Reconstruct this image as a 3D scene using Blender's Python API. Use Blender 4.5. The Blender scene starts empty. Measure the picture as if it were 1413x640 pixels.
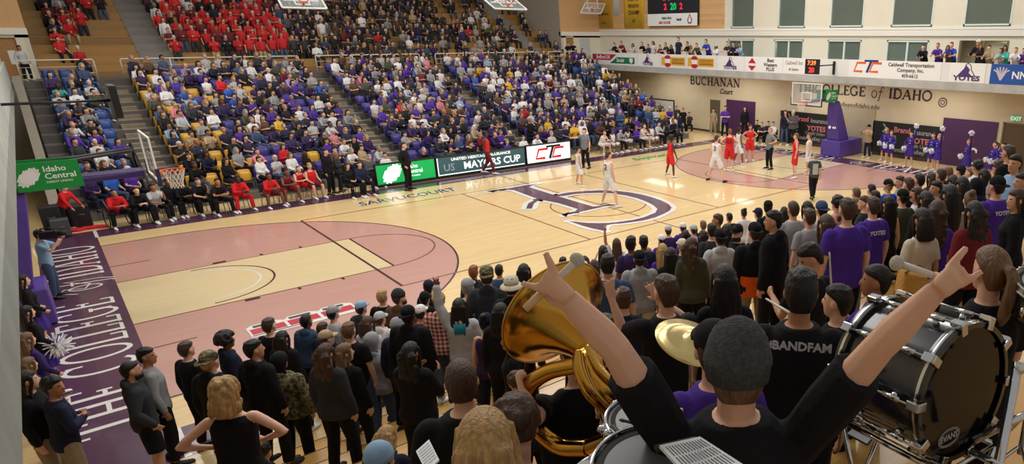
import bpy, math, random
import numpy as np
from mathutils import Vector, Matrix, Euler
R_ = random.Random(11)
PI = math.pi
SC = bpy.context.scene
COL = SC.collection

# ------------------------------------------------------------------ camera (image frame 1413 x 640)
CW, CH = 1413, 640
CAM = Vector((-0.463, -12.689, 6.165)); YAW, PITCH, ROLL = 0.798, -0.336, 0.002
FPX, PCX, PCY = 906.81, 953.34, 366.65
def cam_axes():
    f = Vector((math.cos(PITCH)*math.cos(YAW), math.cos(PITCH)*math.sin(YAW), math.sin(PITCH)))
    r = f.cross(Vector((0, 0, 1))).normalized(); u = r.cross(f)
    c, s = math.cos(ROLL), math.sin(ROLL)
    return c*r + s*u, -s*r + c*u, f
CR, CU, CF = cam_axes()
def ray(u, v): return CR*((u-PCX)/FPX) - CU*((v-PCY)/FPX) + CF
def at(u, v, d): return CAM + ray(u, v)*d                 # point at depth d
def onz(u, v, z=0.0):
    d = ray(u, v); return CAM + d*((z-CAM.z)/d.z)
def onx(u, v, x):
    d = ray(u, v); return CAM + d*((x-CAM.x)/d.x)
def ony(u, v, y):
    d = ray(u, v); return CAM + d*((y-CAM.y)/d.y)
cam = bpy.data.cameras.new('camera'); camo = bpy.data.objects.new('camera', cam); COL.objects.link(camo)
M3 = Matrix((CR, CU, -CF)).transposed()
camo.matrix_world = Matrix.Translation(CAM) @ M3.to_4x4()
cam.sensor_fit = 'HORIZONTAL'; cam.sensor_width = 36; cam.lens = FPX*36/CW
cam.shift_x = (CW/2-PCX)/CW; cam.shift_y = (PCY-CH/2)/CW
cam.clip_start = 0.05; cam.clip_end = 200
SC.camera = camo

# ------------------------------------------------------------------ materials
def s2l(c):
    c = c/255.0
    return c/12.92 if c <= 0.04045 else ((c+0.055)/1.055)**2.4
def lin(rgb): return (s2l(rgb[0]), s2l(rgb[1]), s2l(rgb[2]), 1.0)
MATS = {}
def mat(name, rgb, rough=0.6, metal=0.0, noise=0.0, nscale=8.0, bump=0.0, bscale=40.0, emit=0.0, alpha=1.0, trans=0.0, spec=0.5, stretch=None, coat=0.0):
    key = (name, tuple(rgb), rough, metal, noise, nscale, bump, bscale, emit, alpha, trans, stretch, coat)
    if key in MATS: return MATS[key]
    m = bpy.data.materials.new(name); m.use_nodes = True
    nt = m.node_tree; b = nt.nodes['Principled BSDF']
    c = lin(rgb)
    b.inputs['Base Color'].default_value = c; b.inputs['Roughness'].default_value = rough
    b.inputs['Metallic'].default_value = metal; b.inputs['Specular IOR Level'].default_value = spec
    if coat: b.inputs['Coat Weight'].default_value = coat; b.inputs['Coat Roughness'].default_value = 0.06
    if trans: b.inputs['Transmission Weight'].default_value = trans; b.inputs['IOR'].default_value = 1.05
    if alpha < 1: b.inputs['Alpha'].default_value = alpha
    if emit: b.inputs['Emission Color'].default_value = c; b.inputs['Emission Strength'].default_value = emit
    if noise or bump:
        tc = nt.nodes.new('ShaderNodeTexCoord'); mp = nt.nodes.new('ShaderNodeMapping')
        nt.links.new(tc.outputs['Object'], mp.inputs['Vector'])
        if stretch: mp.inputs['Scale'].default_value = stretch
    if noise:
        n = nt.nodes.new('ShaderNodeTexNoise'); n.inputs['Scale'].default_value = nscale; n.inputs['Detail'].default_value = 4
        nt.links.new(mp.outputs['Vector'], n.inputs['Vector'])
        r = nt.nodes.new('ShaderNodeValToRGB')
        r.color_ramp.elements[0].position = 0.3; r.color_ramp.elements[1].position = 0.7
        r.color_ramp.elements[0].color = tuple(x*(1-noise) for x in c[:3])+(1,)
        r.color_ramp.elements[1].color = tuple(min(1, x*(1+noise)) for x in c[:3])+(1,)
        nt.links.new(n.outputs['Fac'], r.inputs['Fac']); nt.links.new(r.outputs['Color'], b.inputs['Base Color'])
    if bump:
        n2 = nt.nodes.new('ShaderNodeTexNoise'); n2.inputs['Scale'].default_value = bscale; n2.inputs['Detail'].default_value = 3
        nt.links.new(mp.outputs['Vector'], n2.inputs['Vector'])
        bp = nt.nodes.new('ShaderNodeBump'); bp.inputs['Strength'].default_value = bump; bp.inputs['Distance'].default_value = 0.02
        nt.links.new(n2.outputs['Fac'], bp.inputs['Height']); nt.links.new(bp.outputs['Normal'], b.inputs['Normal'])
    MATS[key] = m
    return m
def plank_mat(name, rgb, rough, run, width, along='X', var=0.12, coat=0.0, rgb2=None):
    """boards: brick pattern of long planks with grain noise, in object space"""
    m = bpy.data.materials.new(name); m.use_nodes = True; nt = m.node_tree; b = nt.nodes['Principled BSDF']
    tc = nt.nodes.new('ShaderNodeTexCoord'); mp = nt.nodes.new('ShaderNodeMapping'); nt.links.new(tc.outputs['Object'], mp.inputs['Vector'])
    if along == 'Y': mp.inputs['Rotation'].default_value = (0, 0, PI/2)
    if along == 'Z': mp.inputs['Rotation'].default_value = (0, PI/2, 0)
    if along == 'YZ': mp.inputs['Rotation'].default_value = (0, PI/2, PI/2)
    br = nt.nodes.new('ShaderNodeTexBrick'); nt.links.new(mp.outputs['Vector'], br.inputs['Vector'])
    br.inputs['Scale'].default_value = 1; br.inputs['Brick Width'].default_value = run; br.inputs['Row Height'].default_value = width
    br.inputs['Mortar Size'].default_value = 0.0015; br.inputs['Bias'].default_value = 0
    c = lin(rgb); d = lin(rgb2) if rgb2 else tuple(x*(1-var) for x in c[:3])+(1,)
    br.inputs['Color1'].default_value = tuple(min(1, x*(1+var*.5)) for x in c[:3])+(1,); br.inputs['Color2'].default_value = d
    br.inputs['Mortar'].default_value = tuple(x*.7 for x in c[:3])+(1,)
    n = nt.nodes.new('ShaderNodeTexNoise'); n.inputs['Scale'].default_value = 1.3; n.inputs['Detail'].default_value = 5
    mp2 = nt.nodes.new('ShaderNodeMapping'); nt.links.new(mp.outputs['Vector'], mp2.inputs['Vector']); mp2.inputs['Scale'].default_value = (1, 14, 14)
    nt.links.new(mp2.outputs['Vector'], n.inputs['Vector'])
    mx = nt.nodes.new('ShaderNodeMix'); mx.data_type = 'RGBA'; mx.blend_type = 'OVERLAY'; mx.inputs[0].default_value = 0.12
    nt.links.new(br.outputs['Color'], mx.inputs[6]); nt.links.new(n.outputs['Color'], mx.inputs[7])
    nt.links.new(mx.outputs[2], b.inputs['Base Color'])
    b.inputs['Roughness'].default_value = rough
    if coat: b.inputs['Coat Weight'].default_value = coat; b.inputs['Coat Roughness'].default_value = 0.05
    return m

# ------------------------------------------------------------------ mesh builder
class MB:
    def __init__(s): s.v = []; s.f = []; s.m = []
    def add(s, vs, fs, mi=0):
        o = len(s.v); s.v += [tuple(p) for p in vs]
        for f in fs: s.f.append(tuple(i+o for i in f)); s.m.append(mi)
        return s
    def box(s, c, d, rz=0, mi=0, M=None):
        hx, hy, hz = d[0]/2, d[1]/2, d[2]/2
        vs = [Vector((x*hx, y*hy, z*hz)) for x in (-1, 1) for y in (-1, 1) for z in (-1, 1)]
        q = M if M is not None else Matrix.Rotation(rz, 3, 'Z')
        vs = [q@p + Vector(c) for p in vs]
        return s.add(vs, [(0, 1, 3, 2), (4, 6, 7, 5), (0, 4, 5, 1), (2, 3, 7, 6), (0, 2, 6, 4), (1, 5, 7, 3)], mi)
    def box2(s, a, b, mi=0):
        return s.box([(a[i]+b[i])/2 for i in range(3)], [abs(b[i]-a[i]) for i in range(3)], mi=mi)
    def rings(s, rs, mi=0, cap=True, close=False):
        n = len(rs[0]); vs = [p for r in rs for p in r]; fs = []
        for k in range(len(rs)-1 + (1 if close else 0)):
            a, b = k*n, ((k+1) % len(rs))*n
            for i in range(n):
                j = (i+1) % n; fs.append((a+i, a+j, b+j, b+i))
        if cap and not close:
            fs.append(tuple(range(n-1, -1, -1))); e = (len(rs)-1)*n; fs.append(tuple(range(e, e+n)))
        return s.add(vs, fs, mi)
    def tube(s, pts, rad, n=8, mi=0, cap=True, side=None, flat=1.0, close=False):
        """swept tube; rad a number or one per point; side = fixed reference vector; flat = ratio of the second radius"""
        P = [Vector(p) for p in pts]
        if not hasattr(rad, '__len__'): rad = [rad]*len(P)
        rs = []; ref = Vector(side) if side is not None else None; prev = None
        for i, p in enumerate(P):
            if close: t = (P[(i+1) % len(P)]-P[i-1])
            else: t = (P[min(i+1, len(P)-1)]-P[max(i-1, 0)])
            t = t.normalized() if t.length > 1e-9 else Vector((0, 0, 1))
            if prev is None or ref is not None:
                a = ref if ref is not None else (Vector((0, 0, 1)) if abs(t.z) < .9 else Vector((1, 0, 0)))
                x = a - t*a.dot(t)
                if x.length < 1e-6: x = t.orthogonal()
                x.normalize()
            else:
                x = prev - t*prev.dot(t)
                if x.length < 1e-6: x = t.orthogonal()
                x.normalize()
            prev = x; y = t.cross(x)
            rs.append([p + x*(rad[i]*math.cos(2*PI*k/n)) + y*(rad[i]*flat*math.sin(2*PI*k/n)) for k in range(n)])
        return s.rings(rs, mi, cap, close)
    def ball(s, c, r, n=10, k=7, mi=0, M=None):
        if not hasattr(r, '__len__'): r = (r, r, r)
        c = Vector(c); rs = []
        for i in range(k+1):
            a = PI*(i+.02)/(k+.04); z = -math.cos(a); q = math.sin(a)
            row = []
            for j in range(n):
                p = Vector((r[0]*q*math.cos(2*PI*j/n), r[1]*q*math.sin(2*PI*j/n), r[2]*z))
                row.append(c + (M@p if M is not None else p))
            rs.append(row)
        return s.rings(rs, mi)
    def lathe(s, prof, M=None, n=24, mi=0, cap=True):
        """prof = (radius, height) along local z; M a 4x4"""
        rs = []
        for r, z in prof:
            rs.append([Vector((r*math.cos(2*PI*j/n), r*math.sin(2*PI*j/n), z)) for j in range(n)])
        if M is not None: rs = [[M@p for p in r] for r in rs]
        return s.rings(rs, mi, cap)
    def prism(s, poly, z0, z1, mi=0, M=None):
        n = len(poly); vs = [Vector((p[0], p[1], z0)) for p in poly]+[Vector((p[0], p[1], z1)) for p in poly]
        if M is not None: vs = [M@p for p in vs]
        fs = [tuple(range(n-1, -1, -1)), tuple(range(n, 2*n))]+[(i, (i+1) % n, n+(i+1) % n, n+i) for i in range(n)]
        return s.add(vs, fs, mi)
    def quad(s, a, b, c, d, mi=0): return s.add([a, b, c, d], [(0, 1, 2, 3)], mi)
    def mesh(s, name, mats, smooth=False):
        me = bpy.data.meshes.new(name); me.from_pydata(s.v, [], s.f); me.validate(verbose=False)
        for m in (mats if isinstance(mats, (list, tuple)) else [mats]): me.materials.append(m)
        if len(s.m) == len(me.polygons): me.polygons.foreach_set('material_index', s.m)
        me.polygons.foreach_set('use_smooth', [smooth]*len(me.polygons)); me.update()
        fix_normals(me)
        return me
    def build(s, name, mats, parent=None, smooth=False, loc=None):
        o = bpy.data.objects.new(name, s.mesh(name, mats, smooth)); COL.objects.link(o)
        if parent is not None: o.parent = parent
        if loc is not None: o.location = loc
        return o
import bmesh
def fix_normals(me):
    bm = bmesh.new(); bm.from_mesh(me); bmesh.ops.recalc_face_normals(bm, faces=bm.faces); bm.to_mesh(me); bm.free()
def smooth_by_angle(o, ang=35):
    me = o.data; me.polygons.foreach_set('use_smooth', [True]*len(me.polygons))
    try: me.set_sharp_from_angle(angle=math.radians(ang))
    except Exception: pass
    return o
def bevel(o, w, seg=2):
    md = o.modifiers.new('bevel', 'BEVEL'); md.width = w; md.segments = seg; md.limit_method = 'ANGLE'; return o
def empty(name, loc=(0, 0, 0), rz=0.0):
    o = bpy.data.objects.new(name, None); COL.objects.link(o); o.location = loc; o.rotation_euler = (0, 0, rz); o.empty_display_size = .1
    return o
LABELS = {}
def tag(o, label=None, cat=None, group=None, kind=None):
    if label: o['label'] = label
    if cat: o['category'] = cat
    if group: o['group'] = group
    if kind: o['kind'] = kind
    return o
def struct(o): o['kind'] = 'structure'; return o
def local(parent_loc, pts): return [Vector(p)-Vector(parent_loc) for p in pts]
def flat_text(name, body, size, mt, parent, M, align='CENTER', shear=0.0, sx=1.0, bold=0.0, ext=0.002, space=1.0):
    """lettering from the built-in font as thin mesh; M places its own x (reading) / y (up) / z (out) axes"""
    cu = bpy.data.curves.new(name, 'FONT'); cu.body = body; cu.size = size; cu.align_x = align; cu.align_y = 'CENTER'
    cu.shear = shear; cu.extrude = ext; cu.offset = bold; cu.resolution_u = 2; cu.space_character = space
    t = bpy.data.objects.new(name+'_tmp', cu); COL.objects.link(t)
    dg = bpy.context.evaluated_depsgraph_get(); dg.update()
    me = bpy.data.meshes.new_from_object(t.evaluated_get(dg)); me.name = name
    bpy.data.objects.remove(t); bpy.data.curves.remove(cu)
    me.materials.clear(); me.materials.append(mt)
    o = bpy.data.objects.new(name, me); COL.objects.link(o)
    if parent is not None: o.parent = parent
    o.matrix_basis = M @ Matrix.Diagonal((sx, 1, 1, 1))
    return o
def frame(o, x, y, z=None):
    """4x4 from origin, reading axis x, up axis y"""
    x = Vector(x).normalized(); y = Vector(y); y = (y-x*y.dot(x)).normalized(); z = x.cross(y)
    m = Matrix((x, y, z)).transposed().to_4x4(); m.translation = Vector(o); return m

# serif capitals drawn as strokes in a unit cell (x 0..1, y 0..1): thick stems, thin bars, slab serifs
def arc(cx, cy, rx, ry, a0, a1, n=10): return [(cx+rx*math.cos(math.radians(a0+(a1-a0)*i/n)), cy+ry*math.sin(math.radians(a0+(a1-a0)*i/n))) for i in range(n+1)]
GLY = {
 'T': (.8, [('T', [(.4, 0), (.4, 1)]), ('t', [(.04, .97), (.76, .97)]), ('t', [(.05, .97), (.05, .8)]), ('t', [(.75, .97), (.75, .8)])], [(.4, 0)]),
 'H': (.95, [('T', [(.2, 0), (.2, 1)]), ('T', [(.75, 0), (.75, 1)]), ('t', [(.2, .52), (.75, .52)])], [(.2, 0), (.2, 1), (.75, 0), (.75, 1)]),
 'E': (.75, [('T', [(.2, 0), (.2, 1)]), ('t', [(.08, .97), (.66, .97)]), ('t', [(.08, .03), (.7, .03)]), ('t', [(.2, .52), (.5, .52)]), ('t', [(.65, .97), (.65, .8)]), ('t', [(.69, .03), (.69, .22)]), ('t', [(.5, .42), (.5, .62)])], []),
 'C': (.9, [('C', arc(.48, .5, .4, .48, 50, 310, 18)), ('t', [(.74, .72), (.74, .95)])], []),
 'O': (.98, [('C', arc(.49, .5, .41, .48, 0, 360, 24))], []),
 'L': (.72, [('T', [(.2, 0), (.2, 1)]), ('t', [(.08, .03), (.68, .03)]), ('t', [(.67, .03), (.67, .24)])], [(.2, 1)]),
 'G': (.98, [('C', arc(.48, .5, .4, .48, 50, 330, 18)), ('T', [(.78, .08), (.78, .42)]), ('t', [(.62, .42), (.94, .42)]), ('t', [(.74, .72), (.74, .95)])], []),
 'I': (.4, [('T', [(.2, 0), (.2, 1)])], [(.2, 0), (.2, 1)]),
 'D': (.95, [('T', [(.2, 0), (.2, 1)]), ('C', [(.2, .97)]+arc(.45, .5, .4, .47, 90, -90, 14)+[(.2, .03)])], [(.15, 0), (.15, 1)]),
 'A': (.95, [('t', [(.1, 0), (.46, 1)]), ('T', [(.46, .98), (.82, 0)]), ('t', [(.22, .34), (.68, .34)])], [(.1, 0), (.82, 0)]),
 'B': (.82, [('T', [(.2, 0), (.2, 1)]), ('C', [(.1, .97)]+arc(.42, .75, .24, .22, 90, -90, 10)+[(.2, .53)]), ('C', [(.2, .53)]+arc(.45, .28, .29, .25, 90, -90, 10)+[(.1, .03)])], []),
 'U': (.95, [('T', [(.2, 1), (.2, .3)]+arc(.48, .3, .28, .28, 180, 360, 10)), ('t', [(.76, .3), (.76, 1)])], [(.2, 1), (.76, 1)]),
 'N': (.98, [('t', [(.18, 0), (.18, 1)]), ('T', [(.16, 1), (.8, 0)]), ('t', [(.8, 0), (.8, 1)])], [(.18, 0), (.13, 1), (.8, 1)]),
 'R': (.9, [('T', [(.2, 0), (.2, 1)]), ('C', [(.1, .97)]+arc(.45, .74, .26, .23, 90, -90, 10)+[(.2, .5)]), ('T', [(.42, .5), (.82, 0)])], [(.2, 0), (.84, 0)]),
 'S': (.75, [('C', arc(.38, .74, .26, .23, 30, 270, 12)+arc(.38, .26, .28, .24, 90, -150, 12))], []),
 'Y': (.9, [('T', [(.1, 1), (.46, .45)]), ('t', [(.8, 1), (.46, .45)]), ('T', [(.46, .45), (.46, 0)])], [(.1, 1), (.8, 1), (.46, 0)]),
 'f': (.5, [('C', [(.1, -.25), (.2, -.2), (.3, .3), (.36, .8), (.5, .95), (.62, .85)]), ('t', [(.14, .55), (.56, .55)])], []),
 'o': (.6, [('C', arc(.3, .32, .24, .3, 0, 360, 16))], []),
 ' ': (.4, [], []),
}
def stroke_strip(mb, pts, w, sx, sy, M, zz, ox=0, shear=0):
    P = [Vector((ox+p[0]*sx+shear*p[1]*sy, p[1]*sy)) for p in pts]
    L, Rr = [], []
    closed = (P[0]-P[-1]).length < 1e-6 and len(P) > 3
    for i, p in enumerate(P):
        if closed: t = P[(i+1) % (len(P)-1)]-P[(i-1) % (len(P)-1)]
        else: t = P[min(i+1, len(P)-1)]-P[max(i-1, 0)]
        t.normalize(); n = Vector((-t.y, t.x))
        ww = w
        L.append(p+n*ww/2); Rr.append(p-n*ww/2)
    vs = [M@Vector((q.x, q.y, zz)) for q in L]+[M@Vector((q.x, q.y, zz)) for q in Rr]
    n = len(P); mb.add(vs, [(i, i+1, n+i+1, n+i) for i in range(n-1)])
def serif_text(mb, text, h, sx, thick, thin, M, ser=0.0, gap=0.06, zz=0.003, center=True):
    """append letters to mb, cell height h, cell width sx; returns total length"""
    tot = sum(GLY[c][0]*sx+gap*sx for c in text)
    x = -tot/2 if center else 0
    k = 0
    for c in text:
        wd, st, sf = GLY[c]
        for typ, pts in st:
            w = thick if typ == 'T' else thin if typ == 't' else (thick+thin)/2
            k += 1
            stroke_strip(mb, pts, w, sx, h, M, zz+k*0.00004, x)
        for (px, py) in sf:
            k += 1
            yy = .02 if py == 0 else .98
            stroke_strip(mb, [(px-.11-ser, yy), (px+.11+ser, yy)], thin, sx, h, M, zz+k*0.00004, x)
        x += wd*sx+gap*sx
    return tot
# ================================================================== SETTING
L_, W_ = 28.65, 15.24
wood = plank_mat('court_maple', (226, 196, 142), 0.28, 1.6, 0.057, 'X', 0.10, coat=0.35)
def paint(name, rgb, rough=0.25, coat=0.35, noise=.06): return mat(name, rgb, rough, noise=noise, nscale=1.2, coat=coat, stretch=(.5, 12, 1))
P_PURPLE = paint('purple_floor_paint', (82, 48, 76)); P_PINK = paint('dusty_key_stain', (194, 148, 136)); P_CREAM = paint('pale_lane_wood', (220, 200, 156))
P_WHITE = paint('white_floor_paint', (226, 224, 220), noise=.03); P_DARK = paint('dark_line_paint', (72, 36, 40), noise=.02); P_THIN = paint('brown_line_paint', (128, 88, 66), noise=.02)
P_LOGO = paint('plum_logo_paint', (86, 58, 82))

mb = MB(); mb.box2((-9, -14, -.2), (36, 33, 0)); floor = struct(mb.build('floor', wood))
def fl(name, mb, m):
    o = mb.build(name, m, floor); o['kind'] = 'structure'; return o
Z = .002
def zrect(mb, x0, y0, x1, y1, z): mb.quad((x0, y0, z), (x1, y0, z), (x1, y1, z), (x0, y1, z))
mb = MB()                                                     # purple apron round the court
zrect(mb, -1.42, -1.07, 0, W_+1.07, Z); zrect(mb, L_, -1.07, L_+1.42, W_+1.07, Z)
zrect(mb, 0, -1.07, L_, 0, Z); zrect(mb, 0, W_, L_, W_+1.07, Z)
fl('floor_border_paint', mb, P_PURPLE)
R3, BX = 6.32, 1.575
def three(side):
    pts = [(0, W_/2+R3), (BX, W_/2+R3)]+[(BX+R3*math.cos(a), W_/2+R3*math.sin(a)) for a in [PI/2-PI*i/48 for i in range(49)]]+[(BX, W_/2-R3), (0, W_/2-R3)]
    return pts if side == 0 else [(L_-x, y) for x, y in pts]
mb = MB()
for s in (0, 1): mb.add([(x, y, Z) for x, y in three(s)], [tuple(range(len(three(s))))])
fl('floor_key_stain', mb, P_PINK)
mb = MB(); zrect(mb, 0, 5.79, 5.79, 9.45, 2*Z); zrect(mb, L_-5.79, 5.79, L_, 9.45, 2*Z); fl('floor_lane_paint', mb, P_CREAM)
Mfl = Matrix.Identity(4)
def line(mb, pts, w, z): stroke_strip(mb, pts, w, 1, 1, Mfl, z)
def circ(cx, cy, r, a0=0, a1=360, n=48): return [(cx+r*math.cos(math.radians(a0+(a1-a0)*i/n)), cy+r*math.sin(math.radians(a0+(a1-a0)*i/n))) for i in range(n+1)]
mb = MB(); mt = MB()
for s in (0, 1):
    fx = (lambda x: x) if s == 0 else (lambda x: L_-x)
    line(mb, three(s), .055, 3*Z)
    for y in (5.79, 9.45): line(mt, [(fx(0), y), (fx(5.79), y)], .05, 3*Z)
    line(mb, [(fx(5.79), 5.79), (fx(5.79), 9.45)], .06, 3.2*Z)
    a = (-90, 90) if s == 0 else (90, 270)
    line(mt, circ(fx(5.79), W_/2, 1.83, *a), .05, 3.3*Z)
    line(mb, circ(fx(BX), W_/2, 1.62, *a), .05, 3.3*Z)
    line(mb, [(fx(5.325), 4.03), (fx(5.325), 12.95)], .07, 3.6*Z)
    for y, sg in ((5.79, -1), (9.45, 1)):
        for x, w in ((2.3, .32), (3.35, .07), (4.4, .07)):
            mb.box((fx(x), y+sg*.1, 3.7*Z), (w, .17, .0008))
    line(mt, [(fx(0), 4.0), (fx(.9), 4.0)], .05, 3.4*Z); line(mt, [(fx(0), 11.2), (fx(.9), 11.2)], .05, 3.4*Z)
    line(mt, [(fx(11.33), 4.03), (fx(11.33), 12.95)], .05, 3.6*Z)
    line(mt, [(fx(8.53), .0), (fx(8.53), .9)], .05, 3.4*Z); line(mt, [(fx(8.53), W_), (fx(8.53), W_-.9)], .05, 3.4*Z)
line(mt, [(L_/2, 0), (L_/2, W_)], .05, 3.5*Z); line(mt, circ(L_/2, W_/2, 1.83), .05, 3.55*Z)
for y in (4.03, 12.95): line(mt, [(5.325, y), (L_-5.325, y)], .05, 3.65*Z)
fl('floor_dark_lines', mb, P_DARK); fl('floor_thin_lines', mt, P_THIN)
mb = MB()
for s in (0, 1):
    fx = (lambda x: x) if s == 0 else (lambda x: L_-x)
    a = (-90, 90) if s == 0 else (90, 270)
    line(mb, circ(fx(BX), W_/2, 1.3, *a), .05, 3.4*Z)
    for y0, y1 in ((-1.07, 0), (W_, W_+1.07)): line(mb, [(fx(0), y0), (fx(0), y1)], .09, 2.5*Z)
line(mb, [(8.53, W_+.0), (8.53, W_+.7)], .07, 2.5*Z)
# lettering on the two baselines, letter tops away from the court
def base_text(mb, M, h):
    for part, off in (('THE', -5.75), ('COLLEGE', -1.55), ('IDAHO', 5.15)):
        Mo = M @ Matrix.Translation((off, 0, 0)); serif_text(mb, part, h, .82, .12, .07, Mo, ser=.02, gap=.05, zz=3*Z)
    Mo = M @ Matrix.Translation((2.35, .1, 0)); serif_text(mb, 'of', h*.95, .9, .06, .05, Mo, gap=-.08, zz=3*Z)
    stroke_strip(mb, [(1.7, .55), (2.0, .9), (2.3, .75), (2.1, .4), (2.5, .3), (3.0, .75), (2.9, .1), (2.7, -.15)], .05, 1, h, M, 3.3*Z)
base_text(mb, frame((-.16, 7.4, 0), (0, 1, 0), (-1, 0, 0)), 1.12)
base_text(mb, frame((L_+.16, 7.8, 0), (0, -1, 0), (1, 0, 0)), 1.12)
fl('floor_white_lettering', mb, P_WHITE)
# centre emblem: a long italic capital crossing a big open C
def tr(pts, ox, oy, k): return [onz(ox+x/k, oy+y/k) for x, y in pts]
K5 = 1413/280.0
EMI = [(78, 125), (235, 97), (300, 85), (420, 66), (352, 92), (540, 152), (800, 229), (940, 214), (760, 254), (595, 292), (668, 270), (692, 245), (560, 205), (420, 178), (250, 114), (190, 109)]
EMC = [(530, 153), (600, 134), (700, 122), (900, 112), (1100, 134), (1250, 175), (1325, 210), (1346, 236), (1330, 262), (1200, 318), (1000, 347), (905, 353), (880, 372), (886, 400), (760, 374), (632, 330), (800, 346), (950, 340), (1130, 313), (1235, 270), (1247, 243), (1200, 205), (1080, 160), (900, 131), (700, 137), (575, 158)]
EMT = [(333, 243), (348, 206), (395, 181), (440, 173), (388, 206), (373, 243)]
def chaikin(P):
    out = []
    for i, p in enumerate(P):
        a, b = P[i-1], P[(i+1) % len(P)]
        v1 = Vector((p[0]-a[0], p[1]-a[1])); v2 = Vector((b[0]-p[0], b[1]-p[1]))
        if v1.length > 0 and v2.length > 0 and v1.angle(v2) < .7: out += [(p[0]*.75+a[0]*.25, p[1]*.75+a[1]*.25), (p[0]*.75+b[0]*.25, p[1]*.75+b[1]*.25)]
        else: out.append(p)
    return out
mw = MB(); mp = MB()
for poly in (EMI, EMC, EMT):
    w = tr(chaikin(poly) if poly is EMC else poly, 660, 240, K5)
    pts = [(p.x, p.y) for p in w]; pts.append(pts[0])
    stroke_strip(mw, pts, .40, 1, 1, Mfl, 5*Z)
    for j, p in enumerate(pts[:-1]): mw.add([(p[0]+.2*math.cos(k*PI/6), p[1]+.2*math.sin(k*PI/6), 4*Z+j*.00006) for k in range(12)], [tuple(range(12))])
    mp.add([(p[0], p[1], 6*Z) for p in pts[:-1]], [tuple(range(len(pts)-1))])
fl('floor_emblem_outline', mw, P_WHITE)
em = mp.build('floor_emblem_paint', P_LOGO, floor); em['kind'] = 'structure'
for me in (em.data,):
    bm = bmesh.new(); bm.from_mesh(me); bmesh.ops.triangulate(bm, faces=bm.faces, ngon_method='EAR_CLIP'); bm.to_mesh(me); bm.free()
# sponsor decals painted on the floor
def decal(name, uv, body, size, col, M, **k):
    o = flat_text(name, body, size, mat(name+'_paint', col, .3, coat=.3), floor, M, **k); o['kind'] = 'structure'; return o
decal('floor_sponsor_outline', 0, 'SARVUCOURT', 1.0, (228, 224, 214), frame((9.55, 13.97, 5*Z), (1, .02, 0), (0, 1, 0)), shear=.2, sx=.62, bold=.03)  # pale, bolder copy of the letters, printed as their outline
decal('floor_sponsor_lettering', 0, 'SARVUCOURT', .92, (58, 50, 78), frame((9.55, 13.97, 6*Z), (1, .02, 0), (0, 1, 0)), shear=.2, sx=.66, bold=.01)
decal('floor_green_lettering', 0, 'Sophter', .9, (50, 168, 92), frame((22.6, 14.2, 5*Z), (1, 0, 0), (0, 1, 0)), shear=.3, sx=.8, bold=.02)
q0 = onz(415, 441)
mb = MB(); mr = MB(); mk = MB()
Md = frame((q0.x, q0.y, 0), (1, .0, 0), (0, 1, 0))
mb.add([Md@Vector((x*.9, y*.62, 5*Z)) for x, y in [(-1.15, -.62), (1.3, -.62), (1.3, .42), (1.1, .62), (.6, .62), (.5, .4), (.3, .62), (-.2, .62), (-.3, .4), (-.5, .62), (-1.0, .62), (-1.15, .42)]], [tuple(range(12))])
for x0, x1 in ((-1.1, -.35), (-.28, .42), (.5, 1.25)): mr.add([Md@Vector((x*.9, y*.62, 6*Z)) for x, y in [(x0, -.35), (x1, -.35), (x1, .2), (x0, .2)]], [(0, 1, 2, 3)])
for x0, x1 in ((-1.0, -.5), (-.2, .3), (.6, 1.1)): mk.add([Md@Vector((x*.9, y*.62, 6*Z)) for x, y in [(x0, .3), (x1, .3), (x1, .52), (x0, .52)]], [(0, 1, 2, 3)])
mk.add([Md@Vector((x*.9, y*.62, 6*Z)) for x, y in [(-1.12, -.5), (.2, -.5), (.2, -.42), (-1.12, -.42)]], [(0, 1, 2, 3)])
fl('floor_decal_ground', mb, P_WHITE); fl('floor_decal_red', mr, paint('decal_red', (190, 40, 58))); fl('floor_decal_dark', mk, paint('decal_dark', (70, 72, 70)))

# ------------------------------------------------------------------ far stand (lower bowl, walkway, upper bleachers)
NR, RUN, RISE, FY = 14, .83, .303, 17.0
conc = mat('stand_concrete', (104, 98, 94), .85, noise=.12, nscale=3, bump=.15)
oak = plank_mat('bleacher_oak', (176, 132, 70), .5, 3.5, .28, 'X', .16)
oakd = plank_mat('bleacher_oak_dark', (150, 112, 62), .55, 3.5, .28, 'X', .16)
cream = mat('cream_wall_paint', (226, 219, 200), .8, noise=.02, nscale=2)
tanw = mat('tan_wall_paint', (212, 198, 170), .75, noise=.03, nscale=1.5)
greyw = mat('grey_wall_paint', (170, 160, 146), .85, noise=.04)
SX0, SX1 = -.55, 29.1
AIS = [(1.93, 2.75), (10.4, 11.2), (17.1, 17.95), (25.5, 26.3)]
mb = MB()
for i in range(1, NR+1):
    mb.box2((SX0, FY+RUN*i, 0), (SX1, FY+RUN*(i+1) if i < NR else 31.0, RISE*i))
far = struct(mb.build('floor_far_stand', conc))
mb = MB()
for a, b in AIS:                                              # half steps and worn wooden treads in the aisles
    for i in range(1, NR):
        mb.box2((a, FY+RUN*i+.0, RISE*i), (b, FY+RUN*i+.55, RISE*i+.012))
        mb.box2((a, FY+RUN*i-.38, RISE*(i-1)), (b, FY+RUN*i, RISE*(i-.5)+.01))
struct(mb.build('floor_aisle_steps', mat('aisle_tread', (142, 130, 110), .7, noise=.15, nscale=4)))
UR, UY, UZ, URUN, URISE = 13, 30.9, RISE*NR, .80, .40
mb = MB(); me_ = MB()
for i in range(UR):
    y = UY+URUN*i; z = UZ+.25+URISE*i
    mb.box2((.05, y, z-.36 if i else UZ), (28.6, y+URUN+.02, z)); 
    me_.box2((.05, y, z+.36), (28.6, y+.30, z+.41)); me_.box2((.05, y+.02, z), (28.6, y+.05, z+.36))
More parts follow.
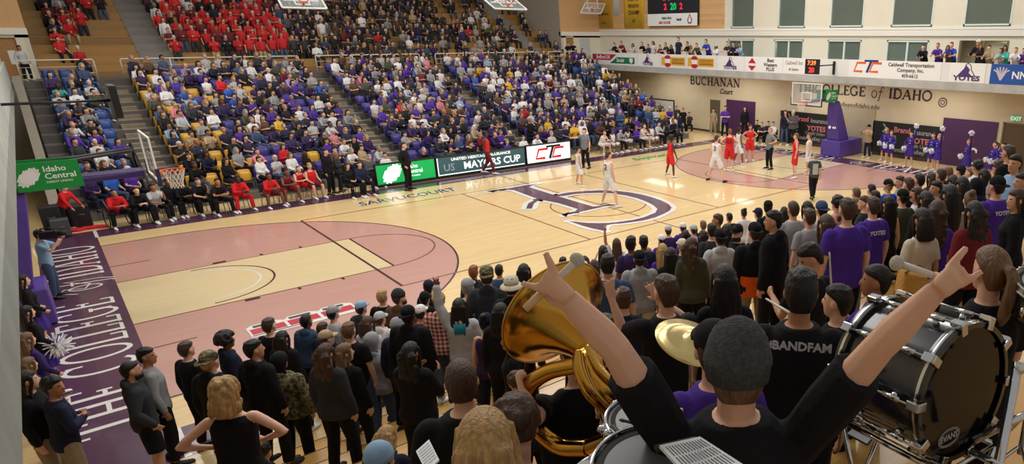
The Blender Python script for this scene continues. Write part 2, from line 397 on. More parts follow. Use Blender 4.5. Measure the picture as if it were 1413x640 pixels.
up = struct(mb.build('floor_upper_bleachers', oakd)); o = me_.build('floor_upper_benches', oak, up); o['kind'] = 'structure'
mb = MB()
for a, b in ((3.9, 5.2), (26.2, 27.2)):
    for i in range(UR):
        y = UY+URUN*i; z = UZ+.25+URISE*i
        mb.box2((a, y-.02, z-.3), (b, y+URUN, z+.42)); mb.box2((a, y+.3, z+.42), (b, y+URUN, z+.46))
struct(mb.build('floor_upper_stairs', mat('grey_stairs', (140, 136, 132), .8, noise=.08)))
yb = UY+URUN*UR
mb = MB()
mb.box2((-4, yb, 0), (33, yb+.2, 14))
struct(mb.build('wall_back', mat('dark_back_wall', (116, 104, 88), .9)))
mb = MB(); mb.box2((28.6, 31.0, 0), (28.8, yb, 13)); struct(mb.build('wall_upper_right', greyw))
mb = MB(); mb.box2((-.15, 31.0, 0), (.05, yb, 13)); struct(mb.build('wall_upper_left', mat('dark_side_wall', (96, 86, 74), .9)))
panel = plank_mat('wood_panelling', (214, 170, 118), .55, 6.0, .16, 'Z', .14)
panely = plank_mat('wood_panelling_side', (214, 170, 118), .55, 6.0, .16, 'YZ', .14)
# front walls framing the upper stand: doorways below, panelling above a pale band
def frame_wall(side):
    s = 1 if side == 'right' else -1
    X = (lambda x: 14.325+s*(x-14.325))
    mb = MB(); xa, xb = 28.62, 32.2
    mb.box2((X(xa), 31.0, 0), (X(xa+.45), 31.2, 6.2)); mb.box2((X(xa+.45), 31.0, 0), (X(xb), 31.2, 4.24)); mb.box2((X(29.75), 31.0, 4.24), (X(xb), 31.2, 6.2)); mb.box2((X(xa), 31.0, 6.05), (X(xb), 31.2, 6.2))
    w = struct(mb.build('wall_frame_'+side, cream))
    mb = MB(); mb.box2((X(xa), 30.98, 6.45), (X(xb), 31.2, 13)); o = mb.build('wall_frame_panelling', panel, w); o['kind'] = 'structure'
    mb = MB(); mb.box2((X(xa-.02), 30.85, 6.18), (X(xb), 31.2, 6.46)); o = mb.build('trim_frame_band', mat('white_trim', (232, 228, 218), .6), w); o['kind'] = 'structure'
    d = MB(); d.box2((X(xa+.46), 31.12, 4.24), (X(29.74), 31.17, 6.05)); dd = struct(d.build('door_'+('1' if s > 0 else '2'), mat('oak_door', (168, 122, 70), .5, noise=.1)))
    k = MB(); k.box2((X(29.2), 31.1, 4.9), (X(29.45), 31.125, 5.5)); o = k.build('notice', mat('paper', (225, 225, 225), .8), dd); o['kind'] = 'structure'
    k = MB(); k.box2((X(30.3), 30.95, 4.24), (X(31.2), 31.02, 6.0)); o = struct(k.build('door_'+('3' if s > 0 else '4'), mat('grey_door', (190, 194, 194), .5)))
frame_wall('right'); frame_wall('left')

# ------------------------------------------------------------------ right end: lower wall, balcony, upper wall with windows
XW, XB = 32.2, 29.7
mb = MB(); mb.box2((XW, -14, 0), (XW+.25, 31, 4.0)); wr = struct(mb.build('wall_right', tanw))
mb = MB(); mb.box2((XW-.03, -14, 0), (XW, 31, .12)); struct(mb.build('baseboard_right', mat('dark_baseboard', (60, 46, 46), .6)))
def wy(u, v): return onx(u, v, XW)
UPW = [(1009, 1041, 38), (1074, 1112, 36), (1146, 1192, 35), (1231, 1288, 33), (1331, 1397, 31)]
LOW = [(1005, 1041, 47, 76), (1068, 1109, 46, 77), (1142, 1189, 46, 78), (1224, 1282, 44, 80), (1324, 1392, 44, 83)]
whitet = mat('white_trim', (232, 228, 218), .6)
# wall bays between windows
ups = [(wy(u1, 20).y, wy(u0, 20).y) for u0, u1, vb in UPW]; lows = [(wy(l[1], 60).y, wy(l[0], 60).y) for l in LOW]
def bays(spans, z0, z1, mb):
    ys = sorted(spans); y = -14
    for a, b in ys: mb.box2((XW, y, z0), (XW+.3, a, z1)); y = b
    mb.box2((XW, y, z0), (XW+.3, 31.0, z1))
mb = MB(); bays(lows, 4.0, 6.0, mb); mb.box2((XW, -14, 6.0), (XW+.3, 31, 6.62)); 
w2 = struct(mb.build('wall_right_gallery', cream))
mb = MB(); bays(ups, 6.62, 13, mb); w3 = struct(mb.build('wall_right_upper', cream))
mb = MB(); mb.box2((XW-.12, -14, 6.2), (XW+.02, 31, 6.48)); mb.box2((XW-.06, -14, 6.5), (XW+.02, 31, 6.62)); struct(mb.build('trim_right_band', whitet))
y0p, y1p = wy(1000, 20).y, 31.0
mb = MB(); mb.box2((XW-.03, y0p, 6.62), (XW, y1p, 13)); o = mb.build('wall_right_panelling', panely, w3); o['kind'] = 'structure'
glass = mat('window_glass', (120, 134, 124), .05, alpha=.5, spec=.8)
framem = mat('window_frame', (214, 226, 218), .4)
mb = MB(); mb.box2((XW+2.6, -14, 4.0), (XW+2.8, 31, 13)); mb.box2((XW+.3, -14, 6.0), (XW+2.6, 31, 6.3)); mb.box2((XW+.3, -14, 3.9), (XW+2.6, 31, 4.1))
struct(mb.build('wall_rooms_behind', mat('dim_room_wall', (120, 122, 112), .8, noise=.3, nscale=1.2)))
k = 1
for (a, b), (z0, z1) in [(s, (6.66, 10.5)) for s in ups]+[(s, (4.15, 5.98)) for s in lows[:4]]:
    f = MB()
    for y in (a+.03, b-.03): f.box((XW+.05, y, (z0+z1)/2), (.14, .08, z1-z0))
    for z in (z0+.04, z1-.04): f.box((XW+.05, (a+b)/2, z), (.14, b-a, .08))
    if z0 < 6: f.box((XW+.05, (a+b)/2, (z0+z1)/2), (.1, .1, z1-z0))
    o = struct(f.build('window_%d' % k, framem)); g = MB(); g.box2((XW+.06, a, z0), (XW+.075, b, z1)); p = g.build('pane', glass, o); p['kind'] = 'structure'; k += 1
a, b = lows[4]
f = MB(); f.box2((XW-.02, a-.02, 4.1), (XW+.2, a+.1, 6.0)); f.box2((XW-.02, b-.1, 4.1), (XW+.2, b, 6.0)); f.box2((XW, (a+b)/2-.05, 4.1), (XW+.12, (a+b)/2+.05, 6.0))
o = struct(f.build('door_5', mat('bronze_frame', (120, 104, 80), .5)))
g = MB(); g.box2((XW+.3, a+.1, 4.1), (XW+.34, a+1.1, 5.9)); p = g.build('leaf', mat('pale_door', (190, 186, 160), .6), o); p['kind'] = 'structure'
g = MB(); g.box2((XW+1.2, a-.5, 4.1), (XW+1.25, b+.5, 6.0)); p = g.build('corridor_lit_panel', mat('corridor_lit_panel', (206, 196, 160), .7), o); p['kind'] = 'structure'  # pale panel added so the dark opening looks lit inside
for yy in (2.5, 9, 15.5, 22):
    l = bpy.data.lights.new('gallery_fill', 'AREA'); l.shape = 'RECTANGLE'; l.size = 1.2; l.size_y = .3; l.energy = 26; l.color = (1, .96, .9)  # added fill light, brightens the rooms behind the gallery openings
    q = bpy.data.objects.new('gallery_fill', l); COL.objects.link(q); q.location = (XW+.9, yy-2.2, 5.95)
    l = bpy.data.lights.new('under_balcony_fill', 'AREA'); l.shape = 'RECTANGLE'; l.size = 1.0; l.size_y = 3.5; l.energy = 60; l.color = (1, .94, .84)  # added fill light, lifts the wall below the balcony; no fixture modelled
    q = bpy.data.objects.new('under_balcony_fill', l); COL.objects.link(q); q.location = (30.6, yy, 3.82)
# balcony slab and floor
mb = MB(); mb.box2((XB, -14, 3.86), (XW, 31.0, 4.22)); bal = struct(mb.build('floor_balcony_right', mat('balcony_concrete', (176, 176, 172), .8, noise=.14, nscale=1.5)))
mb = MB(); mb.box2((XB+.02, -14, 4.22), (XB+.1, 28.7, 5.06)); bw = struct(mb.build('wall_balcony_parapet', mat('parapet_white', (225, 225, 222), .6)))
# left end: balcony face running past the camera, wall behind
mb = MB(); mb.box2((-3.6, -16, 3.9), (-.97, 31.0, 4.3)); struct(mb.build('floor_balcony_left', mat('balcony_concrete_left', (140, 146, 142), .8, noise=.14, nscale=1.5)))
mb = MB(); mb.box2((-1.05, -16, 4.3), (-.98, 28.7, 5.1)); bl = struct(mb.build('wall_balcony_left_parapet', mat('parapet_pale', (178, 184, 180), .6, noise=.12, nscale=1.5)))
mb = MB(); mb.box2((-3.8, -16, 0), (-3.55, 31, 13)); struct(mb.build('wall_left', tanw))
mb = MB()                                                    # sloping side wall of the far stand beside the left bleachers
mb.add([(-.62, 17, 0), (-.62, 28.6, 0), (-.62, 28.6, 4.5), (-.62, 17, .3), (-.9, 17, 0), (-.9, 28.6, 0), (-.9, 28.6, 4.5), (-.9, 17, .3)], [(0, 1, 2, 3), (7, 6, 5, 4), (3, 2, 6, 7), (0, 3, 7, 4), (1, 5, 6, 2), (0, 4, 5, 1)])
struct(mb.build('wall_stand_side', mat('stand_side_grey', (150, 142, 128), .85, noise=.05)))

# ------------------------------------------------------------------ near stand under the student section
NTR, NRUN, NRISE, NY = 12, .90, .36, -2.6
def near_z(n): return 0 if n <= 0 else NRISE*n
honey = plank_mat('bleacher_honey', (206, 158, 84), .42, 3.2, .225, 'X', .12, coat=.2)
mb = MB()
for n in range(1, NTR+1):
    y1 = NY-NRUN*(n-1); y0 = NY-NRUN*n if n < NTR else -16
    mb.box2((-2.9, y0, NRISE*n-.05), (29.0, y1, NRISE*n))
    mb.box2((-2.9, y1-.06, NRISE*(n-1)), (29.0, y1-.03, NRISE*n-.05), 1)
    mb.box2((-2.9, y1-.012, NRISE*n-.05), (29.0, y1+.004, NRISE*n+.004), 2)
struct(mb.build('floor_near_bleachers', [honey, mat('bleacher_riser', (120, 84, 44), .6, noise=.1), mat('bleacher_nosing', (90, 64, 40), .5)]))

# ------------------------------------------------------------------ light: the hall's ceiling lamps and soft bounced light
wd = bpy.data.worlds.new('hall_ambient'); SC.world = wd; wd.use_nodes = True
wd.node_tree.nodes['Background'].inputs['Color'].default_value = (1.0, .95, .88, 1); wd.node_tree.nodes['Background'].inputs['Strength'].default_value = .36
def lamp(x, y, z, sx, sy, e, col=(1, .96, .90)):
    l = bpy.data.lights.new('ceiling_lamp', 'AREA'); l.shape = 'RECTANGLE'; l.size = sx; l.size_y = sy; l.energy = e; l.color = col
    o = bpy.data.objects.new('ceiling_lamp', l); COL.objects.link(o); o.location = (x, y, z); return o
for x in (3.5, 14.3, 25.5):
    for y, e in ((-4.5, 310), (3.5, 490), (11.5, 560), (22, 350)): lamp(x, y, 12.2, 5.5, 2.6, e)
SC.view_settings.view_transform = 'Standard'; SC.view_settings.look = 'None'; SC.view_settings.gamma = 1; SC.view_settings.use_curve_mapping = False
SC.view_settings.exposure = 0.06
# ================================================================== PEOPLE
# A figure is modelled once per pose in its own frame: feet at the origin, facing +Y, 1.75 m tall; lofted solids are fused into one
# continuous skin, and clothes, hair and shoes are separate meshes that follow it.
def V(*a): return Vector(a)
def lerp(a, b, t): return a+(b-a)*t
def fuse(mb, name, voxel, smooth=3, mats=(), shrink=None):
    me = mb.mesh(name+'_raw', [])
    o = bpy.data.objects.new(name+'_tmp', me); COL.objects.link(o)
    r = o.modifiers.new('r', 'REMESH'); r.mode = 'VOXEL'; r.voxel_size = voxel; r.use_smooth_shade = True
    if smooth:
        s = o.modifiers.new('s', 'SMOOTH'); s.factor = .5; s.iterations = smooth
    dg = bpy.context.evaluated_depsgraph_get(); dg.update()
    out = bpy.data.meshes.new_from_object(o.evaluated_get(dg)); out.name = name
    bpy.data.objects.remove(o); bpy.data.meshes.remove(me)
    out.materials.clear()
    for m in mats: out.materials.append(m)
    out.polygons.foreach_set('use_smooth', [True]*len(out.polygons))
    return out
HEADR = [(-.118, .020, .072, .030), (-.105, .040, .088, -.005), (-.06, .058, .094, -.055), (-.02, .069, .094, -.086), (.02, .074, .091, -.098), (.06, .071, .083, -.096), (.09, .056, .060, -.078), (.108, .032, .030, -.046), (.118, .008, -.004, -.016)]
def head_shape(mb, M, n=12, ears=True, nose=True):
    rs = []
    for z, hw, yf, yb in HEADR:
        cy, ry = (yf+yb)/2, (yf-yb)/2
        rs.append([M@V(hw*math.cos(2*PI*k/n), cy+ry*math.sin(2*PI*k/n), z) for k in range(n)])
    mb.rings(rs)
    if nose: mb.tube([M@V(0, .082, .022), M@V(0, .103, -.012), M@V(0, .108, -.03), M@V(0, .088, -.036)], [.008, .012, .015, .01], 8)
    if ears:
        for s in (-1, 1): mb.ball(M@V(s*.076, -.008, -.005), (.012, .022, .034), 8, 6, M=M.to_3x3())
def hand_shape(mb, wr, d, pn, s, curl=.35, spread=.0, pose='relaxed', n=6):
    """wr wrist point, d finger direction, pn palm normal; thumb leaves the side"""
    d = d.normalized(); pn = (pn-d*pn.dot(d)).normalized(); sd = d.cross(pn)*s
    pc = wr+d*.045
    rs = []
    for t, w, th in ((-.01, .026, .019), (.03, .036, .016), (.07, .041, .014), (.092, .038, .012)):
        c = wr+d*t; rs.append([c+sd*(w*math.cos(2*PI*k/10))+pn*(th*math.sin(2*PI*k/10)) for k in range(10)])
    mb.rings(rs)
    L = [.062, .074, .080, .072]; off = [-.031, -.011, .010, .030]      # little, ring, middle, index (towards the thumb)
    for i in range(4):
        st = pose[i] if isinstance(pose, (list, tuple)) else ('c' if pose == 'fist' else 'r')
        b = wr+d*.088+sd*off[i]; fan = sd*(off[i]*(2.2+spread*6))
        if st == 'x': a = (d+fan).normalized(); pts = [b, b+a*L[i]*.5, b+a*L[i]]
        elif st == 'c': pts = [b, b+(d*.5-pn*.9).normalized()*L[i]*.42, b+(d*.3-pn*.9).normalized()*L[i]*.42+(-d*.8-pn*.2).normalized()*L[i]*.5]
        else:
            a = (d+fan).normalized(); a1 = (a-pn*curl).normalized(); a2 = (a-pn*curl*2.2).normalized(); pts = [b, b+a1*L[i]*.5, b+a1*L[i]*.5+a2*L[i]*.5]
        mb.tube(pts, [.0098, .0092, .0075], n)
    tb = wr+d*.022+sd*.026
    if pose == 'fist' or isinstance(pose, tuple): tp = [tb, tb+(d*.7+sd*.5-pn*.4).normalized()*.035, tb+(d*.7+sd*.5-pn*.4).normalized()*.035+(d*.3-sd*.7-pn*.5).normalized()*.03]
    else: tp = [tb, tb+(d*.6+sd*.8-pn*.2).normalized()*.038, tb+(d*.6+sd*.8-pn*.2).normalized()*.038+(d*.9+sd*.3-pn*.3).normalized()*.028]
    mb.tube(tp, [.014, .0115, .009], n)
class Pose:
    """joints of one pose"""
    def __init__(s, arms=None, legs='stand', lean=0.0, side=0.0, hyaw=0.0, hpitch=0.0, female=False, wide=1.0, hands=('relaxed', 'relaxed'), stance=.1, twist=0.0):
        s.female = female; s.wide = wide; s.hands = hands
        sit = legs in ('sit', 'chair')
        s.pel = V(0, 0, .93) if not sit else V(0, 0, .52)
        spn = V(side, lean, 1).normalized(); s.spn = spn
        s.side = V(1, 0, 0)
        Rt = Matrix.Rotation(twist, 3, 'Z')
        sw = (.163 if not female else .146)*wide
        s.chest = s.pel+spn*.36; s.neck = s.pel+spn*.545
        s.sh = {k: s.pel+spn*.478+Rt@V(k*sw, 0, 0)+V(0, -.01, 0) for k in (-1, 1)}
        s.R = Rt
        hs = V(side*.5, lean*.45, 1).normalized()
        s.headc = s.neck+hs*.06+V(0, .018, .10)
        s.HM = Matrix.Translation(s.headc)@(Matrix.Rotation(hyaw, 4, 'Z')@Matrix.Rotation(-hpitch, 4, 'X')@Matrix.Rotation(side*.5, 4, 'Y'))
        hx = .092 if not female else .098
        s.hip = {k: s.pel+V(k*hx*wide, 0, -.02) for k in (-1, 1)}
        if sit:
            s.knee = {k: V(k*(.14+stance*.3), .44, .50) for k in (-1, 1)}
            s.ank = {k: V(k*(.13+stance*.4), .44-.02*k, .09) for k in (-1, 1)}
        elif legs == 'stride':
            s.knee = {1: V(.1, .16, .50), -1: V(-.1, -.04, .48)}; s.ank = {1: V(.11, .24, .09), -1: V(-.1, -.26, .13)}
        else:
            s.knee = {k: V(k*(hx+stance*.35), .03, .49) for k in (-1, 1)}; s.ank = {k: V(k*(hx+stance*.7), -.02, .085) for k in (-1, 1)}
        s.el, s.wr, s.hd = {}, {}, {}
        for k in (-1, 1):
            a = (arms or {}).get(k) or ((.22, -.08, -1), (.05, .22, -1), (0, .2, -1))
            u, f, h = [V(k*q[0], q[1], q[2]).normalized() for q in a]
            s.el[k] = s.sh[k]+u*.285; s.wr[k] = s.el[k]+f*.255; s.hd[k] = h
def ringat(c, rx, ry, X, Y, n=14, p=2.4):
    out = []
    for k in range(n):
        a = 2*PI*k/n; ca, sa = math.cos(a), math.sin(a)
        ex = 2/p
        out.append(c+X*(rx*math.copysign(abs(ca)**ex, ca))+Y*(ry*math.copysign(abs(sa)**ex, sa)))
    return out
TORSO_M = [(-.10, .150, .098, 0), (0, .166, .112, -.005), (.12, .152, .102, .002), (.24, .160, .106, .006), (.36, .172, .114, .004), (.44, .160, .100, -.008), (.495, .115, .080, -.012), (.545, .070, .062, -.008)]
TORSO_F = [(-.10, .160, .105, 0), (0, .172, .116, -.008), (.12, .138, .094, .004), (.24, .142, .100, .010), (.36, .150, .114, .012), (.44, .138, .090, -.006), (.495, .096, .072, -.010), (.545, .058, .054, -.006)]
def torso(mb, P, inf=0.0, t0=-.2, t1=.6, flare=0.0):
    T = TORSO_F if P.female else TORSO_M
    Y = V(0, 1, 0); Y = (Y-P.spn*Y.dot(P.spn)).normalized(); rs = []
    for t, rx, ry, dy in T:
        if t < t0-1e-6 or t > t1+1e-6: continue
        q = min(1, max(0, t/.5)); X = V(1, 0, 0).lerp(P.R@V(1, 0, 0), q)
        f = flare*(.25-t)/.35 if t < .25 else 0
        rs.append(ringat(P.pel+P.spn*t+Y*dy, (rx+inf+f)*P.wide, (ry+inf+f)*(.5+.5*P.wide), X, Y))
    mb.rings(rs)
def limb(mb, a, b, c, r, n=9, inf=0.0):
    """shoulder-elbow-wrist or hip-knee-ankle with taper and a rounded joint"""
    mb.tube([a, lerp(a, b, .35), lerp(a, b, .8), b, lerp(b, c, .3), lerp(b, c, .75), c], [r[0]+inf, r[1]+inf, r[2]+inf, r[3]+inf, r[4]+inf, r[5]+inf, r[6]+inf], n)
ARM = (.050, .050, .042, .038, .040, .031, .026)
LEG = (.085, .082, .062, .054, .056, .042, .036)
def make_body(P, vox, faces=True):
    mb = MB(); head_shape(mb, P.HM)
    mb.tube([P.neck-P.spn*.06, P.neck+P.spn*.01, P.HM@V(0, -.018, -.07), P.HM@V(0, -.015, -.03)], [.066, .054, .052, .05], 10)
    torso(mb, P)
    k0 = .86 if P.female else 1.0
    for s in (-1, 1):
        mb.ball(P.sh[s]-V(s*.012, 0, .012), .056*k0*(.6+.4*P.wide), 8, 6)
        limb(mb, P.sh[s], P.el[s], P.wr[s], [q*k0*(.7+.3*P.wide) for q in ARM])
        pn = V(-s, 0, 0) if abs(P.hd[s].x) < .8 else V(0, 0, 1)
        hp = P.hands[0 if s < 0 else 1]
        if hp == 'none': pass
        elif hp == 'palm': hand_shape(mb, P.wr[s], P.hd[s], V(0, -1, 0), -s, 0.05, .5, 'relaxed')
        elif hp == 'horns': hand_shape(mb, P.wr[s], P.hd[s], V(0, -1, 0), -s, .35, .3, ('x', 'c', 'c', 'x'))
        else: hand_shape(mb, P.wr[s], P.hd[s], -pn, s, .35, 0, hp)
        limb(mb, P.hip[s], P.knee[s], P.ank[s], [q*(.6+.4*P.wide) for q in LEG])
        a = P.ank[s]
        mb.tube([a+V(0, -.045, -.03), a+V(0, 0, -.035), a+V(s*.01, .09, -.052), a+V(s*.015, .165, -.062)], [.034, .042, .038, .022], 8, side=(1, 0, 0), flat=.75)
    if getattr(P, 'extra', None): P.extra(mb)
    me = fuse(mb, 'body', vox, 1 if vox < .007 else 2)
    for q in range(3): me.materials.append(None)
    if faces:
        HMi = P.HM.inverted(); mi = [0]*len(me.polygons)
        for p in me.polygons:
            c = HMi@p.center
            if c.y > .055 and abs(c.x) < .07 and -.12 < c.z < .06:
                if abs(abs(c.x)-.031) < .0105 and abs(c.z-.016) < .0070: mi[p.index] = 1
                elif abs(c.x) < .025 and abs(c.z+.066) < .008 and c.y > .07: mi[p.index] = 2
        me.polygons.foreach_set('material_index', mi)
    return me
def make_top(P, kind, vox):
    """tee / long / hoodie / coat / tank / vest"""
    mb = MB(); inf = {'tee': .016, 'long': .017, 'hoodie': .026, 'coat': .034, 'tank': .010, 'vest': .028, 'jersey': .014}[kind]
    t0 = -.1 if kind not in ('tank', 'jersey') else 0
    t1 = .50 if kind in ('tank', 'jersey', 'vest') else .545
    torso(mb, P, inf, t0, t1, .012 if kind in ('hoodie', 'coat', 'tee', 'long') else 0)
    k0 = .86 if P.female else 1.0
    for s in (-1, 1):
        r = [q*k0*(.7+.3*P.wide) for q in ARM]
        if kind in ('long', 'hoodie', 'coat'):
            mb.ball(P.sh[s]-V(s*.012, 0, .012), .056*k0*(.6+.4*P.wide)+inf, 10, 7)
            i2 = inf*.9
            limb(mb, P.sh[s], P.el[s], lerp(P.el[s], P.wr[s], .97), r, 10, i2)
            mb.ball(lerp(P.el[s], P.wr[s], .93), r[6]+i2+.003, 8, 6)
        elif kind in ('tee',):
            mb.ball(P.sh[s]-V(s*.012, 0, .012), .052*k0*(.6+.4*P.wide)+inf, 10, 7)
            e = lerp(P.sh[s], P.el[s], .74); mb.tube([P.sh[s], lerp(P.sh[s], e, .5), e], [r[0]+.012, r[1]+.018, r[2]+.024], 10)
        elif kind == 'jersey':
            mb.ball(P.sh[s]-V(s*.03, 0, .0), .045+inf, 8, 6)
    if kind in ('hoodie', 'coat'):
        Y = V(0, 1, 0)
        mb.ball(P.neck+P.spn*-.005-Y*.075, (.105, .055, .075), 10, 7); mb.tube([P.neck+V(k, y, z) for k, y, z in ((-.07, -.03, .0), (-.075, .03, -.01), (0, .075, -.035), (.075, .03, -.01), (.07, -.03, .0))], .028, 8)
    return fuse(mb, 'top', vox, 3, [None])
def make_bottom(P, kind, vox):
    mb = MB(); inf = {'trousers': .016, 'shorts': .034, 'skirt': .02, 'leggings': .008, 'baggy': .03}[kind]
    torso(mb, P, .012, -.1, .02)
    for s in (-1, 1):
        h, k, a = P.hip[s], P.knee[s], P.ank[s]; w = .6+.4*P.wide
        if kind in ('trousers', 'baggy', 'leggings'):
            mb.tube([h, lerp(h, k, .4), k, lerp(k, a, .4), lerp(k, a, .95)], [LEG[0]*w+inf+.006, LEG[1]*w+inf, LEG[3]*w+inf+.004, LEG[4]*w+inf*.9, LEG[6]*w+inf+.012], 10)
            mb.ball(h, LEG[0]*w+inf+.006, 10, 7); mb.ball(k, LEG[3]*w+inf+.004, 9, 6)
        elif kind == 'shorts':
            e = lerp(h, k, .93); mb.tube([h, lerp(h, e, .5), e], [LEG[0]*w+.025, LEG[1]*w+.03, LEG[2]*w+.04], 10); mb.ball(h, LEG[0]*w+.022, 10, 7)
    if kind == 'skirt':
        c = P.pel; rs = []
        for t, rx in ((.04, .15), (-.05, .185), (-.16, .215), (-.28, .245), (-.36, .255)):
            rs.append([c+V(rx*(1+.05*math.cos(10*2*PI*k/40))*math.cos(2*PI*k/40), rx*.8*(1+.05*math.cos(10*2*PI*k/40))*math.sin(2*PI*k/40), t) for k in range(40)])
        mb.rings(rs)
    return fuse(mb, 'bottom', vox, 2, [None])
def make_shoe(P, s):
    mb = MB()
    if True:
        a = P.ank[s]
        rs = []
        for y, w, h in ((-.085, .026, .05), (-.06, .038, .085), (0, .042, .105), (.07, .046, .075), (.14, .048, .055), (.19, .038, .045), (.21, .02, .03)):
            z0 = -a.z+.0 if a.z < .12 else -.085
            c = a+V(s*.012*(y > .05), y, 0)
            rs.append([V(c.x+w*math.cos(t), c.y, a.z+z0+(h*.5+h*.5*math.sin(t))) for t in [2*PI*k/10 for k in range(10)]])
        mb.rings(rs)
    return mb.mesh('shoe', [], True)
# -------- hair and headwear in head space
HAIRR = [(-.085, .050, -.045, -.080), (-.05, .066, -.030, -.100), (-.01, .078, .000, -.112), (.03, .083, .035, -.117), (.058, .083, .082, -.115), (.088, .071, .090, -.102), (.112, .052, .064, -.080), (.130, .026, .030, -.046), (.136, .008, .0, -.02)]
def hair_rings(mb, sc=1.0, dz=0.0, lo=-1.0, bulge=0.0, n=14):
    rs = []
    for z, hw, yf, yb in HAIRR:
        if z < lo: continue
        cy, ry = (yf+yb)/2, (yf-yb)/2
        rs.append([V((hw+bulge)*sc*math.cos(2*PI*k/n), cy+(ry+bulge)*sc*math.sin(2*PI*k/n), z*sc+dz+bulge*.5) for k in range(n)])
    mb.rings(rs)
def make_hair(style):
    mb = MB(); rr = random.Random(hash(style) % 999 if False else sum(map(ord, style)))
    vox, sm = .010, 3
    if style in ('short', 'buzz', 'fade'):
        hair_rings(mb, 1.0 if style == 'short' else .965)
        if style == 'short':
            for i in range(26):
                a = rr.uniform(0, 2*PI); q = rr.uniform(0, .06); mb.ball(V(q*math.cos(a), -.012+q*1.3*math.sin(a), .122-q*q*9), (.026, .030, .012+.006*rr.random()), 6, 4)
    elif style in ('long', 'longwavy', 'bob', 'ombre'):
        hair_rings(mb, 1.02)
        L = {'long': .40, 'longwavy': .36, 'bob': .19, 'ombre': .34}[style]; n = 22; rs = []
        for t in range(8):
            q = t/7; z = .05-q*(L+.05); w = .086+.035*math.sin(q*2.2); d = .040+.012*math.sin(q*3)
            cy = -.082-.02*q
            rs.append([V((w*(1+.10*math.sin(k*2.9+(5*q if style == 'longwavy' else q)))-(0))*math.cos(2*PI*k/n)*(1-.35*max(0, q-.75)*4*.5), cy+d*(1+.10*math.sin(k*3.1+6*q))*math.sin(2*PI*k/n), z) for k in range(n)])
        mb.rings(rs)
        for s in (-1, 1): mb.tube([V(s*.07, .03, .06), V(s*.085, .02, -.02), V(s*.092, -.01, -.10), V(s*.09, -.03, -.10-L*.35)], [.022, .022, .022, .014], 8)
        if style == 'longwavy':
            for i in range(40): mb.ball(V(rr.uniform(-.1, .1), -.1+rr.uniform(-.03, .03), rr.uniform(-L, .02)), rr.uniform(.02, .03), 6, 5)
    elif style in ('pony', 'bun'):
        hair_rings(mb, .985)
        if style == 'pony':
            mb.tube([V(0, -.10, .045), V(0, -.15, .05), V(.005, -.178, .0), V(.0, -.172, -.09), V(-.006, -.155, -.19), V(0, -.14, -.245)], [.024, .028, .034, .036, .03, .008], 10)
        else: mb.ball(V(0, -.085, .125), (.05, .05, .045), 10, 8)
    elif style in ('curly', 'afro'):
        hair_rings(mb, 1.03, lo=-.06)
        r0 = .03 if style == 'curly' else .042
        for i in range(90 if style == 'curly' else 150):
            a = rr.uniform(0, 2*PI); b = rr.uniform(-.25, 1.0); q = math.sqrt(max(0, 1-b*b)); y = q*math.sin(a)
            if y > .55 and b < .45: continue
            k = 1.0 if style == 'curly' else 1.28
            mb.ball(V(.083*k*q*math.cos(a), -.02+.098*k*y, .03+.10*k*b), r0*rr.uniform(.6, .9), 6, 5)
        vox = .011; sm = 1
    elif style == 'messylong':
        hair_rings(mb, 1.05)
        for i in range(120):
            a = rr.uniform(.8*PI, 2.2*PI); z = rr.uniform(-.17, .11); q = (.088 if z < .03 else .088*math.sqrt(max(.05, 1-((z-.03)/.095)**2)))+.022*max(0, -z*5)*(1-max(0, -z-.1)*7)
            mb.ball(V(q*math.cos(a), -.03+q*1.1*math.sin(a), z), (.028, .028, .04), 6, 5)
        sm = 1
    elif style == 'dreads':
        hair_rings(mb, 1.03)
        for i in range(46):
            a = rr.uniform(.9*PI, 2.1*PI); r = .09; p = V(r*math.cos(a), -.02+r*math.sin(a), .05); L = rr.uniform(.14, .22)
            mb.tube([V(p.x*.6, -.02+(p.y+.02)*.6, .115), p, p+V(p.x*.2, (p.y+.02)*.2, -L*.6), p+V(p.x*.2, (p.y+.02)*.2, -L)], .013, 6)
        vox = .009; sm = 1
    return fuse(mb, 'hair_'+style, vox, sm, [None])
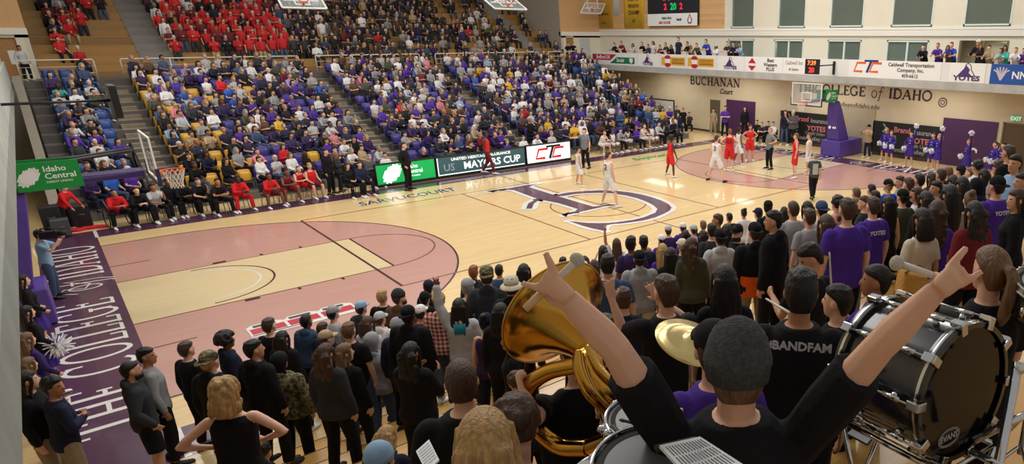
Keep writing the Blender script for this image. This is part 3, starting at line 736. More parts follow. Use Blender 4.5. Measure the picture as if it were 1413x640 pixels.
def make_hat(style):
    mb = MB(); n = 18
    if style == 'beanie':
        rs = []
        for z, hw, yf, yb in ((.012, .083, .088, -.112), (.045, .087, .092, -.117), (.05, .090, .094, -.119), (.062, .088, .092, -.117), (.10, .076, .074, -.10), (.132, .052, .040, -.07), (.148, .02, .0, -.035)):
            cy, ry = (yf+yb)/2, (yf-yb)/2; rs.append([V(hw*math.cos(2*PI*k/n), cy+ry*math.sin(2*PI*k/n), z) for k in range(n)])
        mb.rings(rs); return mb.mesh('beanie', [], True)
    if style in ('cap', 'capback', 'bucket'):
        rs = []
        for z, hw, yf, yb in ((.025, .082, .088, -.112), (.06, .083, .090, -.113), (.095, .074, .074, -.098), (.122, .05, .042, -.068), (.134, .012, -.002, -.025)):
            cy, ry = (yf+yb)/2, (yf-yb)/2; rs.append([V(hw*math.cos(2*PI*k/n), cy+ry*math.sin(2*PI*k/n), z) for k in range(n)])
        mb.rings(rs)
        if style == 'bucket':
            rs = []
            for z, k1 in ((.03, 1.0), (.0, 1.45), (-.006, 1.5), (-.002, 1.5), (.035, 1.03)): rs.append([V(.083*k1*math.cos(2*PI*k/n), -.012+.1*k1*math.sin(2*PI*k/n), z) for k in range(n)])
            mb.rings(rs, close=False)
        else:
            s = 1 if style == 'cap' else -1; o = 0 if s > 0 else -.024
            pts = [(.078*math.cos(a), (o+s*(.05+.115*math.sin(a)))) for a in [PI*i/12 for i in range(13)]]
            mb.prism([(x, y) for x, y in pts], .026, .036)
        return mb.mesh(style, [], True)
    if style == 'hood':
        rs = []
        for z, hw, yf, yb in ((-.16, .09, .02, -.12), (-.10, .086, -.005, -.118), (-.04, .094, .03, -.125), (.02, .10, .068, -.13), (.07, .099, .088, -.128), (.11, .08, .08, -.11), (.14, .045, .04, -.075), (.15, .012, .0, -.04)):
            cy, ry = (yf+yb)/2, (yf-yb)/2; rs.append([V(hw*math.cos(2*PI*k/n), cy+ry*math.sin(2*PI*k/n), z) for k in range(n)])
        mb.rings(rs); return mb.mesh('hood', [], True)
POSES = {
 'down': dict(), 'downF': dict(female=True), 'downL': dict(hyaw=.5), 'downR': dict(hyaw=-.5), 'wide': dict(wide=1.18), 'slim': dict(wide=.92, hyaw=.15), 'downFR': dict(female=True, hyaw=-.55), 'downFL': dict(female=True, hyaw=.5),
 'xwide': dict(wide=1.36), 'raillean': dict(lean=.62, hpitch=-.1, arms={k: ((.2, .55, -.8), (-.25, .95, .0), (-.3, .9, -.2)) for k in (-1, 1)}), 'raillean2': dict(lean=.5, hyaw=.5, female=True, arms={k: ((.2, .6, -.8), (-.35, .9, .1), (-.3, .9, -.2)) for k in (-1, 1)}),
 'pocket': dict(arms={k: ((.42, -.25, -1), (-.05, .55, -.8), (-.3, .5, -.8)) for k in (-1, 1)}, hyaw=.1),
 'folded': dict(arms={k: ((.3, .1, -1), (-.75, .62, .12), (-1, .2, .1)) for k in (-1, 1)}, hyaw=-.25),
 'foldedR': dict(arms={k: ((.3, .1, -1), (-.75, .62, .12), (-1, .2, .1)) for k in (-1, 1)}, hyaw=-.9, lean=.08),
 'clap': dict(arms={k: ((.32, .35, -1), (-.42, .9, .55), (-.3, .8, .6)) for k in (-1, 1)}, hands=('flat', 'flat')),
 'clapF': dict(female=True, arms={k: ((.32, .35, -1), (-.42, .9, .55), (-.3, .8, .6)) for k in (-1, 1)}, hands=('flat', 'flat')),
 'raiseL': dict(arms={-1: ((.35, .15, 1), (.02, .12, 1), (0, .1, 1))}, hands=('horns', 'relaxed')),
 'raiseR': dict(arms={1: ((.3, .25, 1), (.0, .15, 1), (0, .1, 1))}, hands=('relaxed', 'horns')),
 'raise2': dict(hyaw=.35, arms={-1: ((.35, .75, -.45), (.25, .25, .9), (.1, .1, 1)), 1: ((.15, .85, -.35), (-.75, .35, .6), (-.5, .2, .9))}, hands=('palm', 'palm')),
 'phone': dict(female=True, arms={k: ((.3, .5, -.6), (-.35, .55, .75), (-.3, .3, .8)) for k in (-1, 1)}),
 'hips': dict(arms={k: ((.72, -.25, -.62), (-.68, .42, -.42), (-.7, .6, -.2)) for k in (-1, 1)}),
 'hipsF': dict(female=True, arms={k: ((.8, -.30, -.55), (-.74, .40, -.40), (-.7, .65, -.1)) for k in (-1, 1)}, lean=.16, hyaw=-.3, hpitch=.2, wide=1.08),
 'stride': dict(legs='stride', arms={-1: ((.25, .2, -1), (.05, .5, -.8), (0, .3, -.9)), 1: ((.25, -.25, -1), (.05, .2, -1), (0, .2, -1))}),
 'point': dict(arms={1: ((.4, .8, -.2), (.2, .9, .1), (.1, 1, .1))}), 'lean': dict(lean=.5, arms={k: ((.2, .5, -1), (.0, .6, -.8), (0, .5, -.8)) for k in (-1, 1)}, hpitch=.3),
 'bent': dict(lean=.9, hpitch=.5, arms={k: ((.15, .5, -1), (.0, .5, -.9), (0, .4, -.9)) for k in (-1, 1)}),
 'work': dict(arms={-1: ((.2, .35, -1), (-.3, .9, .35), (-.2, .9, .3)), 1: ((.25, .3, -1), (-.2, .9, .15), (-.2, .9, .1))}, hyaw=1.1, hpitch=.5, hands=('fist', 'fist')),
 'camera': dict(arms={k: ((.35, .55, -.4), (-.3, .6, .75), (-.3, .5, .7)) for k in (-1, 1)}, hands=('fist', 'fist'), lean=.06),
 'cheer': dict(female=True, arms={k: ((.55, .0, -.85), (-.25, .5, -.55), (-.2, .6, -.5)) for k in (-1, 1)}, hands=('fist', 'fist')),
 'cheerup': dict(female=True, arms={-1: ((.3, .1, 1), (.0, .1, 1), (0, 0, 1)), 1: ((.55, 0, -.8), (-.25, .5, -.5), (-.2, .6, -.5))}, hands=('fist', 'fist')),
 'sit': dict(legs='sit', lean=.04, arms={k: ((.2, .25, -1), (-.12, .9, -.25), (-.2, .9, -.3)) for k in (-1, 1)}),
 'sitF': dict(legs='sit', female=True, lean=.02, arms={k: ((.2, .25, -1), (-.35, .85, -.1), (-.5, .8, -.2)) for k in (-1, 1)}, hyaw=.3),
 'sitfold': dict(legs='sit', lean=.0, arms={k: ((.3, .15, -1), (-.75, .62, .12), (-1, .2, .1)) for k in (-1, 1)}, hyaw=-.25),
 'sitlean': dict(legs='sit', lean=.55, stance=.3, arms={k: ((.2, .55, -.8), (-.35, .75, .12), (-.5, .6, .2)) for k in (-1, 1)}, hpitch=-.25),
 'sitclap': dict(legs='sit', lean=.06, arms={k: ((.25, .4, -.9), (-.4, .8, .5), (-.3, .7, .6)) for k in (-1, 1)}, hyaw=.15),
 'sitchin': dict(legs='sit', lean=.4, arms={-1: ((.15, .6, -.8), (-.15, .45, .8), (-.2, .2, .9)), 1: ((.2, .45, -1), (-.5, .8, -.1), (-.6, .7, -.2))}),
}
PCACHE, MCACHE = {}, {}
def custom_person(loc, yaw, k, key, base, arms, extra=None, hands=None, **kw):
    """arms: side -> (elbow, wrist, hand tip) in world space"""
    d = dict(base); P = Pose(**d); Mi = (Matrix.Translation(loc)@Matrix.Rotation(yaw, 4, 'Z')@Matrix.Scale(k, 4)).inverted()
    for s, (e, w, t) in arms.items():
        P.el[s] = Mi@e; P.wr[s] = Mi@w; P.hd[s] = (Mi@t-Mi@w).normalized()
    if hands: P.hands = hands
    if extra: P.extra = lambda mb: extra(mb, Mi)
    PCACHE[key] = P
    return person(loc, yaw, key, 1.75*k, **kw)
def pose(p):
    if p not in PCACHE: PCACHE[p] = Pose(**POSES[p])
    return PCACHE[p]
def mesh_for(what, p, style, vox):
    key = (what, p, style, vox)
    if key not in MCACHE:
        P = pose(p)
        MCACHE[key] = make_body(P, vox) if what == 'body' else make_top(P, style, vox) if what == 'top' else make_bottom(P, style, vox) if what == 'bottom' else make_shoe(P, style)
    return MCACHE[key]
def head_mesh(what, style):
    key = (what, style)
    if key not in MCACHE: MCACHE[key] = make_hair(style) if what == 'hair' else make_hat(style)
    return MCACHE[key]
COLS = dict(black=(24, 24, 28), charcoal=(52, 54, 60), grey=(150, 152, 156), lightgrey=(184, 186, 190), darkgrey=(86, 88, 92), white=(226, 226, 228), navy=(34, 38, 62), purple=(78, 48, 152), darkpurple=(56, 38, 84), red=(204, 38, 46), maroon=(112, 34, 44), blue=(46, 96, 190), steel=(62, 82, 116), lightblue=(140, 172, 204), royal=(40, 70, 180), olive=(70, 74, 56), green=(46, 92, 62), teal=(70, 176, 164), camo=(96, 92, 62), tan=(176, 154, 122), khaki=(158, 142, 118), brown=(92, 66, 50), orange=(232, 98, 34), yellow=(218, 172, 52), pink=(222, 136, 150), lavender=(164, 140, 196), denim=(70, 86, 116), plaid=(158, 62, 52), gold=(206, 160, 60), cream=(214, 204, 184), teamred=(214, 44, 44))
HAIRC = dict(dark=(30, 24, 22), black=(20, 18, 20), brown=(70, 50, 38), lightbrown=(112, 84, 60), blond=(178, 142, 92), ginger=(140, 82, 44), grey=(150, 148, 146), white=(214, 212, 208), teal=(30, 130, 150))
SKIN = dict(fair=(226, 178, 152), mid=(206, 154, 124), tan=(176, 124, 92), brown=(122, 80, 60), dark=(84, 56, 46))
def cloth(c, name=None): 
    rgb = COLS[c] if isinstance(c, str) else c
    if c == 'camo': return camo_mat()
    if c == 'plaid': return plaid_mat()
    return mat((name or (c if isinstance(c, str) else 'dyed'))+'_cloth', rgb, .85, noise=.07, nscale=14, bump=.5, bscale=9, spec=.2)
def camo_mat():
    if 'camo' in MATS: return MATS['camo']
    m = bpy.data.materials.new('camouflage_cloth'); m.use_nodes = True; nt = m.node_tree; b = nt.nodes['Principled BSDF']; b.inputs['Roughness'].default_value = .85
    n = nt.nodes.new('ShaderNodeTexNoise'); n.inputs['Scale'].default_value = 17; n.inputs['Detail'].default_value = 2
    tc = nt.nodes.new('ShaderNodeTexCoord'); nt.links.new(tc.outputs['Object'], n.inputs['Vector'])
    r = nt.nodes.new('ShaderNodeValToRGB'); r.color_ramp.interpolation = 'CONSTANT'
    els = r.color_ramp.elements; els[0].color = lin((52, 46, 34)); els[0].position = 0; els[1].position = .42; els[1].color = lin((92, 86, 54))
    for pos, c in ((.52, (132, 124, 88)), (.62, (66, 66, 44))):
        e = els.new(pos); e.color = lin(c)
    nt.links.new(n.outputs['Fac'], r.inputs['Fac']); nt.links.new(r.outputs['Color'], b.inputs['Base Color']); MATS['camo'] = m; return m
def plaid_mat():
    if 'plaid' in MATS: return MATS['plaid']
    m = bpy.data.materials.new('plaid_cloth'); m.use_nodes = True; nt = m.node_tree; b = nt.nodes['Principled BSDF']; b.inputs['Roughness'].default_value = .85
    tc = nt.nodes.new('ShaderNodeTexCoord'); sx = nt.nodes.new('ShaderNodeSeparateXYZ'); nt.links.new(tc.outputs['Object'], sx.inputs[0])
    def band(o, f):
        a = nt.nodes.new('ShaderNodeMath'); a.operation = 'MULTIPLY'; a.inputs[1].default_value = f; nt.links.new(o, a.inputs[0])
        c = nt.nodes.new('ShaderNodeMath'); c.operation = 'FRACT'; nt.links.new(a.outputs[0], c.inputs[0])
        g = nt.nodes.new('ShaderNodeMath'); g.operation = 'GREATER_THAN'; g.inputs[1].default_value = .6; nt.links.new(c.outputs[0], g.inputs[0]); return g.outputs[0]
    h = nt.nodes.new('ShaderNodeMath'); h.operation = 'ADD'; nt.links.new(band(sx.outputs[0], 16), h.inputs[0]); nt.links.new(band(sx.outputs[2], 16), h.inputs[1])
    d = nt.nodes.new('ShaderNodeMath'); d.operation = 'MULTIPLY'; d.inputs[1].default_value = .5; nt.links.new(h.outputs[0], d.inputs[0])
    r = nt.nodes.new('ShaderNodeValToRGB'); r.color_ramp.interpolation = 'CONSTANT'; e = r.color_ramp.elements
    e[0].color = lin((150, 44, 42)); e[1].position = .4; e[1].color = lin((196, 150, 140)); x = e.new(.9); x.color = lin((228, 220, 210))
    nt.links.new(d.outputs[0], r.inputs['Fac']); nt.links.new(r.outputs['Color'], b.inputs['Base Color']); MATS['plaid'] = m; return m
def hairmat(c):
    rgb = HAIRC[c]
    return mat(c+'_hair', rgb, .45, noise=.38, nscale=60, bump=.6, bscale=90, stretch=(1, 1, .12), spec=.4)
def skinmat(c): return mat(c+'_skin', SKIN[c], .5, noise=.03, nscale=6, spec=.35)
EYE = mat('dark_eye', (30, 24, 22), .25); 
def lipmat(c): r = SKIN[c]; return mat(c+'_lips', (int(r[0]*.82), int(r[1]*.62), int(r[2]*.62)), .5)
SHOEW = mat('white_shoe', (225, 225, 225), .6); SHOEB = mat('black_shoe', (28, 28, 30), .6)
def linkmesh(name, me, mats, parent, M=None):
    o = bpy.data.objects.new(name, me); COL.objects.link(o); o.parent = parent
    while len(me.materials) < len(mats): me.materials.append(None)
    for i, m in enumerate(mats):
        o.material_slots[i].link = 'OBJECT'; o.material_slots[i].material = m
    if M is not None: o.matrix_basis = M
    return o
PEOPLE = []
TOPNAME = dict(tee='t_shirt', long='sweater', hoodie='hoodie', coat='coat', tank='tank_top', vest='vest', jersey='jersey')
def person(loc, yaw, p='down', h=1.75, skin='fair', hair='short', hc='dark', hat=None, hatc=None, top='tee', tc='black', bot='trousers', bc='black', shoes='w', vox=.014, cat='person', beard=False, brimc=None):
    """yaw: heading of the figure in the ground plane, radians (0 = facing +Y, towards the far stand)"""
    root = empty('person', loc, yaw); k = h/1.75; root.scale = (k, k, k); root['category'] = cat
    P = pose(p)
    linkmesh('body', mesh_for('body', p, '', vox), [skinmat(skin), EYE, lipmat(skin)], root)
    if top: linkmesh(TOPNAME[top], mesh_for('top', p, top, vox), [cloth(tc)], root)
    if bot: linkmesh({'baggy': 'trousers'}.get(bot, bot), mesh_for('bottom', p, bot, vox), [cloth(bc)], root)
    if shoes:
        for s in (-1, 1): linkmesh('shoe', mesh_for('shoe', p, s, 0), [SHOEW if shoes == 'w' else SHOEB if shoes == 'b' else cloth(shoes)], root)
    if hair and hat != 'hood': linkmesh('hair', head_mesh('hair', hair), [hairmat(hc)], root, P.HM)
    if hat: linkmesh({'capback': 'cap', 'bucket': 'bucket_hat'}.get(hat, hat), head_mesh('hat', hat), [cloth(hatc or 'black')], root, P.HM@Matrix.Scale(1.04, 4))
    if beard:
        key = ('beard',)
        if key not in MCACHE:
            mb = MB()
            for i in range(30):
                a = PI*(i % 15)/14; mb.ball(V(.062*math.cos(a), .02+.072*math.sin(a), -.075-.03*(i//15)), (.018, .018, .022), 6, 5)
            MCACHE[key] = fuse(mb, 'beard', .01, 2, [None])
        linkmesh('beard', MCACHE[key], [hairmat(hc)], root, P.HM)
    PEOPLE.append(root)
    return root
# ================================================================== STUDENT SECTION (near side), each head seen in the photograph
TGT = V(15.5, 8.5, 0)
TAKEN = []
def look_yaw(p, dy=0.0, tgt=None):
    d = (tgt or TGT)-p; return math.atan2(d.y, d.x)-PI/2+dy
HEADW = [tuple(float(x) for x in q.split(',')) for q in '''205,491,26 75,533,31 38,525,30 181,511,25 258,482,24 290,498,25 313,470,25 351,482,23 372,449,19 390,470,21 387,497,25 423,443,18 450,490,25 476,487,25 446,454,18 451,467,20 460,432,19 482,456,20 499,425,18 508,447,20 525,440,19 514,471,22 528,409,16 551,410,16 549,451,20 564,434,21 581,431,17 587,412,17 592,396,14 606,415,19 567,487,25 634,424,21 646,396,17 654,375,13 672,380,18 689,373,14 672,406,16 669,417,17 691,432,24 671,445,19 706,394,20 723,375,17 703,468,16 777,362,11 791,372,13 807,361,11 820,367,13 805,370,13 806,379,16 794,405,19 839,365,21 832,346,14 851,336,13 824,433,17 860,412,20 871,336,13 888,334,12 868,357,14 882,357,17 922,318,10 942,314,10 957,317,10 913,331,11 894,350,14 914,346,15 926,353,18 946,325,12 941,339,14 954,340,19 970,311,11 982,318,14 970,326,13 990,304,11 1006,300,9 1026,294,9 993,328,18 1003,318,15 1017,321,16 1041,320,21 1000,388,34 1046,295,11 1060,286,12 1067,305,19 1094,289,17 1082,292,11 1114,288,16 1116,300,17 1133,289,16 1140,311,25 1155,281,18 1118,356,27 1181,267,12 1180,281,13 1202,262,12 1207,272,13 1192,280,14 1168,290,22 1204,285,20 1225,256,14 1225,282,19 1245,272,17 1241,251,12 1253,255,16 1268,249,13 1264,269,17 1277,277,19 1285,247,15 1298,242,14 1308,238,11 1291,260,16 1325,236,13 1339,239,12 1314,252,16 1327,256,17 1348,230,15 1357,243,17 1346,258,20 1310,270,23 1338,277,20 1293,292,23 1344,294,27 1272,304,25 1378,231,18 1391,211,17 1400,226,20 1375,257,23 1392,249,17 1409,251,15 1402,276,27 533,604,33 313,540,40 525,636,36 604,650,44 362,622,36 712,528,33 637,527,42'''.split()]
def headw(u, v): return min(HEADW, key=lambda q: (q[0]-u)**2+(q[1]-v)**2)[2]
def tier_of(y): return max(0, min(NTR, int(math.floor((NY-y)/NRUN))+1))
def stand_at(u, v, rw, w, hc=1.635, sit=False, gap=.46):
    d0 = FPX*rw*math.sqrt(1+((u-PCX)/FPX)**2)/w; best = None
    for i in range(61):
        d = d0*(.74+.60*i/60); p = at(u, v, d); n = tier_of(p.y)
        if p.y > -1.0: continue
        fr = (NY-p.y)/NRUN+1-n if n else .5
        k = (p.z-near_z(n))/hc
        if not (.7 if sit else .86) < k < 1.16: continue
        c = abs(k-1.0)*3+abs(math.log(d/d0))*2.2+(abs(fr-.5)*.25 if n else 0)
        for q in TAKEN:
            g = math.hypot(p.x-q.x, p.y-q.y)
            if g < gap: c += (gap-g)*3.2
        if best is None or c < best[0]: best = (c, p, n, k)
    return best
CROWD = '''
38,525,downL,fair,long:dark,-,long:black,trousers:khaki,dy=-.9
75,533,foldedR,tan,curly:black,-,long:navy,trousers:khaki,dy=-.35
203,491,downR,tan,short:black,-,long:grey,trousers:black,dy=-.55
181,511,pocket,mid,fade:black,-,hoodie:charcoal,shorts:black,dy=-.55;beard=1
258,482,down,fair,short:brown,-,long:black,trousers:black,
290,498,down,fair,short:blond,capback:camo,hoodie:black,trousers:black,
313,470,slim,brown,afro:black,-,hoodie:navy,trousers:black,dy=-.4
351,482,downR,mid,short:black,-,hoodie:black,trousers:black,
372,449,down,fair,short:brown,-,tee:black,trousers:denim,
390,467,downF,mid,bob:dark,-,coat:black,trousers:black,
387,499,xwide,mid,-,hood:black,hoodie:camo,trousers:black,
423,443,down,brown,fade:black,-,hoodie:steel,trousers:black,
450,488,downF,mid,longwavy:brown,-,coat:charcoal,trousers:black,
476,487,downFR,fair,ombre:lightbrown,-,long:black,leggings:black,
446,454,slim,fair,short:brown,-,long:navy,trousers:black,
451,467,downR,fair,short:brown,cap:tan,hoodie:navy,trousers:black,
460,432,down,fair,short:black,cap:grey,tee:lightgrey,trousers:black,
482,456,down,fair,short:lightbrown,-,tee:black,trousers:denim,
499,425,pocket,fair,short:dark,cap:lightblue,coat:charcoal,trousers:black,dy=-.2
514,471,wide,fair,-,hood:grey,hoodie:grey,trousers:denim,
508,447,downF,mid,bob:brown,-,coat:lightgrey,trousers:navy,
525,440,down,fair,short:brown,cap:lightgrey,hoodie:white,trousers:denim,
528,409,down,fair,short:blond,-,tee:black,trousers:black,
551,410,downR,fair,short:brown,beanie:charcoal,coat:brown,trousers:black,beard=1
549,451,down,fair,short:grey,beanie:grey,coat:navy,trousers:black,
564,434,wide,dark,short:black,capback:black,hoodie:black,trousers:black,dh=1.06
581,431,down,mid,short:dark,cap:white,tee:maroon,trousers:black,
587,412,down,mid,short:black,beanie:black,coat:black,trousers:black,
592,396,slim,fair,short:dark,cap:navy,coat:navy,trousers:black,
606,415,down,fair,short:brown,beanie:gold,long:plaid,trousers:denim,
567,487,clapF,tan,longwavy:black,-,coat:black,trousers:black,dy=-.15
634,424,raiseL,brown,long:dark,-,hoodie:lightgrey,trousers:charcoal,teal=1;dy=.15
646,396,down,fair,short:grey,cap:grey,tee:lightgrey,trousers:denim,
654,375,down,mid,short:ginger,-,hoodie:charcoal,trousers:black,
672,380,pocket,fair,short:brown,capback:camo,hoodie:charcoal,trousers:denim,
672,406,slim,fair,short:dark,capback:white,long:navy,trousers:black,
669,417,downF,fair,short:dark,beanie:royal,coat:navy,trousers:black,
689,373,down,mid,fade:dark,-,tee:steel,trousers:black,
691,432,downF,mid,long:black,-,coat:black,trousers:black,
671,445,downF,fair,bun:dark,beanie:navy,vest:darkpurple,trousers:navy,
706,394,slim,fair,short:brown,bucket:cream,coat:black,trousers:black,
723,375,clapF,mid,long:black,-,coat:black,trousers:black,
703,468,downFL,tan,long:dark,-,tee:black,trousers:black,dy=1.7
313,540,hipsF,fair,messylong:blond,-,tank:black,shorts:black,dy=.35
525,636,sit,fair,short:brown,beanie:lightblue,tee:black,trousers:black,sit=1
637,527,wide,fair,buzz:brown,-,tee:black,trousers:denim,beard=1;dy=.25
533,604,bent,fair,bob:blond,-,hoodie:navy,trousers:denim,sit=1
362,622,sit,mid,curly:black,-,hoodie:black,trousers:black,sit=1
712,528,bent,mid,curly:brown,-,tee:black,trousers:black,dy=.5;sit=1
777,362,down,mid,short:black,-,hoodie:charcoal,trousers:black,
791,372,downF,mid,long:dark,-,long:navy,trousers:black,
807,361,downF,mid,long:dark,-,coat:black,trousers:black,
820,367,clapF,mid,long:brown,-,tee:tan,trousers:black,
806,379,down,brown,short:black,-,tee:black,trousers:black,
794,405,down,mid,short:dark,beanie:grey,tee:black,trousers:black,
805,370,slim,fair,short:grey,cap:white,long:grey,trousers:black,
824,433,downF,fair,bob:brown,-,tee:olive,trousers:black,
839,365,wide,mid,short:black,-,tee:steel,trousers:denim,dh=1.05
832,346,phone,tan,longwavy:dark,-,tee:white,trousers:black,
851,336,raiseL,tan,long:brown,-,tee:white,trousers:black,
860,412,downF,fair,short:brown,-,long:navy,trousers:black,
868,357,downR,mid,short:dark,cap:white,hoodie:purple,trousers:black,
882,357,wide,fair,short:black,capback:black,hoodie:grey,trousers:cream,
871,336,downR,brown,short:black,-,tee:darkpurple,trousers:black,
888,334,down,brown,short:black,-,tee:navy,trousers:black,
894,350,downF,mid,long:lightbrown,-,tee:purple,trousers:black,
913,331,slim,fair,short:dark,cap:white,tee:purple,trousers:black,
922,318,down,fair,short:dark,cap:lightgrey,tee:darkpurple,trousers:black,
942,314,down,fair,short:dark,cap:white,hoodie:purple,trousers:black,
957,317,slim,fair,short:dark,cap:lightgrey,long:lavender,trousers:black,
914,346,downF,fair,long:blond,-,tee:purple,trousers:black,
926,353,downF,mid,long:black,-,coat:black,trousers:black,
946,325,downF,mid,long:black,-,tee:purple,trousers:black,
941,339,slim,fair,short:blond,cap:cream,long:charcoal,trousers:black,
954,340,downFR,mid,longwavy:brown,-,hoodie:olive,trousers:black,
970,311,down,fair,short:lightbrown,-,tee:navy,trousers:black,
970,326,downF,mid,bob:dark,-,hoodie:charcoal,trousers:black,
982,318,down,fair,short:dark,-,tee:charcoal,trousers:black,
990,304,downL,tan,short:brown,-,tee:navy,trousers:black,dy=.7
1006,300,down,mid,short:black,-,tee:black,trousers:black,
1026,294,downF,mid,bun:dark,-,tee:white,trousers:black,
993,328,pocket,mid,short:black,capback:black,hoodie:lightgrey,trousers:black,dh=1.03
1003,318,downF,mid,bob:black,-,coat:black,trousers:black,
1017,321,downL,fair,short:dark,cap:black,tee:black,trousers:black,dy=1.9;beard=1
1041,320,wide,fair,short:brown,capback:black,hoodie:black,trousers:khaki,panel=1;dh=1.06
1000,388,downF,mid,long:black,-,tee:black,trousers:black,
1046,295,slim,fair,short:dark,cap:navy,hoodie:white,trousers:black,
1060,286,downR,mid,short:dark,cap:black,tee:black,trousers:black,
1067,305,downL,mid,short:black,-,coat:black,trousers:black,dy=.75;dh=1.06
1082,292,downF,mid,long:dark,-,tee:purple,trousers:black,
1094,289,wide,fair,fade:brown,-,tee:grey,trousers:black,dh=1.07
1114,288,downF,mid,bob:black,-,tee:white,trousers:black,
1116,300,slim,fair,short:brown,-,tee:grey,trousers:black,
1133,289,down,fair,short:dark,capback:steel,tee:lightgrey,trousers:black,
1140,311,downF,fair,long:brown,-,tee:purple,trousers:black,text=GO YO
1155,281,downF,fair,curly:black,-,tee:pink,trousers:black,
1118,356,work,mid,short:black,-,tee:black,trousers:black,dy=.35
1181,267,down,fair,short:lightbrown,-,tee:olive,trousers:black,
1180,281,downF,fair,bob:lightbrown,-,tee:black,trousers:black,
1202,262,down,fair,short:dark,-,tee:navy,trousers:black,
1207,272,slim,mid,short:dark,-,tee:black,trousers:black,
1192,280,downL,fair,short:brown,-,tee:charcoal,trousers:black,dy=.5
1168,290,wide,fair,short:brown,-,tee:purple,trousers:black,beard=1;dh=1.05
1204,285,down,fair,short:brown,-,tee:purple,trousers:grey,dh=1.04;text=YOTES
1225,256,down,fair,short:blond,capback:black,tee:royal,trousers:black,green=1
1225,282,downF,fair,long:black,-,tank:black,trousers:black,
1245,272,down,fair,short:black,capback:black,tee:olive,trousers:black,
1241,251,downL,fair,short:brown,-,tee:grey,trousers:black,dy=.8
1253,255,down,fair,short:brown,-,tee:black,trousers:black,
1268,249,down,mid,short:black,-,tee:maroon,trousers:black,
1264,269,downFL,mid,bob:brown,-,tee:white,trousers:black,dy=.6
1277,277,downF,mid,long:dark,-,coat:black,trousers:black,
1285,247,downF,mid,bob:dark,-,coat:charcoal,trousers:black,
1298,242,down,mid,short:brown,-,tee:grey,trousers:black,
1308,238,down,fair,short:lightbrown,-,tee:black,trousers:black,
1291,260,downL,mid,short:black,-,tee:lightblue,trousers:black,dy=.9
1325,236,down,fair,short:dark,beanie:navy,hoodie:black,trousers:black,
1339,239,down,fair,buzz:lightbrown,-,tee:navy,trousers:black,
1314,252,downF,mid,long:dark,-,tee:purple,trousers:black,
1327,256,downF,mid,bob:black,-,tee:charcoal,trousers:black,
1348,230,downF,mid,curly:black,-,tee:white,trousers:black,
1357,243,downF,mid,long:black,-,hoodie:black,trousers:black,
1346,258,down,mid,-,hood:black,hoodie:navy,trousers:black,
1310,270,downF,mid,long:black,-,tee:tan,trousers:black,
1338,277,downFR,fair,bun:lightbrown,-,hoodie:tan,trousers:black,
1293,292,downFR,mid,longwavy:brown,-,tee:purple,trousers:black,
1344,294,downF,mid,longwavy:dark,-,coat:maroon,trousers:black,
1272,304,downF,mid,bob:dark,-,tee:cream,trousers:black,
1378,231,downF,mid,curly:brown,-,tee:grey,trousers:black,
1391,211,down,mid,short:brown,-,tee:black,trousers:black,
1400,226,downL,mid,short:black,-,tee:lightblue,trousers:black,dy=1.2
1375,257,wide,mid,short:black,capback:black,tee:purple,trousers:black,dh=1.08;text=YOTES
1392,249,downF,mid,long:black,-,coat:navy,trousers:black,
1409,251,downL,mid,short:dark,-,tee:lightblue,trousers:black,dy=.8
1402,276,downFL,fair,long:brown,-,coat:black,trousers:black,dy=.8
'''
def describe(hair, hc, hat, hatc, top, tc, skip=None):
    hn = {'short': 'short %s hair', 'buzz': 'cropped %s hair', 'fade': 'close-cut %s hair', 'long': 'long %s hair', 'longwavy': 'long wavy %s hair', 'bob': 'shoulder-length %s hair', 'ombre': 'long %s hair', 'pony': '%s ponytail', 'bun': '%s hair bun', 'curly': 'curly %s hair', 'afro': 'full round %s hair', 'messylong': 'tousled %s hair', 'dreads': '%s locs'}
    cn = {'darkpurple': 'dark purple', 'lightgrey': 'pale grey', 'darkgrey': 'dark grey', 'lightblue': 'light blue', 'royal': 'royal blue', 'steel': 'dusty blue', 'plaid': 'red plaid', 'lightbrown': 'light brown', 'teamred': 'red', 'camo': 'camouflage'}
    tn = {'tee': 'T-shirt', 'long': 'sweater', 'hoodie': 'hoodie', 'coat': 'jacket', 'tank': 'tank top', 'vest': 'vest', 'jersey': 'jersey'}[top]
    a = 'person in %s %s' % (cn.get(tc, tc), tn)
    if hat: b = '%s %s' % (cn.get(hatc, hatc), {'capback': 'backwards cap', 'cap': 'cap', 'beanie': 'beanie', 'hood': 'hood up', 'bucket': 'bucket hat'}[hat])
    else: b = hn[hair] % cn.get(hc, hc)
    return a, b
INFO = []            # (object, base label, head pixel) for labels that must single out
def parse(line):
    c = line.split(','); u, v = float(c[0]), float(c[1]); kw = {}
    for q in (c[8].split(';') if len(c) > 8 and c[8] else []):
        k, x = q.split('=', 1); kw[k] = float(x) if x.replace('.', '').replace('-', '').isdigit() else x
    h = c[4].split(':') if c[4] != '-' else (None, None); ht = c[5].split(':') if c[5] != '-' else (None, None)
    return u, v, c[2], c[3], h[0], h[1] or 'black', ht[0], ht[1], c[6].split(':'), c[7].split(':'), kw
WHITE_INK = mat('white_ink', (222, 222, 224), .7); GOLD_INK = mat('gold_ink', (206, 172, 60), .7)
def back_text(root, p, top, body, size, mt, dz=.40, name='print'):
    P = pose(p); q = P.pel+P.spn*dz; depth = (.118 if not P.female else .104)+.018
    return flat_text(name, body, size, mt, root, frame((0, q.y-depth*(.5+.5*P.wide)-.004, q.z), (1, 0, 0), (0, .05, 1)), ext=.0015, bold=.002)
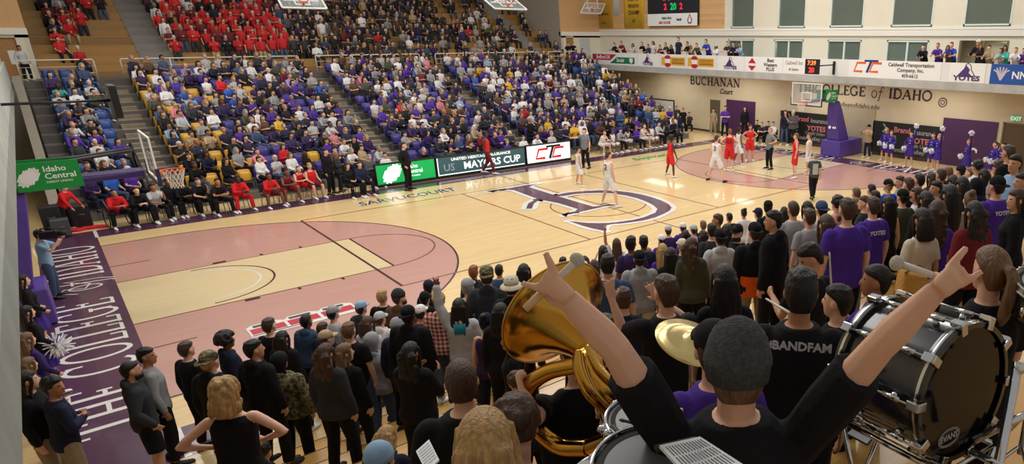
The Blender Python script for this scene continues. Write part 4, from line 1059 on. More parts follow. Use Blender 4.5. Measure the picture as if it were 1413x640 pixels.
for ln in [l for l in CROWD.strip().split('\n') if l]:
    u, v, p, skin, hair, hc, hat, hatc, top, bot, kw = parse(ln)
    P = pose(p); hz = P.headc.z
    rw = .20 if hat == 'hood' or hair in ('curly', 'afro', 'messylong') else .178 if hat else .19 if hair in ('long', 'longwavy', 'bob', 'ombre') else .168
    b = stand_at(u, v, rw, kw.get('w', headw(u, v)), hz, bool(kw.get('sit')))
    if b is None: b = stand_at(u, v, rw*1.2, headw(u, v), hz, True) or stand_at(u, v, rw*.8, headw(u, v), hz, True)
    if b is None: print('NOPLACE', ln); continue
    _, q, n, k = b
    yaw = look_yaw(q, kw.get('dy', R_.uniform(-.12, .12)))
    off = Matrix.Rotation(yaw, 3, 'Z')@V(P.headc.x*k, P.headc.y*k, 0)
    base = V(q.x-off.x, q.y-off.y, near_z(n)); TAKEN.append(V(q.x, q.y, 0))
    r = person(base, yaw, p, 1.75*k, skin, hair, hc, hat, hatc, top[0], top[1], bot[0], bot[1], R_.choice('wwb'), beard=bool(kw.get('beard')))
    a, bb = describe(hair, hc, hat, hatc, top[0], top[1])
    if kw.get('panel'):
        mb = MB(); rs = []
        for t, w in ((-.12, .178), (.0, .196), (.1, .19), (.16, .188)): rs.append([V(w*1.18*math.cos(x), -.005+(.128+.026)*1.12*math.sin(x), P.pel.z+t) for x in [2*PI*i/28 for i in range(28)]])
        o = mb.rings(rs, cap=False).build('orange_panel', cloth('orange'), r, True); a = 'person in black hoodie with orange lower panel'
    if kw.get('text'):
        back_text(r, p, top[0], kw['text'], .075, WHITE_INK, .40)
        if kw['text'] == 'GO YO': back_text(r, p, top[0], 'BE A', .07, GOLD_INK, .33)
    if kw.get('teal'):
        mb = MB()
        for i in range(5): mb.tube([P.HM@V(-.05+.025*i, -.12, -.18), P.HM@V(-.055+.027*i, -.13, -.30), P.HM@V(-.05+.025*i, -.125, -.46)], [.03, .028, .01], 7)
        mb.build('dyed_hair_ends', hairmat('teal'), r, True); bb = 'long hair dyed teal at the ends, arm raised'
    if kw.get('green'):
        MB().ball(P.HM@V(0, -.118, .062), (.034, .008, .026), 10, 6).build('cap_badge', cloth('green'), r, True)
    INFO.append((r, a, bb, (u, v)))
# ================================================================== PEP BAND in front of the camera
CHROME = mat('chrome', (205, 208, 212), .12, 1.0); BLKSHELL = mat('black_lacquer_shell', (26, 28, 32), .22, noise=.08, nscale=5, coat=.5)
BRASS = mat('lacquered_brass', (206, 156, 66), .17, 1.0, noise=.05, nscale=3); BRASSD = mat('worn_brass', (206, 162, 82), .2, 1.0)
DHEAD = mat('coated_drumhead', (186, 190, 194), .6, noise=.05, nscale=12); BLKGLOSS = mat('ebony_drumhead', (12, 12, 14), .09, spec=.35)
RUBBER = mat('black_rubber', (26, 26, 27), .7); FELT = mat('felt_mallet', (196, 190, 178), .95, bump=.5, bscale=120); WHITESTICK = mat('white_shaft', (216, 214, 208), .45); WOODSTICK = mat('hickory', (222, 186, 140), .5)
PAPER = mat('sheet_paper', (222, 226, 230), .85); INKL = mat('printed_lines', (96, 100, 110), .8)
def info(o, label, cat=None, group=None):
    o['label'] = label
    if cat: o['category'] = cat
    if group: o['group'] = group
def base_under(p, y=None):
    return near_z(tier_of(p.y if y is None else y))
# --- the drummer with both arms up
hd = at(1017, 496, 1.84); k = 1.04; bz = hd.z-1.632*k
fwd = V(CF.x, CF.y, 0).normalized(); yaw0 = math.atan2(fwd.y, fwd.x)-PI/2
heroP = dict(hpitch=.12, wide=1.12)
Ph = Pose(**heroP); off = Matrix.Rotation(yaw0, 3, 'Z')@V(Ph.headc.x*k, Ph.headc.y*k, 0)
hb = V(hd.x-off.x, hd.y-off.y, bz)
LH = dict(el=at(850, 482, 1.66), wr=at(783, 411, 1.60)); RH = dict(el=at(1214, 478, 1.66), wr=at(1291, 402, 1.58))
def px_tube(mb, Mi, pts, rad, n=8): mb.tube([Mi@at(*p) for p in pts], [r/k for r in rad], n)
def hero_hands(mb, Mi):
    d = 1.58
    # photo-left hand: back of the hand to the camera, index up, little finger out, two fingers and thumb folded
    def palm(ws, kn, dep):                                    # wrist side points, knuckle line (little..index)
        rs = []
        for t in (0, .3, .62, .9, 1.0):
            a = (ws[0][0]*(1-t)+kn[0][0]*t, ws[0][1]*(1-t)+kn[0][1]*t); b = (ws[1][0]*(1-t)+kn[1][0]*t, ws[1][1]*(1-t)+kn[1][1]*t)
            A = Mi@at(a[0], a[1], dep-.01*t); B = Mi@at(b[0], b[1], dep-.01*t); c = (A+B)/2; X = (A-B)/2*(.80 if t == 0 else .94 if t < .5 else 1.0); N = (Mi.to_3x3()@-CF).normalized()
            th = (.021 if t < .5 else .017 if t < 1 else .012)
            rs.append([c+X*math.cos(2*PI*i/12)*1.06+N*th*math.sin(2*PI*i/12) for i in range(12)])
        mb.rings(rs)
    palm(((775, 422), (797, 403)), ((753, 404), (771, 381)), d)
    px_tube(mb, Mi, [(768, 384, d), (761, 367, d-.005), (752.5, 348, d-.005)], [.0120, .0110, .0085])          # index
    px_tube(mb, Mi, [(755, 402, d), (738, 396, d-.008), (719, 390, d-.008)], [.0105, .0095, .0075])             # little
    px_tube(mb, Mi, [(766, 386, d), (755, 380, d-.012), (752, 386, d+.022), (760, 394, d+.035)], [.0120, .0115, .0105, .009])   # middle, folded
    px_tube(mb, Mi, [(761, 393, d), (749, 389, d-.012), (748, 395, d+.022), (757, 401, d+.035)], [.0115, .0110, .0105, .009])   # ring, folded
    px_tube(mb, Mi, [(780, 417, d+.012), (766, 417, d+.032), (755, 408, d+.04), (752, 402, d+.042)], [.016, .0135, .0115, .009])   # thumb
    e = 1.56
    palm(((1283, 388), (1303, 415)), ((1309, 366), (1328, 394)), e)
    px_tube(mb, Mi, [(1309, 371, e), (1321, 356, e-.005), (1334, 341, e-.005)], [.0120, .0110, .0085])
    px_tube(mb, Mi, [(1324, 394, e), (1339, 385, e-.008), (1355, 374, e-.008)], [.0105, .0095, .0075])
    px_tube(mb, Mi, [(1315, 376, e), (1326, 372, e-.012), (1328, 378, e+.022), (1318, 386, e+.035)], [.0120, .0115, .0105, .009])
    px_tube(mb, Mi, [(1320, 385, e), (1331, 380, e-.012), (1332, 386, e+.022), (1323, 391, e+.035)], [.0115, .0110, .0105, .009])
    px_tube(mb, Mi, [(1290, 396, e+.012), (1300, 384, e+.032), (1311, 378, e+.04), (1318, 380, e+.042)], [.016, .0135, .0115, .009])
hero = custom_person(hb, yaw0, k, 'hero', heroP, {-1: (LH['el'], LH['wr'], at(757, 385, 1.58)), 1: (RH['el'], RH['wr'], at(1322, 372, 1.56))}, hero_hands, ('none', 'none'),
    skin='fair', hair='bob', hc='lightbrown', hat='beanie', hatc='charcoal', top='tee', tc='black', bot='trousers', bc='black', shoes='b', vox=.0062)
for c in list(hero.children):
    if c.name.startswith('hair'): bpy.data.objects.remove(c)
linkmesh('hair', head_mesh('hair', 'short'), [hairmat('lightbrown')], hero, Ph.HM@Matrix.Translation((0, -.0, -.02))@Matrix.Diagonal((.98, .96, .98, 1)))
for c in hero.children:
    if c.name.startswith('beanie'):
        c.matrix_basis = Ph.HM@Matrix.Translation((0, -.008, -.056))@Matrix.Diagonal((1.04, 1.04, 1.22, 1)); c.material_slots[0].material = mat('heather_knit', (74, 76, 80), .95, noise=.35, nscale=70, bump=1.0, bscale=160)
    if c.name.startswith('t_shirt'): c.material_slots[0].material = mat('black_jersey_knit', (28, 28, 32), .85, noise=.08, nscale=10, bump=.9, bscale=7, spec=.15)
info(hero, 'person in charcoal beanie and black T-shirt raising both arms with horn signs')
TAKEN.append(V(hd.x, hd.y, 0))
def mallet(ball, a, b, r, label):
    root = empty('bass_drum_mallet', ball); q = lambda p: p-ball
    mb = MB(); ax = (a-ball).normalized(); mb.ball((0, 0, 0), (r, r, r*.86), 18, 12, M=ax.to_track_quat('Z', 'Y').to_matrix()); mb.build('mallet_head', FELT, root, True)
    m2 = MB(); m2.tube([q(ball+ax*r*.7), q(lerp(a, b, .0)), q(b)], [.0095, .0095, .0085], 10); m2.build('shaft', WHITESTICK, root, True)
    e = MB(); e.tube([q(lerp(a, b, .72)), q(b+ax*.03)], [.011, .0105], 10); e.build('handle_grip', WOODSTICK, root, True)
    info(root, label, 'mallet')
mallet(at(796.5, 358.5, 1.60), at(790, 365, 1.595), at(737, 414, 1.615), .0195, 'grey felt bass drum mallet held in the raised hand before the sousaphone bell')
mallet(at(1237, 363, 1.60), at(1244, 365, 1.595), at(1306, 386, 1.585), .0195, 'white felt bass drum mallet held in the raised hand beside the ponytailed drummer')
# --- bass drum on its stand
Fh, Bh = at(1330, 541, 2.39), at(1214, 494, 2.70); ax = (Fh-Bh).normalized(); Ld = (Fh-Bh).length; RD = .258
Q = ax.to_track_quat('Z', 'Y').to_matrix().to_4x4(); Mb = Matrix.Translation(Bh)@Q
bd = empty('bass_drum', Bh)
Mr = Q                                                        # local to the drum root (no rotation on the root)
mb = MB(); mb.lathe([(RD-.012, .02), (RD-.008, .022), (RD-.008, Ld-.022), (RD-.012, Ld-.02)], Mr, 64); smooth_by_angle(mb.build('shell', BLKSHELL, bd))
for nm, z0, z1, hm in (('rear_head', .004, .016, DHEAD), ('front_head', Ld-.016, Ld-.004, BLKGLOSS)):
    mb = MB(); mb.lathe([(RD-.014, z0), (RD-.014, z1)], Mr, 64); mb.build(nm, hm, bd)
for z0 in (-.008, Ld-.032):
    mb = MB(); prof = [(RD-.012, z0), (RD+.008, z0), (RD+.010, z0+.02), (RD+.008, z0+.04), (RD-.012, z0+.04)]
    mb.lathe(prof, Mr, 64, cap=False); mb.add([], []); o = mb.build('hoop', BLKSHELL, bd); smooth_by_angle(o)
    m2 = MB(); m2.lathe([(RD+.0102, z0+.014), (RD+.0108, z0+.02), (RD+.0102, z0+.026)], Mr, 64, cap=False); m2.build('hoop_inlay', CHROME, o, True)
up = Q.inverted().to_3x3()@V(0, 0, 1); a0 = math.atan2(up.y, up.x)
for i in range(10):
    a = a0+2*PI*i/10+.2; dx, dy = math.cos(a), math.sin(a)
    P3 = lambda r, z: Mr@V(r*dx, r*dy, z)
    m1 = MB(); m1.tube([P3(RD+.026, -.012), P3(RD+.026, Ld+.012)], .0042, 8); rod = m1.build('tension_rod', CHROME, bd, True)
    for zz, zl in ((0, .10), (Ld, Ld-.10)):
        c = MB(); s = 1 if zz else -1; tg = V(-dy, dx, 0)
        cl = [(RD+.034, zz+s*.012), (RD+.034, zz-s*.03), (RD+.016, zz-s*.03), (RD+.012, zz+s*.012), (RD-.016, zz+s*.012), (RD-.016, zz+s*.02), (RD+.03, zz+s*.02)]
        pts = [[Mr@(V(r*dx, r*dy, z)+tg*w) for r, z in cl] for w in (-.016, .016)]
        c.rings(pts); o = c.build('claw_hook', CHROME, rod); bevel(o, .003)
        l = MB(); l.tube([P3(RD-.01, zl), P3(RD+.012, zl)], [.014, .012], 10); l.tube([P3(RD+.022, zl-.035), P3(RD+.022, zl+.035)], [.010, .010], 10); l.build('lug', CHROME, rod, True)
# head logo
n_ = ax; upv = (V(0, 0, 1)-n_*n_.z).normalized(); rt = upv.cross(n_)
lc = Q.to_3x3()@V(0, 0, 0)
pc = at(1309, 603, 2.40); tt = (Fh+ax*.0-pc).dot(ax)/ray(1309, 603).normalized().dot(ax); pl = pc+ray(1309, 603).normalized()*(tt-.004)
pl = CAM+ray(1309, 603)*(((Fh-ax*.003)-CAM).dot(ax)/ray(1309, 603).dot(ax))
Fm = frame(pl-Bh+ax*.0015, rt, upv)
LOGO = mat('grey_logo_print', (168, 170, 174), .5)
flat_text('logo_lettering', 'EVANS', .034, LOGO, bd, Fm, ext=.0005, bold=.001)
mb = MB()
for rr_ in ((.062, .036), (.056, .030)):
    line(mb, [(rr_[0]*math.cos(2*PI*i/40), rr_[1]*math.sin(2*PI*i/40)) for i in range(41)], .003, .0004)
o = mb.build('logo_ring', LOGO, bd); o.matrix_basis = Fm
info(bd, 'black bass drum with chrome rods and EVANS logo, lying on a folding chrome stand', 'drum')
TAKEN.append(V(Bh.x, Bh.y, 0)); TAKEN.append(V(Fh.x, Fh.y, 0))
# stand: cradle rails and crossing legs down to the tread
side_ = ax.cross(V(0, 0, 1)).normalized(); dn = side_.cross(ax).normalized(); dn = dn if dn.z < 0 else -dn
ctr = (Fh+Bh)/2; st = empty('drum_stand', V(ctr.x, ctr.y, base_under(ctr)))
rel = lambda p: p-V(ctr.x, ctr.y, base_under(ctr))
flz = base_under(ctr)
def foot(p, z=None): return V(p.x, p.y, base_under(p)+.012)
rails = {}
for s in (-1, 1):
    q = [ctr+dn*(RD*.86+.03)+side_*s*RD*.62+ax*(t*Ld*.62) for t in (-1, 1)]
    rails[s] = q; mb = MB(); mb.tube([rel(x) for x in q], .011, 10); mb.build('cradle_rail', CHROME, st, True)
    for x in q:
        c = MB(); c.tube([rel(x), rel(x-dn*.05+side_*s*.05)], [.014, .012], 10); c.build('cradle_pad', RUBBER, st, True)
for i in (0, 1):
    for s in (-1, 1):
        f = foot(rails[-s][i]+side_*(-s)*.06+V(0, 0, 0)+ax*(.05 if i else -.05)); mb = MB(); mb.tube([rel(rails[s][i]), rel(f)], .011, 10); lg = mb.build('leg', CHROME, st, True)
        c = MB(); c.ball(rel(f), .016, 10, 7); c.build('rubber_foot', RUBBER, lg, True)
mb = MB(); mb.tube([rel(rails[1][0]), rel(rails[-1][0])], .008, 8); mb.tube([rel(rails[1][1]), rel(rails[-1][1])], .008, 8); mb.build('cross_bar', CHROME, st, True)
info(st, 'folding chrome stand carrying the black bass drum', 'drum stand')
# second stand / frame at the lower right corner
fr = empty('percussion_rack', V(*at(1385, 600, 2.3))); fp = V(*fr.location)
fz = base_under(fp)
mb = MB(); P_ = lambda u, v, d: at(u, v, d)-fp
mb.tube([P_(1405, 500, 2.3), P_(1378, 640, 2.25), P_(1370, 690, 2.2)], .017, 12); mb.build('upright_pipe', CHROME, fr, True)
mb = MB(); mb.tube([P_(1345, 607, 2.35), P_(1388, 585, 2.3), P_(1425, 568, 2.28)], .014, 12); mb.build('rail_pipe', CHROME, fr, True)
mb = MB(); mb.tube([P_(1340, 622, 2.32), P_(1400, 652, 2.2)], .014, 12); mb.build('lower_pipe', CHROME, fr, True)
mb = MB(); mb.ball(P_(1386, 588, 2.29), .026, 12, 8); mb.ball(P_(1405, 508, 2.3), .024, 12, 8); mb.build('clamp', CHROME, fr, True)
mb = MB(); mb.tube([P_(1370, 690, 2.2), V(P_(1370, 690, 2.2).x, P_(1370, 690, 2.2).y, fz-fp.z+.0)], .017, 12); mb.build('foot_pipe', CHROME, fr, True)
info(fr, 'chrome pipe percussion rack beside the bass drum head', 'rack')
# music clip on the drum
def sheet(name, cs, label, cat, lines=9, th=.002, parent=None):
    c = [V(*at(*q)) for q in cs]; o0 = sum(c, V(0, 0, 0))/4; root = empty(name, o0)
    n = (c[1]-c[0]).cross(c[3]-c[0]).normalized(); n = n if n.dot(CAM-o0) > 0 else -n
    mb = MB(); mb.rings([[q-o0-n*th for q in c], [q-o0 for q in c]]); mb.build('sheet', PAPER, root)
    m2 = MB()
    for i in range(lines):
        t = (i+1)/(lines+1.5); a = lerp(c[0], c[3], t); b = lerp(c[1], c[2], t); h = (c[3]-c[0])*.025
        for q0, q1 in ((.08, .34), (.37, .6), (.63, .9)):
            m2.quad(lerp(a, b, q0)-o0+n*.0006, lerp(a, b, q1)-o0+n*.0006, lerp(a, b, q1)+h-o0+n*.0006, lerp(a, b, q0)+h-o0+n*.0006)
    m2.build('printed_staves', INKL, root)
    info(root, label, cat); return root, n, o0, c
rt_, n, o0, c = sheet('music_sheet', [(1287, 433, 2.44), (1305, 438, 2.42), (1283, 470, 2.36), (1263, 462, 2.38)], 'small white music sheet clipped on top of the bass drum', 'sheet music', 8)
mb = MB(); a, b = c[1]-o0, c[2]-o0; mb.rings([[a, b, b-n*.03, a-n*.03], [a+(c[1]-c[0])*.35, b+(c[1]-c[0])*.35, b+(c[1]-c[0])*.35-n*.03, a+(c[1]-c[0])*.35-n*.03]]); mb.build('lyre_clip', RUBBER, rt_)
pd = empty('practice_pad', at(1318, 432, 2.55)); mb = MB(); pp = V(*pd.location)
mb.tube([at(1298, 424, 2.58)-pp, at(1338, 440, 2.52)-pp], [.022, .022], 12, flat=.5); mb.build('pad', mat('grey_felt', (112, 114, 118), .9), pd, True)
mb = MB(); mb.tube([at(1322, 443, 2.5)-pp, at(1312, 452, 2.48)-pp], .009, 8); mb.ball(at(1322, 443, 2.5)-pp, .013, 8, 6); mb.build('bracket', CHROME, pd, True)
info(pd, 'grey felt damper pad on a chrome bracket over the bass drum', 'drum pad')
# phone lying on the tread
ph = empty('phone', onz(1188, 601, 3.96 if False else near_z(9))); 
zt = near_z(tier_of(at(1188, 601, 2.5).y)); pc = onz(1188, 601, zt); ph.location = (pc.x, pc.y, zt)
cs = [onz(*q, zt)-V(pc.x, pc.y, zt) for q in ((1181, 587), (1209, 602), (1197, 616), (1167, 600))]
mb = MB(); mb.rings([[q+V(0, 0, .001) for q in cs], [q+V(0, 0, .011) for q in cs]]); bevel(mb.build('case', RUBBER, ph), .004)
mb = MB(); mb.add([q*.9+V(0, 0, .0125) for q in cs], [(0, 1, 2, 3)]); mb.build('screen', mat('silver_phone_back', (190, 196, 206), .3), ph)
info(ph, 'silver phone in a dark case lying on the wooden bleacher tread', 'phone')
# --- tenor drums below the camera
def drum(c, r, h, tilt, label, lugs=6, nm='tenor_drum', sticks=None):
    root = empty(nm, c); nrm = tilt.normalized(); Qd = nrm.to_track_quat('Z', 'Y').to_matrix().to_4x4()
    mb = MB(); mb.lathe([(r-.006, -h), (r-.004, -h+.004), (r-.004, -.004), (r-.008, 0)], Qd, 48); smooth_by_angle(mb.build('shell', BLKSHELL, root))
    mb = MB(); mb.lathe([(r-.004, -.002), (r-.004, .004), (r-.02, .006)], Qd, 48); mb.build('head', DHEAD if nm != 'floor_tom' else mat('smoke_drumhead', (92, 94, 98), .35, noise=.15, nscale=6), root, True)
    mb = MB()
    mb.tube([Qd@V((r+.004)*math.cos(2*PI*i/48), (r+.004)*math.sin(2*PI*i/48), .012) for i in range(48)], .0055, 8, close=True)
    mb.lathe([(r+.003, .012), (r+.006, -.012), (r+.012, -.016), (r+.012, -.019), (r+.003, -.019)], Qd, 48, cap=False); smooth_by_angle(mb.build('rim', CHROME, root))
    mb = MB(); mb.lathe([(r-.012, .0065), (r-.02, .0085), (r-.028, .0065)], Qd, 48, cap=False); mb.build('edge_ring', RUBBER, root, True)
    for i in range(lugs):
        a = 2*PI*i/lugs+.3; mb = MB(); q = lambda rr, z: Qd@V(rr*math.cos(a), rr*math.sin(a), z)
        mb.tube([q(r+.013, .006), q(r+.013, -h*.75)], .004, 8); mb.ball(q(r+.013, .004), .0075, 8, 6); mb.tube([q(r+.008, -h*.45), q(r+.008, -h*.8)], [.011, .011], 10); mb.build('lug', CHROME, root, True)
    info(root, label, 'drum'); return root, Qd
tl = V(-.10, -.12, 1)
t1, Q1 = drum(at(888, 580, 2.12), .118, .16, tl, 'small tenor drum with grey head and two sticks lying on it')
t2, Q2 = drum(at(902, 645, 1.80), .165, .22, V(-.05, -.10, 1), 'larger dark-headed tenor drum nearest the camera, beside a printed score', 8, 'floor_tom')
t3, Q3 = drum(at(838, 668, 1.80), .10, .15, tl, 'small drum at the bottom frame edge, mostly below the white carrier bar', 5)
for a, b in (((855, 579), (906, 590)), ((878, 574), (908, 578))):
    r_ = empty('drumstick', at(a[0], a[1], 2.08)); p0 = V(*r_.location); mb = MB(); p1 = at(b[0], b[1], 2.04)-p0
    mb.tube([V(0, 0, 0), p1*.08, p1*.16, p1*.6, p1], [.004, .0065, .005, .0075, .008], 10); mb.build('stick', mat('black_stick', (44, 44, 48), .5), r_, True)
    info(r_, 'black drumstick %s on the small tenor drum head' % ('lying across' if a[0] == 855 else 'tucked behind the other stick'), 'drumstick')
cr = empty('drum_carrier', at(835, 625, 1.86)); p0 = V(*cr.location)
c4 = [at(*q)-p0 for q in ((832, 612, 1.95), (853, 620, 1.9), (815, 655, 1.8), (792, 643, 1.82))]
mb = MB(); mb.rings([[q-V(0, 0, .03) for q in c4], c4]); bevel(mb.build('carrier_bar', mat('pale_grey_plastic', (168, 174, 180), .45), cr), .006)
m_ = lerp(lerp(c4[0], c4[1], .5), lerp(c4[3], c4[2], .5), .42); ux = (c4[1]-c4[0]).normalized(); uy = (c4[0]-c4[3]).normalized()
flat_text('letter', 'M', .045, mat('black_ink', (24, 24, 26), .6), cr, frame(m_+ux.cross(uy)*.0015, ux, uy), ext=.0006, bold=.003)
mb = MB(); mb.tube([at(845, 590, 2.02)-p0, at(862, 612, 1.94)-p0, at(890, 632, 1.86)-p0, at(905, 650, 1.8)-p0], [.012, .010, .009, .009], 10); mb.build('hinge_arm', CHROME, cr, True)
mb = MB()
for q in ((830, 592, 2.03), (838, 598, 2.0), (846, 606, 1.97), (862, 606, 1.95)): mb.ball(at(*q)-p0, .014, 10, 7)
mb.tube([at(826, 593, 2.05)-p0, at(838, 595, 2.02)-p0], .008, 8); mb.build('wing_nuts', CHROME, cr, True)
info(cr, 'pale grey drum carrier bar printed with a letter M at the bottom edge', 'drum carrier')
# legs that carry the tenor set
sd = empty('tenor_stand', V(t2.location.x, t2.location.y, near_z(tier_of(t2.location.y)))); p0 = V(*sd.location)
for q in (t1, t2, t3):
    mb = MB(); b = V(*q.location)-p0; mb.tube([b-V(0, 0, .12), V(b.x, b.y, near_z(tier_of(q.location.y))-p0.z+.01)], .012, 10); mb.build('leg', CHROME, sd, True)
mb = MB(); bb = [V(*q.location)-p0-V(0, 0, .3) for q in (t1, t2, t3)]; mb.tube([bb[0], bb[1], bb[2], bb[0]], .010, 8); mb.build('frame_bar', CHROME, sd, True)
info(sd, 'chrome floor stand carrying the tenor drums', 'drum stand')
rt_, n, o0, c = sheet('score_booklet', [(966, 602, 1.70), (1025, 640, 1.52), (960, 668, 1.42), (910, 614, 1.62)], 'open printed score lying by the drums at the bottom edge', 'booklet', 13, .008)
mb = MB(); mb.rings([[q-o0-n*.009-(c[1]-c[0]).normalized()*.03 for q in (c[0], lerp(c[0], c[1], .1), lerp(c[3], c[2], .1), c[3])], [q-o0-n*.02-(c[1]-c[0]).normalized()*.03 for q in (c[0], lerp(c[0], c[1], .1), lerp(c[3], c[2], .1), c[3])]]); mb.build('binder_clip', RUBBER, rt_)
# --- cymbal
cc = at(953, 470, 3.0); cy = empty('cymbal', cc); cn = V(.12, -.38, 1).normalized(); Qc = cn.to_track_quat('Z', 'Y').to_matrix().to_4x4()
mb = MB(); mb.lathe([(.002, .030), (.018, .028), (.032, .016), (.045, .010), (.10, .004), (.168, -.006), (.168, -.0075), (.10, .0025), (.045, .0085), (.03, .013), (.002, .026)], Qc, 64)
mc = bpy.data.materials.new('hammered_bronze'); mc.use_nodes = True; b_ = mc.node_tree.nodes['Principled BSDF']; b_.inputs['Base Color'].default_value = lin((222, 200, 140)); b_.inputs['Metallic'].default_value = 1; b_.inputs['Roughness'].default_value = .24; b_.inputs['Anisotropic'].default_value = .85
tg = mc.node_tree.nodes.new('ShaderNodeTangent'); tg.direction_type = 'RADIAL'; tg.axis = 'Z'; mc.node_tree.links.new(tg.outputs[0], b_.inputs['Tangent'])
mb2 = MB(); mb2.v, mb2.f, mb2.m = [tuple(Qc.inverted()@V(*q)) for q in mb.v], mb.f, mb.m
o = mb2.build('plate', mc, cy, True); o.matrix_basis = Qc
mb = MB(); mb.tube([cn*.028, cn*.05], [.012, .010], 12); mb.ball(cn*.058, (.010, .010, .012), 10, 7); mb.build('wing_nut', RUBBER, cy, True)
zt = base_under(cc); mb = MB(); mb.tube([-cn*.0, -cn*.03, V(0, 0, -.12), V(0, 0, zt+.42-cc.z)], .010, 10); mb.tube([V(0, 0, -.3), V(0, 0, zt+.2-cc.z)], .014, 10); mb.build('stand_pole', CHROME, cy, True)
for i in range(3):
    a = 2*PI*i/3; mb = MB(); f = V(.22*math.cos(a), .22*math.sin(a), zt+.012-cc.z); mb.tube([V(0, 0, zt+.5-cc.z), f], .008, 8); mb.build('stand_leg', CHROME, cy, True)
info(cy, 'bronze cymbal on a stand behind the black beanie drummer', 'cymbal'); cy['label'] = 'bronze cymbal on a thin stand in front of the beanie-wearing drummer'
# --- sousaphone and its player
BM = at(764, 430, 3.32); BT = at(806, 500, 2.95); bax = (BM-BT); bl_ = bax.length
ban = V(-.62, .62, .42).normalized()
ban = (bax.normalized()*.55+V(-.35, .75, .35).normalized()*.45).normalized()
so = empty('sousaphone', BT); Qs = ban.to_track_quat('Z', 'Y').to_matrix().to_4x4(); Ms = Matrix.Translation(BM-BT-ban*.05)@Qs
prof = [(.285, .04), (.29, .045), (.295, .04), (.290, .030), (.26, .015), (.215, -.02), (.165, -.08), (.125, -.15), (.10, -.22), (.086, -.29), (.078, -.33)]
inner = [(r-.004, z+.004) for r, z in prof[::-1][:-2]]
mb = MB(); mb.lathe(prof+inner[0:0], Ms, 64, cap=False); mb.lathe(inner, Ms, 64, cap=False); mb.build('bell', BRASS, so, True)
mb = MB(); rr_ = [Ms@V(.293*math.cos(2*PI*i/64), .293*math.sin(2*PI*i/64), .04) for i in range(64)]; mb.tube(rr_, .007, 8, close=True); mb.build('bell_rim', BRASSD, so, True)
def smoothcurve(P, n=8):
    P = [V(*p) for p in P]; out = []
    for i in range(len(P)-1):
        a, b, c, d = P[max(i-1, 0)], P[i], P[i+1], P[min(i+2, len(P)-1)]
        for j in range(n):
            t = j/n; out.append(.5*((2*b)+(-a+c)*t+(2*a-5*b+4*c-d)*t*t+(-a+3*b-3*c+d)*t**3))
    out.append(P[-1]); return out
S_ = lambda u, v, d: at(u, v, d)-BT
neck0 = Ms@V(0, 0, -.33)
def sp(pts, r0, r1, nm, m=BRASS, n=14):
    c = smoothcurve(pts); mb = MB(); mb.tube(c, [r0+(r1-r0)*i/(len(c)-1) for i in range(len(c))], n); mb.build(nm, m, so, True)
sp([neck0, S_(812, 497, 2.86), S_(818, 520, 2.80), S_(838, 541, 2.78), S_(858, 560, 2.82), S_(864, 584, 2.9), S_(846, 604, 3.0), S_(815, 618, 3.1)], .076, .046, 'body_branch')
sp([S_(815, 618, 3.1), S_(775, 616, 3.2), S_(742, 592, 3.2), S_(727, 560, 3.12), S_(733, 530, 3.02), S_(757, 513, 2.95), S_(785, 506, 2.88), S_(803, 503, 2.84)], .046, .034, 'shoulder_branch')
for i, (du, dv, r) in enumerate([(-16, 8, .016), (-9, 14, .013), (-20, 18, .012), (10, -5, .015), (18, 4, .013), (-2, 22, .011)]):
    sp([S_(806+du*.5, 480+dv*.5, 2.78), S_(814+du*.8, 505+dv*.6, 2.74), S_(828+du, 526+dv*.9, 2.72), S_(848+du, 545+dv, 2.74), S_(864+du*.8, 566+dv, 2.8)], r, r, 'crook_tube', BRASSD if i % 2 else BRASS, 10)
for i in range(4):
    sp([S_(828+i*4, 588+i*3, 2.98), S_(842+i*4, 570+i*4, 2.92), S_(852+i*2, 560+i*6, 2.94), S_(846+i*2, 590+i*4, 3.0), S_(830+i*4, 600+i*3, 3.0)], .009, .009, 'valve_slide', BRASSD, 8)
for i in range(3):
    mb = MB(); a = S_(826+i*9, 575+i*7, 2.95); mb.tube([a, a+V(.0, .0, .09)], [.017, .017], 12); mb.tube([a+V(0, 0, .09), a+V(0, 0, .115)], [.006, .006], 8); mb.ball(a+V(0, 0, .118), (.011, .011, .004), 10, 5); mb.build('valve', CHROME, so, True)
info(so, 'gold brass sousaphone with wide flared bell worn around the player', 'sousaphone')
def std_person(u, v, d, yaw, p, label, base=None, z=None, **kw):
    hd = at(u, v, d); P = pose(p) if p in POSES or p in PCACHE else None
    n = tier_of(hd.y) if z is None else None; zz = near_z(n) if z is None else z
    kk = (hd.z-zz)/P.headc.z; kk = min(1.18, max(.82, kk)); zz2 = hd.z-P.headc.z*kk
    of = Matrix.Rotation(yaw, 3, 'Z')@V(P.headc.x*kk, P.headc.y*kk, 0)
    TAKEN.append(V(hd.x, hd.y, 0))
    if z is None:      # stand on the tread nearest below that keeps the head where it is seen
        zz2 = zz
        kk = (hd.z-zz)/P.headc.z
    r = person(V(hd.x-of.x, hd.y-of.y, zz2), yaw, p, 1.75*kk, **kw); r['label'] = label; return r
POSES['tuba'] = dict(lean=.42, hyaw=.5, hpitch=.3, wide=1.2)
hp_ = at(794, 492, 3.42); nt = tier_of(hp_.y); Pt = Pose(**POSES['tuba']); kt = 1.02; yt = yaw0+.25
of = Matrix.Rotation(yt, 3, 'Z')@V(Pt.headc.x*kt, Pt.headc.y*kt, 0); tb_ = V(hp_.x-of.x, hp_.y-of.y, hp_.z-Pt.headc.z*kt)
